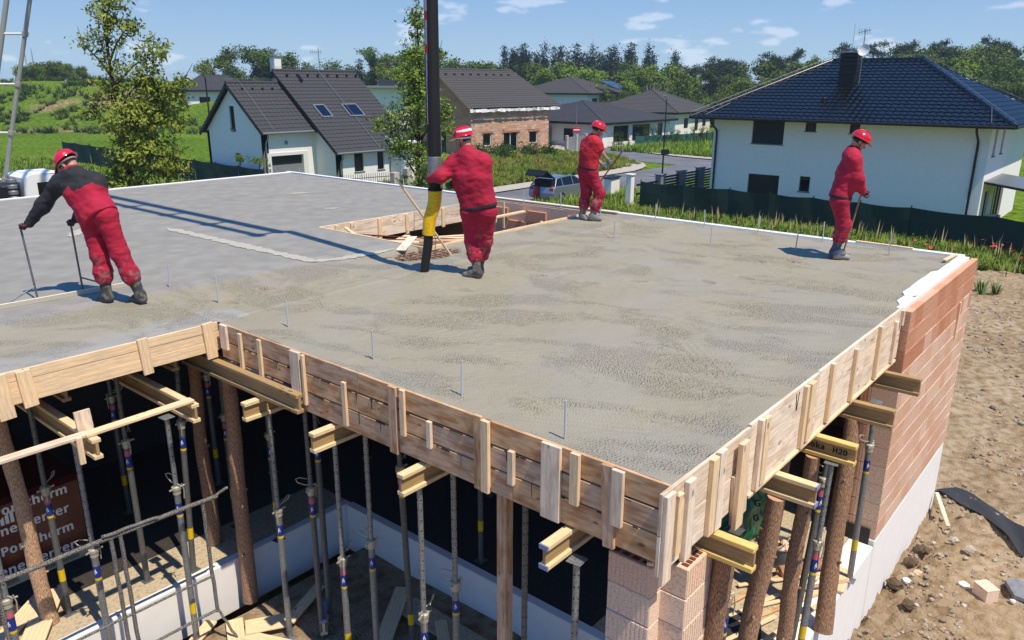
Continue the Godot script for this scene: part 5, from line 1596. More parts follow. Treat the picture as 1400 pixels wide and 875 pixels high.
# ---------- neighbouring houses, fences, street things ----------
func tiles(m: Material, a: Vector3, b: Vector3, c: Vector3, d: Vector3, tw: float, course: float, amp: float, step: float) -> ArrayMesh:
	# profiled tiles on the slope a-b (eave, left to right seen from outside) up to c-d; c and d may meet in a point
	var mb := MB.new()
	var nn := (b - a).cross((d - a) if (d - a).length() > 0.1 else (c - a)).normalized()
	var ux := (b - a).normalized()
	var rows := maxi(2, int((((d + c) * 0.5) - ((a + b) * 0.5)).length() / course))
	for i in rows:
		var t0 := float(i) / rows
		var t1 := float(i + 1) / rows
		var l0 := a.lerp(d, t0)
		var r0 := b.lerp(c, t0)
		var l1 := a.lerp(d, t1)
		var r1 := b.lerp(c, t1)
		var s0 := (l0 - a).dot(ux)
		var s1 := (r0 - a).dot(ux)
		var e0 := (l1 - a).dot(ux)
		var e1 := (r1 - a).dot(ux)
		var seg := tw / 4.0
		var k0 := int(floor(minf(s0, e0) / seg))
		var k1 := int(ceil(maxf(s1, e1) / seg))
		var lo := a + ux * 0.0 + (l0 - a - ux * s0)
		var hi := a + (l1 - a - ux * e0)
		mb.col = Color.WHITE * (0.93 + 0.14 * fmod(i * 0.618, 1.0))
		for k in range(k0, k1):
			var x0 := k * seg
			var x1 := (k + 1) * seg
			var p0 := clampf(x0, s0, s1)
			var p1 := clampf(x1, s0, s1)
			var q0 := clampf(x0, e0, e1)
			var q1 := clampf(x1, e0, e1)
			if p1 - p0 < 1e-4 and q1 - q0 < 1e-4: continue
			var w0: float = amp * [0.0, 0.7, 1.0, 0.6][posmod(k, 4)]
			var w1: float = amp * [0.0, 0.7, 1.0, 0.6][posmod(k + 1, 4)]
			var A := lo + ux * p0 + nn * (step + w0)
			var B := lo + ux * p1 + nn * (step + w1)
			var C := hi + ux * q1 + nn * w1
			var D := hi + ux * q0 + nn * w0
			mb.quad(A, B, C, D)
			if p1 - p0 > 1e-4: mb.quad(lo + ux * p0 + nn * (w0 - 0.005), lo + ux * p1 + nn * (w1 - 0.005), B, A)
	return mb.mesh(m)

func ridge_caps(pts: Array, m: Material, r := 0.11) -> ArrayMesh:
	var mb := MB.new()
	for i in pts.size() - 1:
		var a: Vector3 = pts[i]
		var b: Vector3 = pts[i + 1]
		var n := int(a.distance_to(b) / 0.38) + 1
		for k in n:
			mb.tube([a.lerp(b, float(k) / n), a.lerp(b, (k + 1.12) / n)], [r, r * 1.14], 7)
	return mb.mesh(m)

func wall_panel(mb: MB, L: float, H: float, th: float, holes: Array, t: Transform3D, y0 := 0.0) -> void:
	# outer face in local z = 0, wall behind it; holes: [x0, y0, x1, y1]
	var xs := [0.0, L]
	var ys := [y0, H]
	for h in holes:
		for v in [h[0], h[2]]: if not xs.has(v): xs.append(v)
		for v in [h[1], h[3]]: if not ys.has(v): ys.append(v)
	xs.sort(); ys.sort()
	for i in xs.size() - 1:
		for j in ys.size() - 1:
			var mx: float = (xs[i] + xs[i + 1]) * 0.5
			var my: float = (ys[j] + ys[j + 1]) * 0.5
			var cut := false
			for h in holes: if mx > h[0] and mx < h[2] and my > h[1] and my < h[3]: cut = true
			if not cut: mb.box(t * T(mx, my, -th * 0.5), V(xs[i + 1] - xs[i], ys[j + 1] - ys[j], th))

func window(p: Node, t: Transform3D, w: float, h: float, fm: Material, mull := 1, sill := true, called := "window", gm: Material = null) -> Node3D:
	# t = lower left corner on the wall's outer face; set 14 cm back into the opening
	var b := MB.new()
	var f := 0.07
	var z := -0.14
	b.box(t * T(w * 0.5, f * 0.5, z), V(w, f, 0.07)); b.box(t * T(w * 0.5, h - f * 0.5, z), V(w, f, 0.07))
	b.box(t * T(f * 0.5, h * 0.5, z), V(f, h - 2 * f, 0.07)); b.box(t * T(w - f * 0.5, h * 0.5, z), V(f, h - 2 * f, 0.07))
	for k in range(1, mull): b.box(t * T(w * k / mull, h * 0.5, z), V(0.09, h - 2 * f, 0.068))
	var o := part(called, b.mesh(fm), p)
	var g := MB.new()
	g.box(t * T(w * 0.5, h * 0.5, z - 0.01), V(w - f, h - f, 0.02))
	part("pane", g.mesh(gm if gm else M.glass), o)
	if sill:
		var s := MB.new()
		s.box(t * T(w * 0.5, -0.02, 0.0), V(w + 0.1, 0.03, 0.10))
		part("sill", s.mesh(M.frame_dark), o)
	return o

func make_white_house() -> void:
	var t := thing("white_house", "white two-storey house with dark glossy hipped roof at the right", "house", V(37.5, -4.6, -18.0), -PI / 2)
	var L := 13.55
	var D := 10.9
	var H := 5.3
	var b := MB.new()
	var fr := [[2.25, 3.96, 4.0, 5.23], [2.25, 1.1, 4.0, 2.33], [5.1, 4.71, 5.66, 5.27], [7.33, 4.69, 7.83, 5.25], [5.1, 1.60, 5.66, 2.40]]
	wall_panel(b, L, H, 0.35, fr, T(0, 0, 0))
	part("front_wall", b.mesh(M.plaster), t)
	b = MB.new()
	var sd := [[0.7, 3.85, 1.35, 5.15], [2.7, 3.85, 3.35, 5.15], [0.8, 0.0, 1.9, 2.2], [3.2, 0.3, 6.0, 2.2]]
	wall_panel(b, D - 0.7, H, 0.35, sd, T(L, 0, -0.35, PI / 2))
	part("side_wall", b.mesh(M.plaster), t)
	b = MB.new()
	b.box(T(0.175, H * 0.5, -D * 0.5), V(0.35, H, D - 0.7)); b.box(T(L * 0.5, H * 0.5, -D + 0.175), V(L, H, 0.35))
	b.box(T(L * 0.5, H - 0.1, -D * 0.5), V(L - 0.7, 0.2, D - 0.7))
	part("rear_walls", b.mesh(M.plaster), t)
	var blind: Material = M.blind
	for k in fr.size():
		var h: Array = fr[k]
		window(t, T(h[0], h[1], 0), h[2] - h[0], h[3] - h[1], M.frame_dark, 1, true, "window", blind if k < 2 else null)
	for h in sd: window(t, T(L, 0, -0.35, PI / 2) * T(h[0], h[1], 0), h[2] - h[0], h[3] - h[1], M.frame_dark, 1 if h[2] - h[0] < 2 else 3, h[1] > 0.2)
	# slats of the lowered blinds
	for k in 2:
		var h: Array = fr[k]
		var sb := MB.new()
		for i in int((h[3] - h[1]) / 0.08): sb.box(T((h[0] + h[2]) * 0.5, h[1] + 0.06 + i * 0.08, -0.075), V(h[2] - h[0] - 0.06, 0.066, 0.012))
		part("blind_slats", sb.mesh(blind), t)
	# hipped roof
	var o := 0.98
	var e := H + 0.02
	var A := V(-o, e, o)
	var B := V(L + o, e, o)
	var C := V(L + o, e, -D - o)
	var E := V(-o, e, -D - o)
	var R1 := V(4.25, e + 3.02, -D * 0.5)
	var R2 := V(8.9, e + 3.02, -D * 0.5)
	for q in [[A, B, R2, R1], [B, C, R2, R2], [C, E, R1, R2], [E, A, R1, R1]]:
		var ti := part("roof_tiles", tiles(M.tile_gloss, q[0], q[1], q[2], q[3], 0.32, 0.36, 0.045, 0.035), t)
		ti.set_meta("kind", "stuff")
	part("ridge_tiles", ridge_caps([A, R1, R2, B], M.tile_gloss), t)
	part("ridge_tiles", ridge_caps([C, R2], M.tile_gloss), t)
	b = MB.new()
	b.box(T(L * 0.5, e - 0.07, -D * 0.5), V(L + 2 * o - 0.05, 0.10, D + 2 * o - 0.05))
	part("eave_soffit", b.mesh(M.soffit), t)
	b = MB.new()
	b.tube([A + V(-0.05, -0.05, 0.06), B + V(0.05, -0.05, 0.06)], 0.075, 8); b.tube([B + V(0.06, -0.05, 0), C + V(0.06, -0.05, 0)], 0.075, 8); b.tube([A + V(-0.06, -0.05, 0), E + V(-0.06, -0.05, 0)], 0.075, 8)
	part("gutter", b.mesh(M.frame_dark), t)
	for x in [0.22, 13.1]:
		b = MB.new()
		b.tube([V(x, e - 0.08, o), V(x, e - 0.3, o - 0.1), V(x, e - 0.75, 0.1), V(x, e - 1.1, 0.07), V(x, 0, 0.07)], 0.055, 8)
		for y in [1.0, 2.2, 3.4]: b.lathe(T(x, y, 0.07), [Vector2(0.056, 0), Vector2(0.07, 0.01), Vector2(0.07, 0.05), Vector2(0.056, 0.06)], 8)
		part("downpipe", b.mesh(M.frame_dark), t)
	# lightning wires with their clips
	b = MB.new()
	for q in [[A, R1], [R1, R2], [R2, B], [R2, C]]:
		b.tube([q[0] + V(0, 0.24, 0), q[1] + V(0, 0.24, 0)], 0.012, 5)
		for i in 12: b.tube([q[0].lerp(q[1], i / 11.0) + V(0, 0.08, 0), q[0].lerp(q[1], i / 11.0) + V(0, 0.26, 0)], 0.018, 5)
	b.tube([A + V(0.9, 0.14, 0), A + V(1.7, 0.72, -1.2)], 0.012, 5); b.tube([B + V(-0.9, 0.14, 0), B + V(-1.2, 0.75, -1.3)], 0.012, 5)
	part("lightning_wire", b.mesh(M.galv), t)
	# chimney clad in dark slate, with cowl
	var ch := V(6.05, e + 2.25, -2.9)
	b = MB.new()
	for i in 9: b.box(T(ch.x, ch.y - 0.75 + i * 0.21, ch.z), V(0.86 - 0.012 * (i % 2), 0.20, 0.72 - 0.012 * (i % 2)), 0.012)
	var cn := part("chimney", b.mesh(M.slate), t)
	b = MB.new()
	b.box(T(ch.x, ch.y + 1.09, ch.z), V(1.0, 0.07, 0.86), 0.01); b.lathe(T(ch.x - 0.1, ch.y + 1.12, ch.z), [Vector2(0.12, 0), Vector2(0.12, 0.14), Vector2(0.16, 0.16), Vector2(0.02, 0.24)], 10)
	part("chimney_cap", b.mesh(M.galv), cn)
	b = MB.new()
	var mp := ch + V(0.62, 0, 0.2)
	b.tube([mp + V(0, -0.6, 0), mp + V(0, 2.2, 0)], 0.022, 6)
	b.tube([mp + V(-0.35, 2.05, 0), mp + V(0.3, 2.15, 0.1)], 0.014, 5)
	for i in 5: b.tube([mp + V(-0.3 + i * 0.13, 1.92, -0.12), mp + V(-0.3 + i * 0.13, 2.24, 0.12)], 0.01, 4)
	b.tube([mp + V(-0.55, 0.9, 0), mp + V(-0.55, 2.5, 0)], 0.008, 4); b.tube([mp + V(-0.55, 1.0, 0), mp + V(0, 1.0, 0)], 0.008, 4)
	var an := part("antenna", b.mesh(M.galv), t)
	b = MB.new()
	b.lathe(Transform3D(Basis(Vector3.RIGHT, PI / 2 - 0.35), mp + V(0.1, 1.15, 0.12)), [Vector2(0.001, 0.0), Vector2(0.16, 0.025), Vector2(0.30, 0.09)], 14)
	part("dish", b.mesh(M.frame_white), an)
	part("roof_vent", bx(V(0.22, 0.30, 0.3), 0.05, M.frame_dark), t, null, T(5.6, e + 0.95, -0.9))
	# terrace roof at the right-hand side
	b = MB.new()
	b.box(Transform3D(Basis(Vector3.BACK, -0.13), V(L + 1.6, 2.55, -2.6)), V(3.3, 0.03, 4.6))
	var ca := part("canopy", b.mesh(M.canopy_glass), t)
	b = MB.new()
	for z in [-0.35, -1.8, -3.3, -4.85]: b.box(Transform3D(Basis(Vector3.BACK, -0.13), V(L + 1.6, 2.49, z)), V(3.3, 0.09, 0.07))
	b.box(T(L + 3.15, 2.24, -2.6), V(0.12, 0.22, 4.7)); b.box(T(L + 3.15, 1.1, -0.4), V(0.12, 2.2, 0.12)); b.box(T(L + 3.15, 1.1, -4.8), V(0.12, 2.2, 0.12))
	part("canopy_frame", b.mesh(M.frame_dark), ca)
	part("air_unit", bx(V(0.4, 0.9, 0.9), 0.03, M.frame_white), t, null, T(L + 0.3, 0.45, -2.9))

func make_grey_house() -> void:
	var t := thing("gabled_house", "white house with steep grey tiled roofs, garage and two skylights", "house", V(24.26, -4.5, -39.8))
	# local = world minus the corner; x along the street front
	var b := MB.new()
	# garage wing: front z = -2.2 to -9.2, ridge along x
	wall_panel(b, 3.9, 3.80, 0.3, [[0.42, 0.0, 2.85, 2.40]], T(0, 0, -2.4))
	part("garage_front", b.mesh(M.plaster), t)
	b = MB.new()
	wall_panel(b, 6.8, 3.80, 0.3, [[3.35, 2.0, 3.95, 2.45]], T(0, 0, -9.2, -PI / 2) * Transform3D(Basis(), V(0, 0, 0)))
	b.prism(PackedVector2Array([Vector2(0, 3.80), Vector2(3.05, 3.80), Vector2(3.05, 4.0), Vector2(3.05, 6.3), Vector2(0, 3.81)]), 0.3, T(0.3, 0, -9.2, -PI / 2))
	b.prism(PackedVector2Array([Vector2(3.65, 3.80), Vector2(6.8, 3.80), Vector2(3.65, 6.33)]), 0.3, T(0.3, 0, -9.2, -PI / 2))
	b.prism(PackedVector2Array([Vector2(3.05, 5.45), Vector2(3.65, 5.45), Vector2(3.65, 6.33), Vector2(3.4, 6.55), Vector2(3.05, 6.3)]), 0.3, T(0.3, 0, -9.2, -PI / 2))
	part("gable_wall", b.mesh(M.plaster), t)
	b = MB.new()
	b.box(T(1.95, 1.9, -9.05), V(3.9, 3.8, 0.3))
	# main body
	wall_panel(b, 6.4, 2.45, 0.3, [[1.3, 1.2, 2.1, 2.42], [3.3, 1.2, 3.9, 2.42]], T(3.88, 0, 0))
	b.prism(PackedVector2Array([Vector2(0, 0), Vector2(13.0, 0), Vector2(13.0, 2.5), Vector2(6.7, 7.45), Vector2(0, 2.5)]), 0.3, T(4.18, 0, -13.0, -PI / 2))
	b.prism(PackedVector2Array([Vector2(0, 0), Vector2(12.7, 0), Vector2(12.7, 2.5), Vector2(6.7, 7.4), Vector2(0, 2.5)]), 0.3, T(10.28, 0, -13.0, -PI / 2))
	b.box(T(7.08, 1.2, -12.85), V(6.4, 2.4, 0.3))
	part("house_walls", b.mesh(M.plaster), t)
	window(t, T(0, 0, -9.2, -PI / 2) * T(3.35, 2.0, 0), 0.6, 0.45, M.frame_dark)
	window(t, T(0.0, 0, -9.2, -PI / 2) * T(3.05, 4.0, 0.0), 0.6, 1.45, M.frame_dark)
	window(t, T(3.88, 0, 0) * T(1.3, 1.2, 0), 0.8, 1.22, M.frame_dark)
	window(t, T(3.88, 0, 0) * T(3.3, 1.2, 0), 0.6, 1.22, M.frame_dark)
	# garage door with its pale surround and a lamp
	b = MB.new()
	b.box(T(0.24, 1.3, -2.38), V(0.36, 2.6, 0.06)); b.box(T(3.03, 1.3, -2.38), V(0.36, 2.6, 0.06)); b.box(T(1.635, 2.5, -2.38), V(2.43, 0.2, 0.06))
	part("garage_surround", b.mesh(M.frame_white), t)
	var gd := part("garage_door", bx(V(2.43, 1.80, 0.05), 0.005, M.slate_light), t, null, T(1.635, 0.9, -2.6))
	part("door_band", bx(V(2.43, 0.60, 0.05), 0.005, M.frame_dark), gd, null, T(0, 1.2, 0.003))
	part("wall_lamp", bx(V(0.18, 0.22, 0.12), 0.02, M.galv), t, null, T(1.6, 3.2, -2.34))
	for y in [1.5, 1.85]: part("house_number", text_mesh("8" if y < 1.6 else "6", 0.30, M.frame_dark), t, null, T(0.24, y, -2.345))
	# roofs
	var tm: Material = M.tile_grey
	var q := [[V(-0.3, 3.88, -2.0), V(3.88, 3.88, -2.0), V(3.88, 6.90, -5.75), V(-0.3, 6.90, -5.75)], [V(3.88, 3.6, -9.7), V(-0.3, 3.6, -9.7), V(-0.3, 6.90, -5.75), V(3.88, 6.90, -5.75)],
		[V(3.55, 2.55, 0.37), V(10.55, 2.55, 0.37), V(10.55, 7.7, -6.2), V(3.55, 7.7, -6.2)], [V(10.55, 2.4, -13.3), V(3.55, 2.4, -13.3), V(3.55, 7.7, -6.2), V(10.55, 7.7, -6.2)]]
	for k in q: part("roof_tiles", tiles(tm, k[0], k[1], k[2], k[3], 0.33, 0.36, 0.035, 0.03), t).set_meta("kind", "stuff")
	for k in q:
		var nn: Vector3 = (k[1] - k[0]).cross(k[3] - k[0]).normalized()
		part("verge_board", _bar(k[0] - nn * 0.10, k[3] - nn * 0.10, 0.06, 0.20, M.frame_dark), t)
		part("verge_board", _bar(k[1] - nn * 0.10, k[2] - nn * 0.10, 0.06, 0.20, M.frame_dark), t)
	part("ridge_tiles", ridge_caps([V(-0.3, 6.92, -5.75), V(3.6, 6.92, -5.75)], tm), t)
	part("ridge_tiles", ridge_caps([V(3.55, 7.72, -6.2), V(10.55, 7.72, -6.2)], tm), t)
	b = MB.new()
	for i in 8: b.box(T(4.3 + i * 0.85, 7.42, -5.62), V(0.14, 0.12, 0.14))
	for i in 5: b.box(T(0.5 + i * 0.75, 6.55, -5.15), V(0.12, 0.11, 0.12))
	part("snow_hooks", b.mesh(M.frame_dark), t)
	b = MB.new()
	b.tube([V(-0.3, 3.86, -1.96), V(3.6, 3.86, -1.96)], 0.07, 8); b.tube([V(3.5, 2.52, 0.44), V(10.6, 2.52, 0.44)], 0.07, 8)
	part("gutter", b.mesh(M.galv), t)
	for p in [[0.06, 3.8, -1.96, -2.35], [3.98, 2.46, 0.44, 0.06]]:
		b = MB.new()
		b.tube([V(p[0], p[1], p[2]), V(p[0], p[1] - 0.25, p[2] - 0.05), V(p[0], p[1] - 0.6, p[3] + 0.04), V(p[0], 0, p[3] + 0.04)], 0.05, 8)
		part("downpipe", b.mesh(M.galv), t)
	b = MB.new()
	b.tube([V(0.6, 7.1, -5.75), V(0.55, 4.0, -1.95)], 0.012, 5); b.tube([V(-0.3, 7.14, -5.75), V(3.7, 7.14, -5.75)], 0.012, 5)
	b.tube([V(7.2, 2.7, 0.35), V(7.2, 7.9, -6.2)], 0.012, 5); b.tube([V(3.55, 7.95, -6.2), V(10.55, 7.95, -6.2)], 0.012, 5)
	part("lightning_wire", b.mesh(M.galv), t)
	# skylights on the steep front slope
	var up := V(0, 5.15, -6.57).normalized()
	var nn2 := Vector3.RIGHT.cross(up)
	for s in [[4.98, 0.42], [7.55, 0.62]]:
		var c := V(s[0], 2.55, 0.37) + up * 4.05 + nn2 * 0.05
		var bs := Basis(Vector3.RIGHT, up, nn2)
		b = MB.new()
		for k in [-1, 1]:
			b.box(Transform3D(bs, c + Vector3.RIGHT * k * s[1]), V(0.09, 1.25, 0.12)); b.box(Transform3D(bs, c + up * k * 0.60), V(s[1] * 2, 0.09, 0.12))
		var sk := part("skylight", b.mesh(M.galv), t)
		part("pane", bx(V(s[1] * 2 - 0.08, 1.14, 0.03), 0, M.sky_glass), sk, null, Transform3D(bs, c + nn2 * 0.03))
	part("roof_vent", bx(V(0.16, 0.5, 0.2), 0.04, M.frame_dark), t, null, Transform3D(Basis(Vector3.RIGHT, -0.7), V(5.1, 7.2, -5.2)))
	# white chimney with cowl
	var cn := part("chimney", bx(V(0.55, 2.6, 0.55), 0.02, M.plaster), t, null, T(4.2, 7.3, -6.7))
	b = MB.new()
	b.box(T(0, 1.33, 0), V(0.68, 0.06, 0.68)); b.tube([V(-0.1, 1.3, 0), V(-0.1, 1.75, 0)], 0.08, 8); b.tube([V(-0.3, 1.78, 0), V(0.1, 1.78, 0)], 0.07, 8); b.tube([V(0.2, 1.3, 0), V(0.2, 1.85, 0)], 0.02, 5)
	part("chimney_cap", b.mesh(M.galv), cn)
	b = MB.new()
	b.tube([V(7.6, 7.6, -6.4), V(7.6, 9.3, -6.4)], 0.025, 6); b.tube([V(6.9, 9.0, -6.4), V(7.9, 9.05, -6.4)], 0.018, 5)
	for i in 6: b.tube([V(6.95 + i * 0.17, 8.85, -6.4), V(6.95 + i * 0.17, 9.2, -6.4)], 0.012, 4)
	part("antenna", b.mesh(M.galv), t)
	# porch wing at the right
	b = MB.new()
	wall_panel(b, 1.6, 3.1, 1.4, [], T(8.3, 0, 1.5))
	part("porch_wall", b.mesh(M.plaster), t)
	b = MB.new()
	b.bar(V(8.15, 3.35, -0.2), V(8.15, 2.75, 1.85), 0.10, 0.12)
	part("porch_verge", b.mesh(M.frame_white), t)
	part("porch_roof", bx(V(1.9, 0.08, 2.2), 0.01, M.tile_grey), t, null, Transform3D(Basis(Vector3.RIGHT, 0.28), V(9.1, 3.06, 0.85)))

func make_brick_house() -> void:
	var t := thing("brick_house", "unplastered orange brick house with grey gable roof and foil eave", "house", V(53.13, -4.75, -51.15))
	var L := 12.5
	var D := 8.6
	var H := 4.55
	var hs := [[1.72, 1.12, 2.98, 2.42], [4.92, 0.3, 7.18, 2.35], [9.12, 1.05, 10.52, 2.30]]
	var sh := [[3.5, 0.3, 5.1, 2.5]]
	var core := MB.new()
	wall_panel(core, L, H, 0.3, hs, T(0, 0, -0.02))
	wall_panel(core, D, H, 0.3, sh, T(0.02, 0, -D, -PI / 2))
	core.prism(PackedVector2Array([Vector2(0.02, H), Vector2(D - 0.02, H), Vector2(4.3, H + 3.3)]), 0.26, T(0.29, 0, -D, -PI / 2))
	core.box(T(L - 0.17, H * 0.5, -D * 0.5), V(0.3, H, D - 0.7)); core.box(T(L * 0.5, H * 0.5, -D), V(L, H, 0.3))
	core.prism(PackedVector2Array([Vector2(0.02, H), Vector2(D - 0.02, H), Vector2(4.3, H + 3.3)]), 0.26, T(L, 0, -D, -PI / 2))
	part("wall_core", core.mesh(M.mortar), t)
	# blocks, each with its own face and joint
	var mb := MB.new()
	var inside := func(x: float, y: float, hl: Array) -> bool:
		for h in hl: if x + 0.25 > h[0] and x - 0.25 < h[2] and y + 0.12 > h[1] and y - 0.12 < h[3]: return true
		return false
	for j in 18:
		for i in 26:
			var x := (i + (0.5 if j % 2 else 0.0)) * 0.5 + 0.2
			var y := j * 0.25 + 0.125
			if x < 0.24 or x > L - 0.2 or inside.call(x, y, hs): continue
			var g := rng.randf_range(0.82, 1.12)
			mb.col = Color(0.60 * g, 0.34 * g, 0.225 * g) if rng.randf() < 0.75 else Color(0.62 * g, 0.43 * g, 0.33 * g)
			mb.box(T(x, y, -0.01), V(0.482, 0.234, 0.06))
	for j in 30:
		for i in 19:
			var x := (i + (0.5 if j % 2 else 0.0)) * 0.5
			var y := j * 0.25 + 0.125
			if x < 0.2 or x > D - 0.2 or inside.call(x, y, sh): continue
			if y > H and absf(x - 4.3) > (1.0 - (y - H) / 3.3) * 4.3 - 0.3: continue
			var g := rng.randf_range(0.82, 1.12)
			mb.col = Color(0.60 * g, 0.29 * g, 0.17 * g)
			mb.box(T(0.01, y, -D + x), V(0.06, 0.234, 0.482))
	for h in hs:
		for k in [[h[0] - 0.25, h[2] + 0.25, h[3] + 0.06]]:
			mb.col = Color(0.40, 0.19, 0.12)
			mb.box(T((k[0] + k[1]) * 0.5, k[2], 0.02), V(k[1] - k[0], 0.2, 0.08))
	part("blocks", mb.mesh(M.vcol), t).set_meta("kind", "stuff")
	# pale smears of mortar down from the bands
	var sm := MB.new()
	for i in 30:
		var x := rng.randf_range(0.2, L - 0.3)
		var y: float = [2.75, 2.55, 1.6, 3.3][rng.randi() % 4]
		if inside.call(x, y - 0.2, hs): continue
		sm.box(T(x, y - 0.2, 0.022), V(rng.randf_range(0.06, 0.5), rng.randf_range(0.08, 0.5), 0.006))
	part("mortar_smears", sm.mesh(M.mortar), t)
	window(t, T(hs[0][0], hs[0][1], 0), 1.26, 1.30, M.frame_white)
	window(t, T(hs[2][0], hs[2][1], 0), 1.40, 1.25, M.frame_white)
	window(t, T(hs[1][0], hs[1][1], 0), 2.26, 2.05, M.frame_white, 2, false, "terrace_door")
	window(t, T(0, 0, -D, -PI / 2) * T(3.5, 0.3, 0), 1.6, 2.2, M.frame_white, 2, false, "side_door")
	var e := [V(-0.75, 4.85, 0.55), V(L + 1.6, 4.85, 0.55), V(L + 1.6, 8.5, -4.3), V(-0.75, 8.5, -4.3), V(-0.75, 4.85, -D - 0.6), V(L + 1.6, 4.85, -D - 0.6)]
	# right end of the roof runs in towards the ridge
	e[2].x -= 0.0
	part("roof_tiles", tiles(M.tile_brown, e[0], e[1], V(11.2, 8.5, -4.3), e[3], 0.33, 0.36, 0.02, 0.03), t).set_meta("kind", "stuff")
	part("roof_tiles", tiles(M.tile_brown, e[5], e[4], e[3], V(11.2, 8.5, -4.3), 0.33, 0.36, 0.02, 0.03), t).set_meta("kind", "stuff")
	part("roof_tiles", tiles(M.tile_brown, e[1], e[5], V(11.2, 8.5, -4.3), V(11.2, 8.5, -4.3), 0.33, 0.36, 0.02, 0.03), t).set_meta("kind", "stuff")
	part("ridge_tiles", ridge_caps([e[3], V(11.2, 8.5, -4.3)], M.tile_brown), t)
	var fo := MB.new()
	for i in 36:
		var x := -0.7 + i * 0.40
		fo.box(Transform3D(Basis.from_euler(V(rng.randf_range(-0.3, 0.3), 0, rng.randf_range(-0.05, 0.05))), V(x + 0.2, 4.62 - 0.05 * rng.randf(), 0.55)), V(0.42, rng.randf_range(0.22, 0.36), 0.012))
	part("eave_foil", fo.mesh(M.eps), t)
	var vb := MB.new()
	vb.bar(e[0] + V(0, -0.14, 0), e[3] + V(0, -0.14, 0), 0.05, 0.2); vb.bar(e[4] + V(0, -0.14, 0), e[3] + V(0, -0.14, 0), 0.05, 0.2)
	part("verge_boards", vb.mesh(M.web), t)
	var hk := MB.new()
	for i in 9: hk.box(T(0.2 + i * 1.2, 8.05, -3.55), V(0.2, 0.14, 0.2))
	part("snow_hooks", hk.mesh(M.frame_dark), t)
	var rf := MB.new()
	for i in 13: rf.bar(V(0.2 + i, 4.55, 0.45), V(0.2 + i, 4.85, 0.05), 0.08, 0.14)
	part("rafter_ends", rf.mesh(M.web), t)

func hip_house(label: String, at: Vector3, turn: float, L: float, D: float, H: float, rh: float, roof: Material, wall: Material, holes: Array, ridge := 0.0) -> Node3D:
	# at = front left corner on the ground, front towards local +z
	var t := thing("hip_roof_house", label, "house", at, turn)
	var b := MB.new()
	wall_panel(b, L, H, 0.3, holes, T(0, 0, 0))
	b.box(T(0.15, H * 0.5, -D * 0.5), V(0.3, H, D - 0.6)); b.box(T(L - 0.15, H * 0.5, -D * 0.5), V(0.3, H, D - 0.6)); b.box(T(L * 0.5, H * 0.5, -D + 0.15), V(L, H, 0.3))
	part("wall", b.mesh(wall), t)
	for h in holes: window(t, T(h[0], h[1], 0), h[2] - h[0], h[3] - h[1], M.frame_dark, 2 if h[2] - h[0] > 1.6 else 1, false)
	for z in [0.25, 0.6]:
		var wb := MB.new()
		wb.box(T(-0.02, H * 0.5, -D * z - 0.6), V(0.06, 1.4, 1.3))
		part("side_window", wb.mesh(M.glass), t)
	var o := 0.7
	var e := H + 0.02
	var A := V(-o, e, o)
	var B := V(L + o, e, o)
	var C := V(L + o, e, -D - o)
	var E := V(-o, e, -D - o)
	var R1 := V(L * 0.5 - ridge, e + rh, -D * 0.5)
	var R2 := V(L * 0.5 + ridge, e + rh, -D * 0.5)
	for q in [[A, B, R2, R1], [B, C, R2, R2], [C, E, R1, R2], [E, A, R1, R1]]:
		part("roof_tiles", tiles(roof, q[0], q[1], q[2], q[3], 0.4, 0.42, 0.02, 0.03), t).set_meta("kind", "stuff")
	part("ridge_tiles", ridge_caps([A, R1, R2, B], roof), t)
	b = MB.new()
	b.box(T(L * 0.5, e - 0.12, -D * 0.5), V(L + 2 * o, 0.2, D + 2 * o))
	part("eave", b.mesh(M.frame_dark), t)
	return t

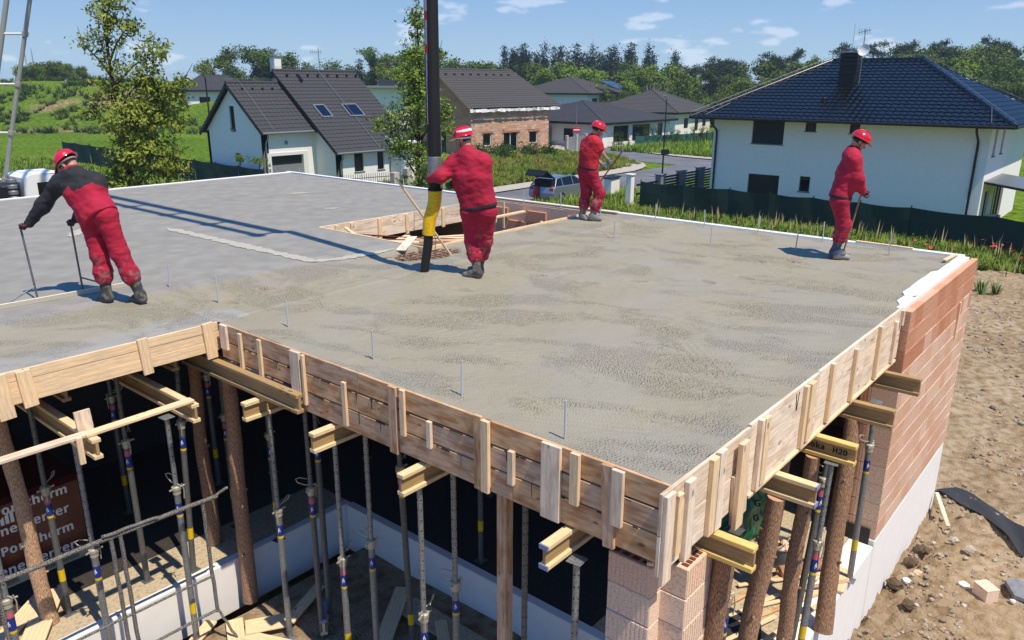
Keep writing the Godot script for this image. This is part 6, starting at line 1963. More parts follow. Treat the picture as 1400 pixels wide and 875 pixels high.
func make_far_houses() -> void:
	var a := hip_house("grey bungalow with dark hipped roof behind the brick house", V(69.3, -4.6, -46.5), 0.0, 15, 16, 2.9, 2.1, M.tile_grey, M.plaster, [[2.2, 0.7, 5.4, 2.5], [6.2, 0.7, 10.2, 2.5], [12, 0.4, 13.2, 2.5]], 0.2)
	part("side_wing", bx(V(0.4, 2.2, 6), 0, M.slate_light), a, null, T(-0.2, 1.1, -10))
	hip_house("low house with big dark roof filling the gap behind the bungalow", V(74, -4.3, -70), 0.15, 20, 14, 3.6, 3.0, M.tile_dark, M.slate_light, [[3, 1, 5, 2.4], [8, 1, 10, 2.4]], 3.0)
	hip_house("pale bungalow with hipped roof and brick-red side wall, right of the grey one", V(93, -4.4, -50.5), 0.1, 13, 13, 3.1, 2.9, M.tile_brown, M.plaster, [[3, 0.9, 4.6, 2.3], [7, 0.4, 8.4, 2.5], [10, 0.9, 11.4, 2.3]], 0.3)
	hip_house("white house with solar panels on its roof in the distance", V(103, -3.9, -72), 0.2, 15, 13, 4.8, 2.6, M.tile_brown, M.plaster, [[2, 2.6, 4.4, 4.0], [8, 2.6, 9.4, 4.0]], 0.5)
	hip_house("distant house with blue-black roof and raw brick wall at the forest edge", V(103, -4.2, -34), 0.35, 16, 12, 4.6, 2.2, M.tile_gloss, M.clay1, [[3, 0.9, 5, 2.3], [8, 0.9, 10, 2.3]], 2.5)
	var sp := thing("solar_panels", "blue solar panels laid on the distant white house's roof", "solar panels", V(110.6, 2.35, -72.7))
	sp.basis = Basis.from_euler(V(0.36, 0.2, 0))
	for i in 5:
		for j in 2: part("panel", bx(V(1.0, 0.06, 1.6), 0.01, M.sky_glass), sp, null, T(-1 + i * 1.06, 0, -0.6 + j * 1.66))
	# flat-roofed white house
	var t := thing("flat_roof_house", "white flat-roofed house with grey parapet behind the brick house", "house", V(73, -3.6, -77))
	var b := MB.new()
	wall_panel(b, 17, 5.3, 0.3, [[9, 4.0, 10.0, 4.7]], T(0, 0, 0, 0.6))
	b.box(T(0, 0, 0, 0.6) * T(8.5, 2.65, -4.5), V(16.4, 5.28, 8.4))
	part("wall", b.mesh(M.plaster), t)
	window(t, T(0, 0, 0, 0.6) * T(9, 4.0, 0), 1.0, 0.7, M.frame_dark, 1, false)
	b = MB.new()
	b.box(T(0, 0, 0, 0.6) * T(8.5, 5.46, -4.3), V(18.4, 0.3, 10.2), 0.03)
	part("parapet", b.mesh(M.slate_light), t)
	b = MB.new()
	b.box(T(0, 0, 0, 0.6) * T(4.5, 6.0, -4.3), V(9, 0.8, 6), 0.03)
	part("roof_block", b.mesh(M.tile_dark), t)
	# pale house far left behind the tree
	hip_house("small white house half hidden behind the left tree", V(59.0, -2.0, -117), -0.5, 9, 8, 3.2, 2.2, M.tile_grey, M.plaster, [[2, 0.9, 3.6, 2.2], [6, 0.9, 7.6, 2.2]], 2.0)

func fence(label: String, pts: Array, h: float, step: float, m: Material, category := "fence") -> void:
	# woven shade cloth on posts, sagging between them
	var o: Vector3 = pts[0]
	var t := thing("mesh_fence", label, category, o)
	for i in pts.size() - 1:
		var a: Vector3 = pts[i] - o
		var b: Vector3 = pts[i + 1] - o
		var n := maxi(1, int(round(a.distance_to(b) / step)))
		var s := (b - a).normalized().cross(Vector3.UP)
		for k in n + (1 if i == pts.size() - 2 else 0):
			var p := a.lerp(b, float(k) / n)
			var pm := MB.new()
			pm.tube([p, p + V(0, h + 0.12, 0)], 0.028, 7)
			part("post", pm.mesh(M.fence_post), t)
		for k in n:
			var sh := MB.new()
			var cols := 8
			for c in cols:
				var f := func(u: float, y: float) -> Vector3:
					var p := a.lerp(b, (k + u) / n)
					var sag := 0.07 * sin(u * PI)
					return p + V(0, y * (h - sag) + 0.03, 0) + s * (0.03 + 0.045 * sin(u * PI * 2.0 + k * 1.7) * sin(y * 3.0 + k))
				for y in 3:
					var y0 := y / 3.0
					var y1 := (y + 1) / 3.0
					var A: Vector3 = f.call(float(c) / cols, y0)
					var B: Vector3 = f.call(float(c + 1) / cols, y0)
					var C: Vector3 = f.call(float(c + 1) / cols, y1)
					var D: Vector3 = f.call(float(c) / cols, y1)
					sh.quad(A, B, C, D)
					sh.quad(B - s * 0.006, A - s * 0.006, D - s * 0.006, C - s * 0.006)
			part("shade_cloth", sh.mesh(m), t)

func make_street() -> void:
	fence("dark green mesh fence before the white house at right", [V(33.9, -4.4, -20.4), V(34.1, -4.4, -15.2), V(33.6, -4.4, -6.4), V(32.9, -4.35, -3.0), V(30.4, -4.3, 3.0)], 1.62, 2.5, M.green_cloth)
	fence("dark green mesh fence behind the left tree, running to the garage", [V(24.6, -4.4, -75.0), V(23.9, -4.4, -56.0), V(23.3, -4.4, -41.0)], 1.65, 3.0, M.green_cloth)
	fence("far teal mesh fence along the meadow below the thuja row", [V(72.6, -4.4, -44.3), V(88.5, -4.4, -40.5), V(97.0, -4.4, -30.0)], 1.25, 3.2, M.teal_cloth)
	# pillars and slats along the street beside the white house
	var t := thing("slat_fence", "grey pillars with dark horizontal slats beside the white house", "fence", V(36.6, -4.4, -20.7))
	for i in 3:
		part("slat", bx(V(2.4, 0.12, 0.03), 0.004, M.frame_dark), t, null, T(-1.45, 0.4 + i * 0.5, 0.0))
	for i in 5:
		part("pillar", bx(V(0.55, 1.75, 0.4), 0.02, M.slate_light), t, null, T(i * 2.6, 0.875, -0.05 * i))
		part("pillar_cap", bx(V(0.65, 0.07, 0.5), 0.015, M.galv), t, null, T(i * 2.6, 1.785, -0.05 * i))
		if i < 4:
			for k in 9: part("slat", bx(V(2.02, 0.12, 0.03), 0.004, M.frame_dark), t, null, T(i * 2.6 + 1.3, 0.25 + k * 0.165, -0.05 * i - 0.04))
	var gp := thing("gate_pillar", "white corner post at the near end of the green mesh fence", "post", V(33.75, -4.4, -21.0))
	part("shaft", bx(V(0.35, 1.95, 0.35), 0.02, M.plaster), gp, null, T(0, 0.97, 0))
	part("cap", bx(V(0.46, 0.08, 0.46), 0.02, M.frame_white), gp, null, T(0, 1.99, 0))
	# concrete pillars with railings before the garage house
	var f2 := thing("railing_fence", "black bar railing on stone posts before the garage house", "fence", V(25.6, -4.4, -36.6))
	for i in 2: part("pillar", bx(V(0.42, 1.75, 0.42), 0.02, M.paving), f2, null, T([1.6, 3.65][i], 0.87, [3.3, 2.2][i]))
	for i in 34:
		var rbm := MB.new()
		if i == 0:
			rbm.tube([V(0, 0.1, 0), V(0, 1.45, 0)], 0.014, 5)
			M["bar_mesh"] = rbm.mesh(M.frame_dark)
		part("bar", M.bar_mesh, f2, null, T(-0.6 + i * 0.145, 0, 0.035 * i))
	for y in [0.35, 1.2]: part("rail", _bar(V(-0.7, y, 0), V(4.4, y, 1.2), 0.03, 0.04, M.frame_dark), f2)
	var gw := thing("grey_fence", "grey solid fence panels beside the bungalow's drive", "fence", V(62.5, -4.4, -46.0))
	for i in 5:
		part("panel", bx(V(1.7, 1.5, 0.06), 0.01, M.slate_light), gw, null, T(1.0 + i * 2.0, 0.75, -0.5 - i * 0.2, 0.1))
		part("post", bx(V(0.3, 1.7, 0.3), 0.02, M.paving), gw, null, T(i * 2.0, 0.85, -0.4 - i * 0.2))
	# utility cabinet
	var ub := thing("utility_cabinet", "pale utility cabinet with dark lid behind the T-shirt worker", "cabinet", V(37.0, -4.4, -24.3))
	part("body", bx(V(0.95, 1.25, 0.55), 0.02, M.plaster), ub, null, T(0, 0.62, 0))
	part("lid", bx(V(1.1, 0.08, 0.7), 0.02, M.frame_dark), ub, null, Transform3D(Basis(Vector3.BACK, 0.06), V(0, 1.31, 0)))
	# street poles
	var p := thing("street_lamp", "thin dark lamp post with a small box by the road bend", "street lamp", V(48.8, -4.4, -27.4))
	var b := MB.new()
	b.tube([V(0, 0, 0), V(0, 2.5, 0), V(0, 5.8, 0)], [0.07, 0.055, 0.035], 8)
	part("pole", b.mesh(M.frame_dark), p)
	part("sign_box", bx(V(0.6, 0.42, 0.08), 0.02, M.frame_dark), p, null, T(0.05, 1.95, 0.1, -0.8))
	b = MB.new()
	b.tube([V(0, 5.7, 0), V(-0.5, 6.0, 0.1)], 0.03, 6); b.box(T(-0.6, 6.02, 0.12), V(0.5, 0.06, 0.18), 0.02)
	part("lamp_head", b.mesh(M.galv), p)
	p = thing("street_lamp", "lamp post standing left of the garage house's gable", "street lamp", V(32.5, -4.4, -63.2))
	b = MB.new()
	b.tube([V(0, 0, 0), V(0, 7.2, 0)], [0.09, 0.06], 8)
	b.tube([V(0, 7.15, 0), V(-0.5, 7.5, 0.5), V(-0.8, 7.5, 0.8)], 0.04, 6)
	part("pole", b.mesh(M.frame_dark), p)
	part("lamp_head", bx(V(0.6, 0.08, 0.22), 0.03, M.galv), p, null, T(-1.0, 7.5, 0.95, 0.8))
	p = thing("road_sign", "small red and white sign on a thin pole by the bungalow", "sign", V(65.4, -4.4, -47.3))
	b = MB.new()
	b.tube([V(0, 0, 0), V(0, 4.6, 0)], 0.04, 7)
	part("pole", b.mesh(M.galv), p)
	part("board", bx(V(0.9, 0.5, 0.04), 0.01, M.red_plastic), p, null, T(0, 2.1, 0.06, -0.6))
	part("board_stripe", bx(V(0.7, 0.12, 0.045), 0.005, M.white_print), p, null, T(0, 2.1, 0.063, -0.6))
	make_car()
	make_pump_truck()

func make_car() -> void:
	# silver estate, tailgate up; local +x is forward
	var t := thing("car", "silver estate car with raised dark tailgate parked on the road", "car", V(34.6, -4.365, -26.3), 0.05)
	var prof := PackedVector2Array([Vector2(-2.3, 0.35), Vector2(-2.34, 0.62), Vector2(-2.25, 0.95), Vector2(-2.15, 1.02), Vector2(0.75, 0.98), Vector2(1.6, 0.88), Vector2(2.15, 0.72), Vector2(2.33, 0.5), Vector2(2.3, 0.28), Vector2(1.75, 0.2), Vector2(-1.9, 0.2)])
	var b := MB.new()
	# body lofted across: wider at the waist
	var zs := [[-0.90, 0.90], [-0.86, 0.97], [-0.60, 1.0], [0.60, 1.0], [0.86, 0.97], [0.90, 0.90]]
	for k in zs.size() - 1:
		for i in prof.size():
			var p := prof[i]
			var q := prof[(i + 1) % prof.size()]
			var f := func(v: Vector2, s: float) -> Vector2: return Vector2(v.x * (0.985 if s < 0.95 else 1.0), 0.55 + (v.y - 0.55) * s)
			var p0: Vector2 = f.call(p, zs[k][1])
			var p1: Vector2 = f.call(p, zs[k + 1][1])
			var q0: Vector2 = f.call(q, zs[k][1])
			var q1: Vector2 = f.call(q, zs[k + 1][1])
			b.quad(V(p0.x, p0.y, zs[k][0]), V(q0.x, q0.y, zs[k][0]), V(q1.x, q1.y, zs[k + 1][0]), V(p1.x, p1.y, zs[k + 1][0]))
	for s in [-1, 1]:
		var pts := PackedVector2Array()
		for v in prof: pts.append(Vector2(v.x * 0.985, 0.55 + (v.y - 0.55) * 0.90))
		b.prism(pts, 0.012, T(0, 0, 0.90 * s - 0.006))
	# cabin: roof and pillars
	var cab := [[Vector2(-2.12, 1.0), 0.86], [Vector2(-1.75, 1.40), 0.68], [Vector2(-1.3, 1.47), 0.66], [Vector2(-0.2, 1.49), 0.66], [Vector2(0.25, 1.42), 0.66], [Vector2(1.05, 0.97), 0.84]]
	for k in range(1, 4):
		var A: Vector2 = cab[k][0]
		var B: Vector2 = cab[k + 1][0]
		b.quad(V(A.x, A.y, cab[k][1]), V(B.x, B.y, cab[k + 1][1]), V(B.x, B.y, -cab[k + 1][1]), V(A.x, A.y, -cab[k][1]))
	for s in [-1, 1]:
		for k in cab.size() - 1:
			b.tube([V(cab[k][0].x, cab[k][0].y, cab[k][1] * s), V(cab[k + 1][0].x, cab[k + 1][0].y, cab[k + 1][1] * s)], 0.045, 6)
		for x in [-1.25, -0.15]: b.tube([V(x, 0.98, 0.86 * s), V(x - 0.02, 1.46, 0.67 * s)], 0.035, 6)
		b.tube([V(-1.9, 1.53, 0.62 * s), V(0.0, 1.54, 0.62 * s)], 0.02, 6)
	part("body", b.mesh(M.car_paint), t)
	b = MB.new()
	for s in [-1.0, 1.0]:
		var ps := [V(-1.95, 1.02, 0.845 * s), V(0.92, 1.0, 0.835 * s), V(0.2, 1.40, 0.655 * s), V(-1.3, 1.45, 0.65 * s), V(-1.72, 1.37, 0.67 * s)]
		for i in range(1, 4):
			if s > 0: b.tri(ps[0], ps[i], ps[i + 1])
			else: b.tri(ps[0], ps[i + 1], ps[i])
	b.quad(V(1.02, 0.98, 0.8), V(1.02, 0.98, -0.8), V(0.25, 1.40, -0.62), V(0.25, 1.40, 0.62))
	part("windows", b.mesh(M.glass), t)
	b = MB.new()
	b.box(T(-2.16, 0.72, 0), V(0.16, 0.62, 1.3)); b.box(T(-1.95, 1.15, 0), V(0.3, 0.42, 1.25))
	part("boot_interior", b.mesh(M.hole), t)
	b = MB.new()
	b.quad(V(-1.85, 1.45, 0.62), V(-1.85, 1.45, -0.62), V(-2.75, 1.98, -0.66), V(-2.75, 1.98, 0.66)); b.quad(V(-2.75, 1.98, 0.66), V(-2.75, 1.98, -0.66), V(-3.05, 1.72, -0.62), V(-3.05, 1.72, 0.62))
	b.bar(V(-1.85, 1.43, 0.62), V(-2.75, 1.95, 0.66), 0.08, 0.06); b.bar(V(-1.85, 1.43, -0.62), V(-2.75, 1.95, -0.66), 0.08, 0.06); b.bar(V(-2.75, 1.95, -0.66), V(-2.75, 1.95, 0.66), 0.1, 0.07)
	b.bar(V(-3.05, 1.70, -0.62), V(-3.05, 1.70, 0.62), 0.1, 0.07); b.bar(V(-2.75, 1.95, 0.66), V(-3.05, 1.70, 0.62), 0.08, 0.07)
	part("tailgate", b.mesh(M.frame_dark), t)
	b = MB.new()
	b.tube([V(-2.3, 0.95, -0.3), V(-2.42, 0.6, -0.3), V(-2.4, 0.30, -0.3)], [0.16, 0.2, 0.12], 8)
	part("red_bag", b.mesh(M.red_plastic), t)
	for x in [-1.45, 1.42]:
		for s in [-1, 1]:
			b = MB.new()
			b.lathe(Transform3D(Basis(Vector3.RIGHT, PI / 2 * s), V(x, 0.32, 0.86 * s)), [Vector2(0.2, -0.1), Vector2(0.30, -0.1), Vector2(0.325, -0.06), Vector2(0.325, 0.07), Vector2(0.30, 0.11), Vector2(0.21, 0.11)], 18)
			var w := part("wheel", b.mesh(M.rubber), t)
			b = MB.new()
			b.lathe(Transform3D(Basis(Vector3.RIGHT, PI / 2 * s), V(x, 0.32, 0.86 * s)), [Vector2(0.215, 0.07), Vector2(0.19, 0.105), Vector2(0.06, 0.085), Vector2(0.001, 0.10)], 10)
			part("rim", b.mesh(M.galv), w)
	for s in [-1, 1]:
		part("tail_light", bx(V(0.1, 0.16, 0.28), 0.02, M.red_plastic), t, null, T(-2.26, 0.85, 0.72 * s))
		part("mirror", bx(V(0.12, 0.12, 0.2), 0.03, M.car_paint), t, null, T(0.72, 1.05, 0.98 * s))

func make_pump_truck() -> void:
	var t := thing("pump_truck", "white concrete pump truck behind the slab with its pipe boom raised", "truck", V(6.83, -4.2, -36.55))
	var b := MB.new()
	# cab: rear at x = 1.15, side towards +z
	var side := PackedVector2Array([Vector2(1.2, 0.7), Vector2(3.65, 0.7), Vector2(3.7, 1.5), Vector2(3.45, 2.35), Vector2(3.1, 2.70), Vector2(1.6, 2.79), Vector2(1.28, 2.66), Vector2(1.2, 1.8)])
	b.prism(side, 2.3, T(0, 0, -1.15))
	part("cab", b.mesh(M.truck_paint), t)
	b = MB.new()
	b.box(T(2.25, 2.80, 0), V(1.2, 0.06, 1.9), 0.03)
	part("roof_panel", b.mesh(M.truck_paint), t)
	for s in [-1, 1]:
		b = MB.new()
		b.box(T(2.0, 2.14, 1.155 * s), V(0.46, 0.62, 0.03), 0.01); b.box(T(2.62, 2.14, 1.155 * s), V(0.66, 0.62, 0.03), 0.01)
		part("side_window", b.mesh(M.glass), t)
	part("windscreen", bx(V(0.03, 1.0, 2.0), 0.01, M.glass), t, null, Transform3D(Basis(Vector3.BACK, 0.25), V(3.6, 2.0, 0)))
	b = MB.new()
	b.box(T(1.185, 1.95, 0.0), V(0.03, 1.1, 1.9), 0.01)
	part("rear_panel", b.mesh(M.slate_light), t)
	b = MB.new()
	b.box(T(-2.0, 0.85, 0), V(8.2, 0.3, 1.0), 0.02); b.box(T(0.75, 1.5, 0.2), V(0.7, 1.8, 1.6), 0.05); b.box(T(-2.5, 1.5, 0), V(4.5, 1.1, 2.2), 0.06)
	part("chassis", b.mesh(M.frame_dark), t)
	b = MB.new()
	for i in 4: b.lathe(T(0.85, 1.75 + i * 0.25, 1.0), [Vector2(0.16, 0), Vector2(0.2, 0.04), Vector2(0.2, 0.16), Vector2(0.16, 0.2)], 12)
	part("air_filter", b.mesh(M.galv), t)
	for x in [2.3, -1.6, -3.0, -4.6]:
		for s in [-1, 1]:
			b = MB.new()
			b.lathe(Transform3D(Basis(Vector3.RIGHT, PI / 2 * s), V(x, 0.5, 0.95 * s)), [Vector2(0.28, -0.15), Vector2(0.46, -0.15), Vector2(0.5, -0.1), Vector2(0.5, 0.12), Vector2(0.46, 0.16), Vector2(0.28, 0.16), Vector2(0.27, 0.05), Vector2(0.01, 0.05)], 18)
			part("wheel", b.mesh(M.rubber), t)
	# boom: pairs of tubes with cross ties, up, over and down to the hose
	var o := t.position
	var seg := [[V(7.27, -1.9, -37.9), V(11.17, 16.6, -33.25), V(0.62, 0, 0.72)], [V(11.17, 16.6, -33.25), V(2.55, 15.0, -16.0), V(-0.5, 0.1, -0.6)], [V(2.55, 15.0, -16.0), V(2.95, 7.9, -5.3), V(-0.42, 0.0, 0.0)]]
	for k in 3:
		var a: Vector3 = seg[k][0] - o
		var c: Vector3 = seg[k][1] - o
		var d: Vector3 = seg[k][2]
		b = MB.new()
		if k == 0: b.tube([a, c], [0.11, 0.09], 10)
		else: b.bar(a, c, 0.20, 0.26, 0.02)
		var arm := part("boom_arm", b.mesh(M.boom_paint), t)
		b = MB.new()
		b.tube([a + d, c + d], 0.085, 10)
		var n := 9
		for i in n + 1:
			var p := (a + d).lerp(c + d, (i + 0.1) / (n + 0.2))
			var ax := (c - a).normalized()
			b.tube([p - ax * 0.09, p + ax * 0.09], 0.125, 10)
		part("delivery_pipe", b.mesh(M.pipe), arm)
		b = MB.new()
		for i in n + 1:
			var u := (i + 0.1) / (n + 0.2)
			b.tube([a.lerp(c, u), a.lerp(c, u) + d * 1.12], 0.05, 7)
		part("cross_tie", b.mesh(M.frame_white), arm)
	b = MB.new()
	b.lathe(T(0.45, 1.6, -1.3), [Vector2(0.5, 0), Vector2(0.5, 0.5), Vector2(0.3, 0.7), Vector2(0.3, 1.0)], 16)
	part("turret", b.mesh(M.boom_paint), t)

# ---------- trees, shrubs, grass ----------
func at_rs(r: float, s: float, up := 0.0) -> Vector3:
	var x := CX + 0.6421 * r + 0.7666 * s
	var z := CZ + 0.7666 * r - 0.6421 * s
	return Vector3(x, ground_h(x, z) + up, z)

func leaves(lobes: Array, n: int, size: float, c0: Color, c1: Color, sd: int, shell := 0.55, flat_ := 0.0) -> ArrayMesh:
	# lobes: [centre, radii, weight]; leaf-sized faces gathered in clumps through each lobe
	var r := RandomNumberGenerator.new()
	r.seed = sd
	var v := PackedVector3Array()
	var nn := PackedVector3Array()
	var c := PackedColorArray()
	var tot := 0.0
	for l in lobes: tot += l[2]
	for l in lobes:
		var cnt := int(n * l[2] / tot)
		var clumps := maxi(1, int(cnt / 22.0))
		for k in clumps:
			var d := Vector3(r.randfn(), r.randfn(), r.randfn()).normalized()
			var q := pow(r.randf(), shell)
			var cc: Vector3 = l[0] + d * l[1] * q
			var tone := r.randf()
			var cr: float = size * r.randf_range(2.0, 4.0)
			for i in 22:
				var p := cc + Vector3(r.randfn(), r.randfn() * 0.7, r.randfn()) * cr * 0.6
				var out := (d + Vector3(r.randfn(), r.randfn() + 0.5, r.randfn()) * 0.8).normalized()
				var a := out.cross(Vector3(r.randfn(), r.randfn(), r.randfn())).normalized()
				var b := out.cross(a)
				var s := size * r.randf_range(0.6, 1.25)
				var col := c0.lerp(c1, clampf(tone * 0.7 + r.randf() * 0.45, 0, 1))
				v.append(p - a * s); v.append(p + b * s * 0.45); v.append(p + a * s)
				v.append(p - a * s); v.append(p + a * s); v.append(p - b * s * 0.45)
				for j in 6: nn.append(out); c.append(col)
	var A := []
	A.resize(Mesh.ARRAY_MAX)
	A[Mesh.ARRAY_VERTEX] = v; A[Mesh.ARRAY_NORMAL] = nn; A[Mesh.ARRAY_COLOR] = c
	var am := ArrayMesh.new()
	am.add_surface_from_arrays(Mesh.PRIMITIVE_TRIANGLES, A)
	am.surface_set_material(0, M.leaf)
	return am

func near_tree(called: String, label: String, base: Vector3, lobes: Array, n: int, size: float, c0: Color, c1: Color, sd: int) -> void:
	# lobes: [dx, y, dz, rx, ry, weight] from the foot
	var t := thing(called, label, "tree", base)
	var L := []
	var b := MB.new()
	var top := 0.0
	for l in lobes: top = maxf(top, l[1])
	var tp := []
	var tr := []
	for i in 9:
		var u := i / 8.0
		tp.append(V(0.10 * sin(u * 7.0 + sd), top * u, 0.08 * cos(u * 6.0))); tr.append(0.105 * (1.0 - u) + 0.012)
	b.tube(tp, tr, 9)
	part("trunk", b.mesh(M.bark), t)
	b = MB.new()
	for l in lobes:
		var c := V(l[0], l[1], l[2])
		L.append([c, V(l[3], l[4], l[3]), l[5]])
		var y0: float = maxf(0.8, l[1] - 1.1)
		var k: Vector3 = tp[clampi(int(y0 / top * 8.0), 0, 8)]
		b.tube([V(k.x, y0, k.z), (V(k.x, y0, k.z) + c) * 0.5 + V(0, 0.12, 0), c, c + (c - k) * 0.15 + V(0, l[4] * 0.7, 0)], [0.045, 0.03, 0.016, 0.006], 6)
		for i in 5:
			var d := V(sin(i * 2.4 + l[1]), 0.7, cos(i * 2.4 + l[0])) * V(l[3], l[4], l[3]) * 0.8
			b.tube([c - V(0, l[4] * 0.5, 0), c + d * 0.6, c + d], [0.014, 0.009, 0.004], 4)
	part("limbs", b.mesh(M.bark), t)
	part("crown", leaves(L, n, size, c0, c1, sd, 0.5), t)

func make_near_trees() -> void:
	var R := V(0.642, 0, 0.767)
	var conv := func(list: Array, px0: float, scale: float, gy: float) -> Array:
		var out := []
		for q in list:
			var r: float = (q[0] - px0) / scale
			var dep: float = q[5] if q.size() > 5 else 0.0
			var p := R * r + V(0.767, 0, -0.642) * dep
			out.append([p.x, 2.45 - (q[1] - 113.0) / (scale * 0.965) - gy, p.z, q[2] / scale, q[3] / scale, q[4]])
		return out
	near_tree("young_tree", "slender young tree with yellow-green leaves at left behind the slab", V(8.55, -4.25, -26.5),
		conv.call([[188, 205, 46, 40, 11.0], [215, 150, 40, 38, 10.0, 0.3], [190, 165, 34, 34, 7.0, -0.4], [168, 40, 26, 34, 2.6], [178, 12, 22, 16, 1.4], [192, 48, 20, 16, 1.2], [165, 85, 18, 34, 1.6], [222, 78, 26, 24, 2.6], [205, 110, 30, 22, 3.6], [158, 128, 22, 26, 1.8], [247, 128, 18, 18, 1.4], [152, 232, 22, 24, 2.6], [225, 215, 26, 30, 3.6, 0.4], [132, 68, 10, 16, 0.5], [133, 150, 12, 22, 0.8], [262, 110, 14, 12, 0.7], [170, 262, 44, 30, 6.0], [215, 262, 36, 26, 4.0]], 166.0, 39.5, -4.25),
		15000, 0.080, Color(0.075, 0.115, 0.016), Color(0.30, 0.34, 0.055), 5)
	near_tree("young_tree", "slim columnar tree with fresh green leaves behind the black hose", V(16.2, -4.3, -19.4),
		conv.call([[575, 35, 13, 30, 2.4], [573, 75, 18, 24, 2.6], [566, 108, 26, 22, 3.0], [578, 128, 30, 24, 3.4], [555, 150, 28, 24, 3.2], [590, 165, 26, 24, 2.6], [563, 195, 34, 26, 3.6], [585, 215, 28, 24, 3.0], [612, 150, 14, 16, 1.1], [604, 78, 14, 10, 0.7], [535, 172, 16, 16, 1.1], [516, 168, 10, 12, 0.6], [540, 200, 14, 16, 0.9], [575, 245, 30, 22, 3.0], [615, 172, 16, 10, 0.5]], 574.0, 38.0, -4.3),
		10500, 0.064, Color(0.065, 0.12, 0.016), Color(0.25, 0.34, 0.055), 9)

func make_forest() -> void:
	# a few grown forms; every tree in view is a copy of one of them
	var forms := []
	var kinds := []
	for k in 5:
		var lob := []
		for i in 14: lob.append([V(sin(i * 2.4 + k) * (0.8 + 0.8 * (i % 3)), 1.6 + 6.4 * fmod(i * 0.618 + k * 0.21, 1.0), cos(i * 2.4 + k) * (0.8 + 0.8 * (i % 3))) * V(1.0 - 0.25 * fmod(i * 0.618 + k * 0.21, 1.0), 1, 1.0 - 0.25 * fmod(i * 0.618 + k * 0.21, 1.0)), V(1.5, 1.2, 1.5) * (0.8 + 0.35 * fmod(i * 0.37, 1.0)), 1.0])
		var c: Array = [[Color(0.060, 0.105, 0.014), Color(0.14, 0.20, 0.026)], [Color(0.080, 0.145, 0.014), Color(0.20, 0.29, 0.03)], [Color(0.046, 0.078, 0.013), Color(0.105, 0.155, 0.024)], [Color(0.080, 0.115, 0.018), Color(0.19, 0.24, 0.04)], [Color(0.042, 0.072, 0.012), Color(0.095, 0.14, 0.02)]][k]
		forms.append([leaves(lob, 3600, 0.27, c[0], c[1], 100 + k, 0.40), 9.4]); kinds.append("broad")
	for k in 3:
		var lob := []
		for i in 11:
			var u := i / 10.0
			lob.append([V(0.15 * sin(i * 3.0), 1.8 + 8.4 * u, 0.15 * cos(i * 3.0)), V(1.75 * (1.0 - u) + 0.10, 0.5, 1.75 * (1.0 - u) + 0.10), 1.3 - u])
		forms.append([leaves(lob, 2000, 0.22, Color(0.012, 0.024, 0.012), Color(0.035, 0.055, 0.022), 200 + k, 0.5), 10.6]); kinds.append("spruce")
	for k in 2:
		var lob := []
		for i in 6: lob.append([V(sin(i * 2.4) * 1.2, 7.0 + 2.6 * fmod(i * 0.618, 1.0), cos(i * 2.4) * 1.2), V(1.1, 0.55, 1.1), 1.0])
		forms.append([leaves(lob, 1500, 0.22, Color(0.018, 0.034, 0.014), Color(0.05, 0.075, 0.026), 300 + k, 0.5), 10.2]); kinds.append("pine")
	var proto := []
	for i in forms.size():
		var b := MB.new()
		var th := 5.5 if kinds[i] == "broad" else 8.0
		b.tube([V(0, -0.6, 0), V(0.05, th * 0.5, 0), V(0, th, 0.05)], [0.24, 0.17, 0.06], 7)
		for k in 6: b.tube([V(0, th * (0.45 + 0.08 * k), 0), V(sin(k * 2.1) * 1.1, th * (0.62 + 0.08 * k), cos(k * 2.1) * 1.1)], [0.08, 0.03], 5)
		proto.append(b.mesh(M.pine_bark if kinds[i] == "pine" else M.bark))
	var made := {}
	var r := RandomNumberGenerator.new()
	r.seed = 77
	var place := func(i: int, p: Vector3, h: float, label: String, group: String) -> void:
		var kind: String = kinds[i] + "_tree"
		var o: Node3D
		if made.has(i):
			o = made[i].duplicate()
			o.name = numbered(kind)
			add_child(o)
		else:
			o = thing(kind, "", "tree")
			part("trunk", proto[i], o)
			part("crown", forms[i][0], o)
			made[i] = o
		tag(o, label, "tree", group)
		o.position = p
		o.rotation = Vector3(0, r.randf() * TAU, 0)
		var s: float = h / forms[i][1]
		o.scale = V(s * r.randf_range(0.9, 1.25), s, s * r.randf_range(0.9, 1.25))
	# wood across the middle and right
	for i in 220:
		var u := r.randf()
		var rr := lerpf(-28.0, 150.0, u)
		var s := r.randf_range(146.0, 205.0)
		if rr > 45.0: s = r.randf_range(125.0, 200.0)
		if rr < 8.0: s = r.randf_range(160.0, 200.0)
		var w := r.randf()
		var k := r.randi() % 5
		var h := r.randf_range(7.8, 10.6)
		if rr < 42.0 and rr > -2.0 and s > 175.0 and w < 0.8: k = 5 + r.randi() % 3; h = r.randf_range(9.5, 12.5)
		elif rr > 22.0 and s > 165.0 and w < 0.45: k = 8 + r.randi() % 2; h = r.randf_range(9.0, 11.0)
		var p := at_rs(rr, s)
		var lb: String = {"broad": "leafy green tree in the wood behind the houses", "spruce": "dark pointed spruce rising from the wood's skyline", "pine": "sparse-topped pine on the skyline of the wood"}[kinds[k]]
		place.call(k, p, h, lb, "trees of the wood behind the houses")
	for i in 34:
		var rr := lerpf(-2.0, 34.0, (i + r.randf()) / 34.0)
		place.call(5 + i % 3, at_rs(rr, r.randf_range(186, 200)), r.randf_range(9.0, 13.0) if i % 4 else 13.6, "dark pointed spruce rising from the wood's skyline", "trees of the wood behind the houses")
	for i in 62:
		var rr := lerpf(8.0, 112.0, (i + r.randf()) / 62.0)
		var s := r.randf_range(126, 142)
		place.call(r.randi() % 5, at_rs(rr + 0.1 * s - 12.0, s), r.randf_range(5.0, 8.0), "bushy light green tree along the near edge of the wood", "trees along the wood's near edge")
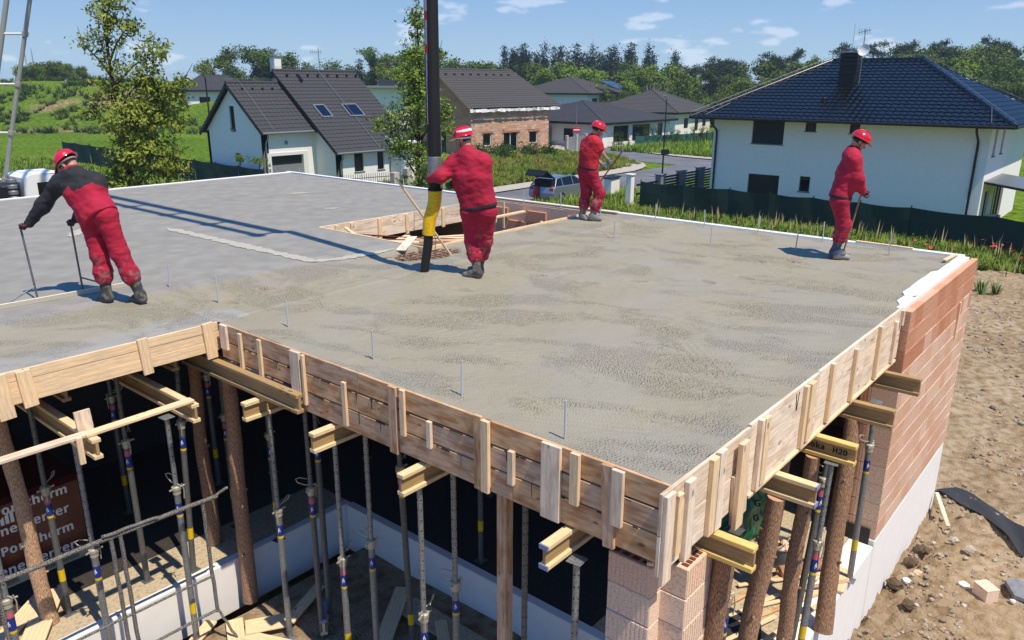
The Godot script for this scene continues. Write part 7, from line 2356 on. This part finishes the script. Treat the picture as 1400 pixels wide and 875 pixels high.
	# behind the garage house and on the hill at left
	for q in [[-52, 150, 9.6, 2], [-48, 152, 10.0, 4], [-44.5, 148, 9.4, 0], [-40.5, 150, 8.6, 4], [-37.5, 146, 8.8, 2], [-33, 150, 9.4, 2], [-30.5, 150, 8.8, 4], [-56, 150, 7.2, 3], [-34.5, 160, 7.2, 6], [-24, 140, 9.6, 5], [-21.5, 138, 8.4, 3], [-18, 140, 8.6, 1], [-15.5, 138, 8.8, 4], [-12.5, 140, 9.2, 4], [-9.5, 138, 9.4, 2], [-6.5, 140, 9.0, 4], [-4, 150, 8.8, 2], [-27.5, 146, 8.8, 6], [1.5, 158, 9.0, 6], [5, 150, 8.6, 1]]:
		var p := at_rs(q[0], q[1])
		p.y = -2.6 if q[0] > -40 else -0.4
		place.call(q[3], p, q[2], "dark leafy tree rising behind the garage house" if q[0] > -34 else "tree on the rise left of the garage house", "trees behind the garage house" if q[0] > -34 else "trees on the left rise")
	for i in 15:
		place.call(i % 5, at_rs(-88.5 + i * 0.8, 146 + 2.0 * sin(i * 2.0), -1.2), r.randf_range(3.6, 5.0), "bush of the hedge row on top of the left hill", "hedge on the left hill")
	# bare birches in front of the wood
	for i in 3:
		var t := thing("birch_tree", "pale bare birch trunks standing before the wood", "tree", at_rs(21.5 + i * 1.1, 128), 0, "birches before the wood")
		var b := MB.new()
		for k in 3: b.tube([V(k * 0.5, 0, 0), V(k * 0.7 - 0.1, 3.5, 0.2), V(k * 1.1 - 0.6, 6.4, 0)], [0.16, 0.12, 0.04], 6)
		for k in 7: b.tube([V(0.2, 2.5 + k * 0.5, 0), V(0.2 + sin(k * 2.0) * 1.5, 3.6 + k * 0.5, cos(k * 2.0))], [0.06, 0.02], 4)
		part("trunk", b.mesh(M.birch), t)
		part("crown", leaves([[V(0.4, 5.6, 0), V(1.6, 1.2, 1.6), 1.0]], 500, 0.16, Color(0.06, 0.09, 0.02), Color(0.12, 0.16, 0.04), 400 + i), t)
	# thuja row along the teal fence
	var tl := []
	for i in 7: tl.append([V(0, 0.25 + i * 0.3, 0), V(0.36 * (1.0 - i / 8.0) + 0.05, 0.25, 0.36 * (1.0 - i / 8.0) + 0.05), 1.0 - i / 9.0])
	var tm := leaves(tl, 500, 0.07, Color(0.03, 0.06, 0.012), Color(0.08, 0.13, 0.025), 500)
	var tb := MB.new()
	tb.tube([V(0, -0.1, 0), V(0, 1.6, 0)], [0.05, 0.02], 5)
	var stem := tb.mesh(M.bark)
	for i in 40:
		var a := V(70.5, 0, -46.0).lerp(V(98.0, 0, -33.0), i / 39.0)
		var o: Node3D
		if i == 0:
			o = thing("thuja", "small pointed thuja in the row above the teal fence", "shrub", Vector3.ZERO, 0, "thujas above the teal fence")
			part("stem", stem, o); part("foliage", tm, o)
			made["thuja"] = o
		else: o = dup(made.thuja, "thuja", "")
		o.position = V(a.x + 0.2 * sin(i * 3.0), ground_h(a.x, a.z), a.z + 0.3 * cos(i * 5.0))
		o.scale = Vector3.ONE * r.randf_range(0.75, 1.2)
		o.rotation.y = i
	# pot trees by the garage house
	for i in 2:
		var t := thing("topiary", ["small ball-headed tree left at the blue-shaded gable", "small ball-headed tree right at the gable's corner"][i], "shrub", V(23.4, -4.4, [-43.8, -41.6][i]))
		var b := MB.new()
		b.tube([V(0, 0, 0), V(0, 2.0, 0)], 0.03, 6)
		part("stem", b.mesh(M.bark), t)
		part("crown", leaves([[V(0, 2.15, 0), V(0.36, 0.26, 0.36), 1.0]], 500, 0.06, Color(0.06, 0.12, 0.015), Color(0.16, 0.25, 0.03), 600 + i, 0.6), t)

func tuft(n: int, h: float, sd: int, lean := 0.35) -> ArrayMesh:
	var r := RandomNumberGenerator.new()
	r.seed = sd
	var b := MB.new()
	for i in n:
		var a := r.randf() * TAU
		var d := V(cos(a), 0, sin(a))
		var s := V(-sin(a), 0, cos(a)) * h * 0.042
		var p := d * h * 0.22 * r.randf()
		var hh := h * r.randf_range(0.5, 1.0)
		var m := p + V(0, hh * 0.55, 0) + d * hh * lean * 0.35
		var e := p + V(0, hh, 0) + d * hh * lean * r.randf_range(0.6, 1.3)
		b.col = Color.WHITE * r.randf_range(0.75, 1.2)
		b.quad(p - s, p + s, m + s * 0.7, m - s * 0.7)
		b.tri(m - s * 0.7, m + s * 0.7, e)
	for i in b.n.size(): b.n[i] = (b.n[i] * 0.45 + Vector3.UP).normalized()
	return b.mesh()

func make_grass() -> void:
	var r := RandomNumberGenerator.new()
	r.seed = 31
	var tall := tuft(18, 0.46, 1, 0.6)
	var low := tuft(12, 0.42, 2)
	var nz := noise(0.25, 5, 2)
	var go := func(called: String, label: String, m: ArrayMesh, n: int, spot: Callable, c0: Color, c1: Color, s0: float, s1: float) -> void:
		var ts := []
		var cs := []
		for i in n:
			var p = spot.call()
			if p == null: continue
			var s := r.randf_range(s0, s1)
			ts.append(Transform3D(Basis(Vector3.UP, r.randf() * TAU).scaled(V(s, s * r.randf_range(0.7, 1.3), s)), V(p.x, ground_h(p.x, p.y) - 0.02, p.y)))
			cs.append(c0.lerp(c1, clampf(0.5 + nz.get_noise_2d(p.x, p.y) + r.randf_range(-0.3, 0.3), 0, 1)))
		tag(scatter(called, m, M.blade, ts, cs), label, "grass", "", "stuff")
	var G0 := Color(0.10, 0.175, 0.022)
	var G1 := Color(0.22, 0.28, 0.055)
	go.call("tall_grass", "tall unmown grass between the slab and the dark green fence", tall, 9000, func():
		var p := Vector2(r.randf_range(25.0, 33.6), r.randf_range(-24.0, 1.5))
		if p.y > -3.6 and p.x < 30.0 + 0.35 * p.y + r.randf(): return null
		if p.y > -5.0 and p.x < 28.0: return null
		return p, G0, G1, 0.7, 1.15)
	go.call("tall_grass", "long grass of the field at the left", low, 9000, func(): return Vector2(r.randf_range(2.0, 23.5), r.randf_range(-78.0, -33.0)), Color(0.11, 0.19, 0.026), Color(0.20, 0.29, 0.05), 0.7, 1.3)
	go.call("meadow", "tall meadow grass beyond the road bend", low, 6000, func(): return Vector2(r.randf_range(66.5, 90.0), r.randf_range(-44.0, -20.0)), Color(0.11, 0.20, 0.026), Color(0.20, 0.30, 0.045), 1.0, 2.0)
	go.call("weeds", "rough weeds and rusty dock on the mound before the brick house", tall, 7000, func():
		var p := Vector2(r.randf_range(30.0, 62.0), r.randf_range(-47.5, -33.0))
		if p.x > 56.0 and p.y > -36.5 - (p.x - 56.0) * 1.2 + 3.0: return null
		if p.y > -34.5 and p.x > 54.0: return null
		return p, G0, Color(0.21, 0.22, 0.05), 0.8, 1.25)
	go.call("dock_weeds", "reddish brown seeded dock on the mound", tall, 900, func():
		var p := Vector2(r.randf_range(46.0, 58.0), r.randf_range(-46.0, -36.0))
		return p if nz.get_noise_2d(p.x * 0.7, p.y * 0.7) > 0.05 else null, Color(0.20, 0.09, 0.04), Color(0.28, 0.15, 0.07), 0.8, 1.25)
	go.call("weeds", "grass and herbs by the car and the utility cabinet", low, 2500, func(): return Vector2(r.randf_range(27.0, 40.0), r.randf_range(-25.4, -20.5)), G0, G1, 0.8, 1.6)
	go.call("bank_scrub", "darker scrub and weeds on the slope of the left hill", tuft(26, 0.55, 3, 0.9), 3800, func():
		var q := Vector2(r.randf_range(-105.0, -16.0), r.randf_range(108.0, 140.0))
		if nz.get_noise_2d(q.x * 0.5, q.y * 0.5) < -0.05: return null
		return Vector2(CX + 0.6421 * q.x + 0.7666 * q.y, CZ + 0.7666 * q.x - 0.6421 * q.y), Color(0.05, 0.095, 0.016), Color(0.11, 0.16, 0.035), 0.8, 2.2)
	# broad-leaved herbs between the grass
	var hts := []
	var hcs := []
	for i in 2200:
		var p := Vector2(r.randf_range(25.5, 33.6), r.randf_range(-23.0, 1.0))
		if p.y > -4.0 and p.x < 30.4 + 0.35 * p.y: continue
		if i % 3 == 0: p = Vector2(r.randf_range(30.0, 58.0), r.randf_range(-47.0, -33.5))
		var s := r.randf_range(0.45, 0.85)
		hts.append(Transform3D(Basis(Vector3.UP, r.randf() * TAU).scaled(Vector3.ONE * s), V(p.x, ground_h(p.x, p.y), p.y)))
		hcs.append(Color(1, 1, 1) * r.randf_range(0.8, 1.2))
	tag(scatter("herbs", leaves([[V(0, 0.22, 0), V(0.32, 0.2, 0.32), 1.0]], 90, 0.07, Color(0.09, 0.16, 0.02), Color(0.20, 0.29, 0.045), 808), M.leaf, hts, hcs), "broad-leaved herbs growing through the grass", "weeds", "", "stuff")
	# shrubs on the mound
	for i in 9:
		var x: float = [50.0, 51.5, 53.0, 54.6, 56.0, 48.6, 57.2, 52.2, 55.2][i]
		var z: float = [-47.6, -48.2, -47.4, -48.0, -46.6, -46.6, -44.6, -45.8, -45.2][i]
		var t := thing("shrub", "dark green elder shrub below the brick house's windows", "shrub", V(x, ground_h(x, z), z), i * 1.3, "shrubs before the brick house")
		part("foliage", leaves([[V(0, 0.8, 0), V(0.9, 0.75, 0.9), 1.0], [V(0.5, 0.5, 0.3), V(0.7, 0.5, 0.7), 0.6]], 650, 0.11, Color(0.025, 0.06, 0.012), Color(0.07, 0.12, 0.022), 700 + i), t)
		var b := MB.new()
		for k in 4: b.tube([V(0, 0, 0), V(sin(k * 1.7) * 0.5, 0.8, cos(k * 1.7) * 0.5)], [0.03, 0.012], 5)
		part("stem", b.mesh(M.bark), t)
	# poppies by the fence
	var pb := MB.new()
	for k in 5:
		var a := TAU * k / 5
		pb.tri(Vector3.ZERO, V(cos(a - 0.6), 0.35, sin(a - 0.6)) * 0.05, V(cos(a + 0.6), 0.35, sin(a + 0.6)) * 0.05)
	var ts := []
	for i in 45:
		var p := Vector2(32.2 + r.randfn() * 0.7, -2.6 + r.randfn() * 1.1)
		if i % 6 == 0: p = Vector2(30.5 + r.randfn(), -9 + r.randfn() * 5.0)
		ts.append(Transform3D(Basis.from_euler(V(r.randf() - 0.5, r.randf() * 6.0, r.randf() - 0.5)).scaled(Vector3.ONE * r.randf_range(1.0, 1.8)), V(p.x, ground_h(p.x, p.y) + r.randf_range(0.35, 0.7), p.y)))
	tag(scatter("poppies", pb.mesh(), M.poppy, ts), "red poppies flowering in the grass at the right fence", "flowers", "", "stuff")
	ts = []
	var cs := []
	for i in 130:
		var p := Vector2(r.randf_range(27.0, 33.3), r.randf_range(-19.0, 0.0))
		var s := r.randf_range(0.9, 1.4)
		ts.append(Transform3D(Basis(Vector3.UP, r.randf() * 6.0).scaled(V(s, s * 1.3, s)), V(p.x, ground_h(p.x, p.y), p.y)))
		cs.append(Color(0.24, 0.21, 0.11))
	tag(scatter("dry_stalks", tuft(4, 0.6, 9, 0.2), M.blade, ts, cs), "dry seed stalks standing above the grass by the fence", "grass", "", "stuff")
	var tu := thing("grass_tuft", "single green tuft growing in the bare soil at the right edge", "plant", V(25.4, -4.25, -1.9))
	for k in 5:
		part("leaf", tuft(16, 0.55, 40 + k, 0.6), tu, M.tuft_green, T(0.35 * sin(k * 2.2), 0, 0.3 * cos(k * 2.2)))

# ---------- small things ----------
func make_details() -> void:
	# foil-wrapped pallet of blocks at the left
	var p := thing("wrapped_pallet", "dark red foil-wrapped brick pallet with white lettering at the left edge", "pallet", V(-1.75, -3.1, -7.75))
	var b := MB.new()
	var poly := PackedVector2Array()
	b.box(T(0, 0.62, 0), V(1.5, 0.95, 1.15), 0.06)
	part("wrapped_stack", b.mesh(M.foil), p)
	b = MB.new()
	for i in 10: b.box(Transform3D(Basis.from_euler(V(rng.randf_range(-0.2, 0.2), rng.randf_range(-0.3, 0.3), rng.randf_range(-0.1, 0.1))), V(0.66 + 0.02 * (i % 3), 0.22 + 0.08 * i, 0.3 - 0.07 * i)), V(0.25, 0.16, 0.4), 0.05)
	part("loose_foil", b.mesh(M.foil_clear), p)
	for i in 3:
		for k in 2: part("pallet_deck", bx(V(1.5, 0.022, 0.12), 0.004, M.fresh0), p, null, T(0, 0.02 + 0.11 * k, -0.5 + i * 0.5))
		part("pallet_block", bx(V(0.14, 0.09, 0.12), 0.004, M.fresh1), p, null, T(-0.65 + 0.65 * i, 0.075, 0.5))
	for i in 4:
		var s: String = ["Porotherm", "wienerberger", "Porotherm", "wienerberger"][i]
		var tm := text_mesh(s, 0.15, M.white_print)
		part("lettering", tm, p, null, T(0.18 - 0.12 * (i % 2), 0.97 - i * 0.245, 0.579))
		part("lettering", tm, p, null, T(-0.752, 0.97 - i * 0.245, 0.05, -PI / 2))
	b = MB.new()
	for k in 3: b.prism(PackedVector2Array([Vector2(k * 0.05, 0), Vector2(k * 0.05 + 0.035, 0), Vector2(k * 0.05 + 0.035, 0.10 + 0.03 * k), Vector2(k * 0.05, 0.07 + 0.03 * k)]), 0.004, T(-0.15, 0.80, 0.577))
	part("printed_mark", b.mesh(M.white_print), p)
	# welded bar frame standing in the bay
	var f := thing("bar_frame", "black welded bar frame spattered with concrete in the left foreground", "frame", V(-1.5, -3.62, -5.15))
	var zf := V(0, 0, 0)
	var bar := func(called: String, a: Vector3, c: Vector3, r: float) -> void:
		var mb := MB.new()
		var pts := []
		for i in 9: pts.append(a.lerp(c, i / 8.0) + V(0.004 * sin(i * 2.3), 0.004 * cos(i * 1.9), 0.004 * sin(i)))
		mb.tube(pts, r, 7)
		part(called, mb.mesh(M.splash), f)
	bar.call("top_bar", V(-1.2, 1.86, 0.0), V(1.10, 1.80, 0.0), 0.024)
	bar.call("top_bar", V(-0.1, 1.875, 0.012), V(0.45, 1.845, 0.012), 0.018)
	bar.call("cross_bar", V(-1.2, 0.92, 0.0), V(0.95, 0.88, 0.0), 0.014)
	bar.call("cross_bar", V(-1.2, 0.46, 0.0), V(0.95, 0.44, 0.0), 0.017)
	for x in [-1.0, -0.02, 0.07, 0.93]: bar.call("upright", V(x, 1.86 if x < 0.5 else 1.81, 0.0), V(x + 0.02, 0.0 if x < 0.5 else 0.42, 0.0), 0.021)
	bar.call("leg", V(0.95, 0.45, 0.0), V(1.08, 0.0, 0.18), 0.015)
	bar.call("tip", V(1.05, 1.80, 0.0), V(1.22, 1.86, 0.02), 0.016)
	# timber offcuts on the lower ground and inside
	var off := [[-1.0, -5.2, 1.2, 0.5], [-0.5, -4.9, 0.9, 1.1], [-1.5, -5.0, 1.4, 0.2], [-0.2, -4.6, 0.8, 2.0], [-2.1, -6.4, 1.0, 0.7], [-1.9, -6.3, 0.9, 1.0], [0.4, -4.9, 0.7, 0.4], [0.9, -3.9, 1.1, 0.6], [-0.1, -4.9, 0.5, 2.6], [0.8, -2.9, 1.3, 0.9]]
	for i in off.size():
		var q: Array = off[i]
		var y := -3.58 if q[1] > -5.7 else -3.08
		var o := thing("offcut_board", "pale board offcut lying on the ground of the lower bay" if y < -3.3 else "wide pale board lying at the foot of the sunlit round post", "board", V(q[0], y + 0.015 + 0.012 * i * 0.5, q[1]), q[3], "board offcuts on the ground")
		plank(o, "board", V(-q[2] * 0.5, 0, 0), V(q[2] * 0.5, 0.01, 0), 0.14 + 0.05 * (i % 3), 0.025, "fresh")
	var lath_n := [[3.35, -0.35, 1.4, 0.42], [3.55, -0.45, 1.6, 0.38], [3.7, -0.25, 1.2, 0.50], [3.2, -0.75, 1.8, 0.35], [3.9, -0.5, 1.1, 0.55], [2.6, -0.5, 1.3, 0.46], [4.0, -0.15, 0.9, 0.48], [3.05, -0.15, 1.5, 0.40]]
	for i in lath_n.size():
		var q: Array = lath_n[i]
		var o := thing("floor_lath", "thin lath lying on the sunlit floor inside the right opening", "lath", V(q[0], -3.085 + 0.006 * i, q[1]), -q[3] + 0.2 * sin(i * 3.0), "laths on the floor of the right opening")
		plank(o, "lath", V(-q[2] * 0.5, 0, 0), V(q[2] * 0.5, 0, 0), 0.05, 0.02, "fresh" if i % 3 else "old")
	var bp := thing("floor_board", "short wide board lying on the foundation edge at right", "board", V(4.35, -3.07, 0.02), 0.1)
	plank(bp, "board", V(-0.25, 0, 0), V(0.25, 0, 0), 0.18, 0.03, "fresh")
	wood_post(V(3.95, -3.03, -0.55), V(4.55, -3.02, -0.15), 0.075, "short log lying on the floor beside the brick jamb", "log0")
	var sh := thing("dark_sheet", "torn dark sheet of felt on the floor of the right opening", "sheet", V(2.55, -3.09, -0.55), 0.4)
	part("sheet", height_grid(-0.5, 0.5, -0.35, 0.35, 0.06, func(x, z): return 0.015 + 0.02 * wob.get_noise_2d(x * 0.8, z * 0.8), M.felt), sh)
	# green bags and bucket
	var gb := thing("green_bag", "big crumpled green sack with dark print inside the right opening", "bag", V(4.55, -3.1, -1.45))
	var caps := [[V(0, 0.3, 0), V(0, 0.75, 0), 0.42, 0.36, 0], [V(0.3, 0.25, 0.2), V(0.1, 0.85, 0.1), 0.30, 0.20, 0], [V(-0.35, 0.2, 0.1), V(-0.15, 0.6, 0.1), 0.3, 0.3, 0], [V(0.05, 0.9, 0.0), V(0.2, 1.2, 0.05), 0.15, 0.06, 0]]
	part("sack", sdf_mesh(caps, 0.03, 0.08, [Color(0.012, 0.11, 0.045)], M.bag, 0.06, V(0.8, 0.5, 0.8)), gb)
	for i in 2: part("print", text_mesh("BIG BAG", 0.11, M.hole), gb, null, Transform3D(Basis.from_euler(V(-0.15, -0.95, 0.15)), V(-0.34, 0.62 - 0.2 * i, 0.28)))
	var bu := thing("bucket", "grey mortar bucket with rubble beside the green sack", "bucket", V(4.25, -3.1, -0.68))
	b = MB.new()
	b.lathe(Transform3D(), [Vector2(0.13, 0), Vector2(0.17, 0.26), Vector2(0.18, 0.27), Vector2(0.165, 0.27), Vector2(0.125, 0.02), Vector2(0.01, 0.02)], 18)
	part("pail", b.mesh(M.rubber_grey), bu)
	for i in 5: part("rubble", stone_mesh(20 + i), bu, M.clay3, Transform3D(Basis().scaled(V(0.055, 0.05, 0.055)), V(0.09 * sin(i * 1.3), 0.23, 0.09 * cos(i * 1.3))))
	b = MB.new()
	b.tube([V(-0.17, 0.25, 0), V(-0.1, 0.36, 0.1), V(0.1, 0.36, 0.1), V(0.17, 0.25, 0)], 0.006, 5)
	part("handle", b.mesh(M.wire), bu)
	# on the soil outside
	var tp := thing("felt_strip", "long strip of dark bitumen felt lying on the soil by the wall", "felt", V(0, 0, 0))
	var v := PackedVector3Array()
	var idx := PackedInt32Array()
	for i in 33:
		var u := i / 32.0
		var c := V(9.75, -4.15, 0.16).lerp(V(8.55, -4.16, 1.62), u) + V(0.16, 0, 0.05) * sin(u * PI)
		for k in 7:
			var q := (k / 6.0 - 0.5)
			var w := 0.40 + 0.05 * sin(u * 9.0)
			v.append(c + V(0.77, 0, 0.63) * q * w + V(0, 0.02 + 0.05 * sin(u * 11.0 + k) * u + 0.035 * absf(q) * sin(u * 17.0) + 0.10 * smoothstep(0.85, 1.0, u) * (0.5 + q), 0))
		if i < 32:
			for k in 6:
				var a := i * 7 + k
				idx.append_array([a, a + 1, a + 7, a + 1, a + 8, a + 7])
	part("strip", indexed_mesh(v, idx, PackedColorArray(), M.felt), tp)
	var hb := thing("broken_block", "broken hollow clay block lying on the soil in the lower right", "brick", V(6.87, -4.08, 1.24), 0.9)
	b = MB.new()
	b.box(T(0, 0.10, 0), V(0.24, 0.022, 0.20), 0.004); b.box(T(0, -0.09, 0), V(0.22, 0.02, 0.19), 0.004)
	for i in 5: b.box(T(-0.115 + i * 0.05, 0.005, 0.0), V(0.008, 0.17, 0.19 - 0.01 * i))
	b.box(T(0.0, 0.0, 0.08), V(0.23, 0.01, 0.012)); b.box(T(0.06, 0.005, 0.093), V(0.12, 0.17, 0.012)); b.box(T(0.0, 0.0, -0.09), V(0.23, 0.17, 0.012))
	part("shell", b.mesh(M.clay2), hb)
	var sl := thing("concrete_shard", "flat grey concrete shard at the right edge of the soil", "shard", V(7.3, -4.10, 1.62), 0.3)
	b = MB.new()
	b.prism(PackedVector2Array([Vector2(-0.22, -0.14), Vector2(0.1, -0.2), Vector2(0.25, -0.05), Vector2(0.22, 0.16), Vector2(-0.1, 0.2), Vector2(-0.24, 0.08)]), 0.05, Transform3D(Basis(Vector3.RIGHT, PI / 2 + 0.15), Vector3.ZERO))
	part("slab_piece", b.mesh(M.slate_light), sl)
	var loose := [[6.96, 0.98, 0.075, "white lump of foam beside the broken clay block", M.eps], [7.98, 0.86, 0.08, "pale flat stone in the middle of the soil", M.paving], [7.05, 0.28, 0.10, "clod of dark earth against the white wall base", M.dirt_plain], [6.35, 0.24, 0.11, "dark clod nearest the lower right wall corner", M.dirt_plain], [6.55, 0.34, 0.06, "small white stone at the foot of the white wall", M.eps], [7.5, 0.32, 0.10, "round earth clod below the leaning lath", M.dirt_plain], [6.0, 0.5, 0.09, "earth clod at the lower frame edge by the wall", M.dirt_plain], [7.0, 1.55, 0.04, "small bright shard in front of the clay block", M.eps], [8.1, 0.62, 0.07, "grey stone near the felt strip", M.paving], [6.85, 0.42, 0.06, "orange brick crumb in the trench by the wall", M.clay1]]
	for i in loose.size():
		var q: Array = loose[i]
		var o := part("stone", stone_mesh(60 + i), self, q[4], Transform3D(Basis.from_euler(V(i, i * 2.0, 0)).scaled(V(q[2], q[2] * 0.7, q[2] * 1.1)), V(q[0], -4.16 + q[2] * 0.3, q[1])))
		tag(o, q[3], "stone")
	var ll := thing("leaning_lath", "short grey lath leaning from the wall base onto the soil", "lath", V(8.7, -4.15, 0.3))
	plank(ll, "lath", V(0.25, 0.28, -0.14), V(-0.25, 0.02, 0.17), 0.06, 0.025, "grey")
	# far masts on the left horizon
	for i in 2:
		var m := thing("lattice_mast", ["distant slim mast, the left of two over the hill", "distant slim mast, the right of two over the hill"][i], "mast", at_rs(-245 + i * 3.6, 410, 0))
		b = MB.new()
		for k in 2: b.tube([V(-0.6 + k * 1.2, 0, 0), V(0, 15 + i, 0)], [0.14, 0.06], 4)
		for k in 8: b.tube([V(-0.6 * (1 - k / 8.0), k * 1.8, 0), V(0.6 * (1 - (k + 1) / 8.0), k * 1.8 + 1.8, 0)], 0.05, 4)
		part("lattice", b.mesh(M.galv), m)

func more_materials() -> void:
	var lf := mat(Color.WHITE, 0.6)
	lf.vertex_color_use_as_albedo = true
	lf.metallic_specular = 0.18
	lf.backlight_enabled = true
	lf.backlight = Color(0.25, 0.30, 0.08)
	M.leaf = lf
	var bl := mat(Color.WHITE, 0.75)
	bl.vertex_color_use_as_albedo = true
	bl.metallic_specular = 0.12
	M.blade = bl
	M.tuft_green = mat(lin(0.07, 0.13, 0.02), 0.8)
	M.poppy = mat(lin(0.55, 0.03, 0.015), 0.7)
	M.pine_bark = mat(lin(0.20, 0.11, 0.06), 0.95)
	M.birch = mat(lin(0.50, 0.47, 0.42), 0.9)
	M.tile_gloss = mat(Color(0.05, 0.055, 0.07), 0.28)
	M.tile_gloss.vertex_color_use_as_albedo = true
	M.tile_grey = textured(Color(0.235, 0.235, 0.245), 0.8, M.grit, 0.4)
	M.tile_grey.vertex_color_use_as_albedo = true
	M.tile_brown = textured(Color(0.29, 0.275, 0.265), 0.85, M.grit, 0.4)
	M.tile_brown.vertex_color_use_as_albedo = true
	M.tile_dark = textured(Color(0.24, 0.25, 0.28), 0.6, M.grit, 0.4)
	M.tile_dark.vertex_color_use_as_albedo = true
	M.blind = mat(Color(0.045, 0.04, 0.04), 0.5)
	M.soffit = mat(Color(0.62, 0.57, 0.48), 0.9)
	M.slate = mat(Color(0.055, 0.055, 0.06), 0.6)
	M.slate_light = textured(Color(0.50, 0.51, 0.53), 0.8, M.grit, 0.5)
	M.canopy_glass = mat(Color(0.40, 0.41, 0.43), 0.3)
	M.sky_glass = mat(Color(0.03, 0.06, 0.14), 0.06)
	M.green_cloth = textured(Color(0.045, 0.19, 0.155), 0.9, M.grit, 1.2)
	M.teal_cloth = textured(Color(0.10, 0.33, 0.32), 0.9, M.grit, 1.2)
	M.fence_post = mat(Color(0.06, 0.14, 0.11), 0.6)
	M.car_paint = mat(Color(0.56, 0.60, 0.65), 0.3, 0.65)
	M.car_paint.clearcoat_enabled = true
	M.truck_paint = mat(Color(0.90, 0.90, 0.89), 0.35)
	M.boom_paint = mat(Color(0.62, 0.62, 0.59), 0.5)
	M.pipe = textured(Color(0.66, 0.65, 0.62), 0.6, M.grit, 1.2)
	M.yellow_paint = textured(Color(0.93, 0.74, 0.02), 0.4, M.grit, 1.2)
	M.band = textured(Color(0.72, 0.70, 0.74), 0.6, M.grit, 6.0)
	M.plaster_line = textured(Color(0.76, 0.74, 0.68), 0.95, M.grit, 3.0, M.grit_fine, 0.5, true)
	M.foil = mat(Color(0.30, 0.05, 0.06), 0.25)
	M.foil_clear = mat(Color(0.55, 0.42, 0.36), 0.25)
	M.felt = textured(Color(0.20, 0.20, 0.21), 0.75, M.grit, 1.8, M.grit_fine, 0.3, true)
	M.bag = mat(Color.WHITE, 0.35)
	M.bag.vertex_color_use_as_albedo = true
	M.rubber_grey = mat(Color(0.42, 0.42, 0.41), 0.7)
	M.dirt_plain = textured(Color(0.46, 0.38, 0.29), 0.98, M.grit, 3.0, M.grit_fine, 1.0)
	M.alu = mat(Color(0.78, 0.75, 0.68), 0.5, 0.3)

func _ready() -> void:
	rng.seed = 20
	make_light()
	make_materials()
	more_materials()
	make_ground()
	make_slab()
	make_formwork()
	make_walls()
	make_beams()
	make_props()
	make_white_house()
	make_grey_house()
	make_brick_house()
	make_far_houses()
	make_street()
	make_hose()
	make_people()
	make_near_trees()
	make_forest()
	make_grass()
	make_details()
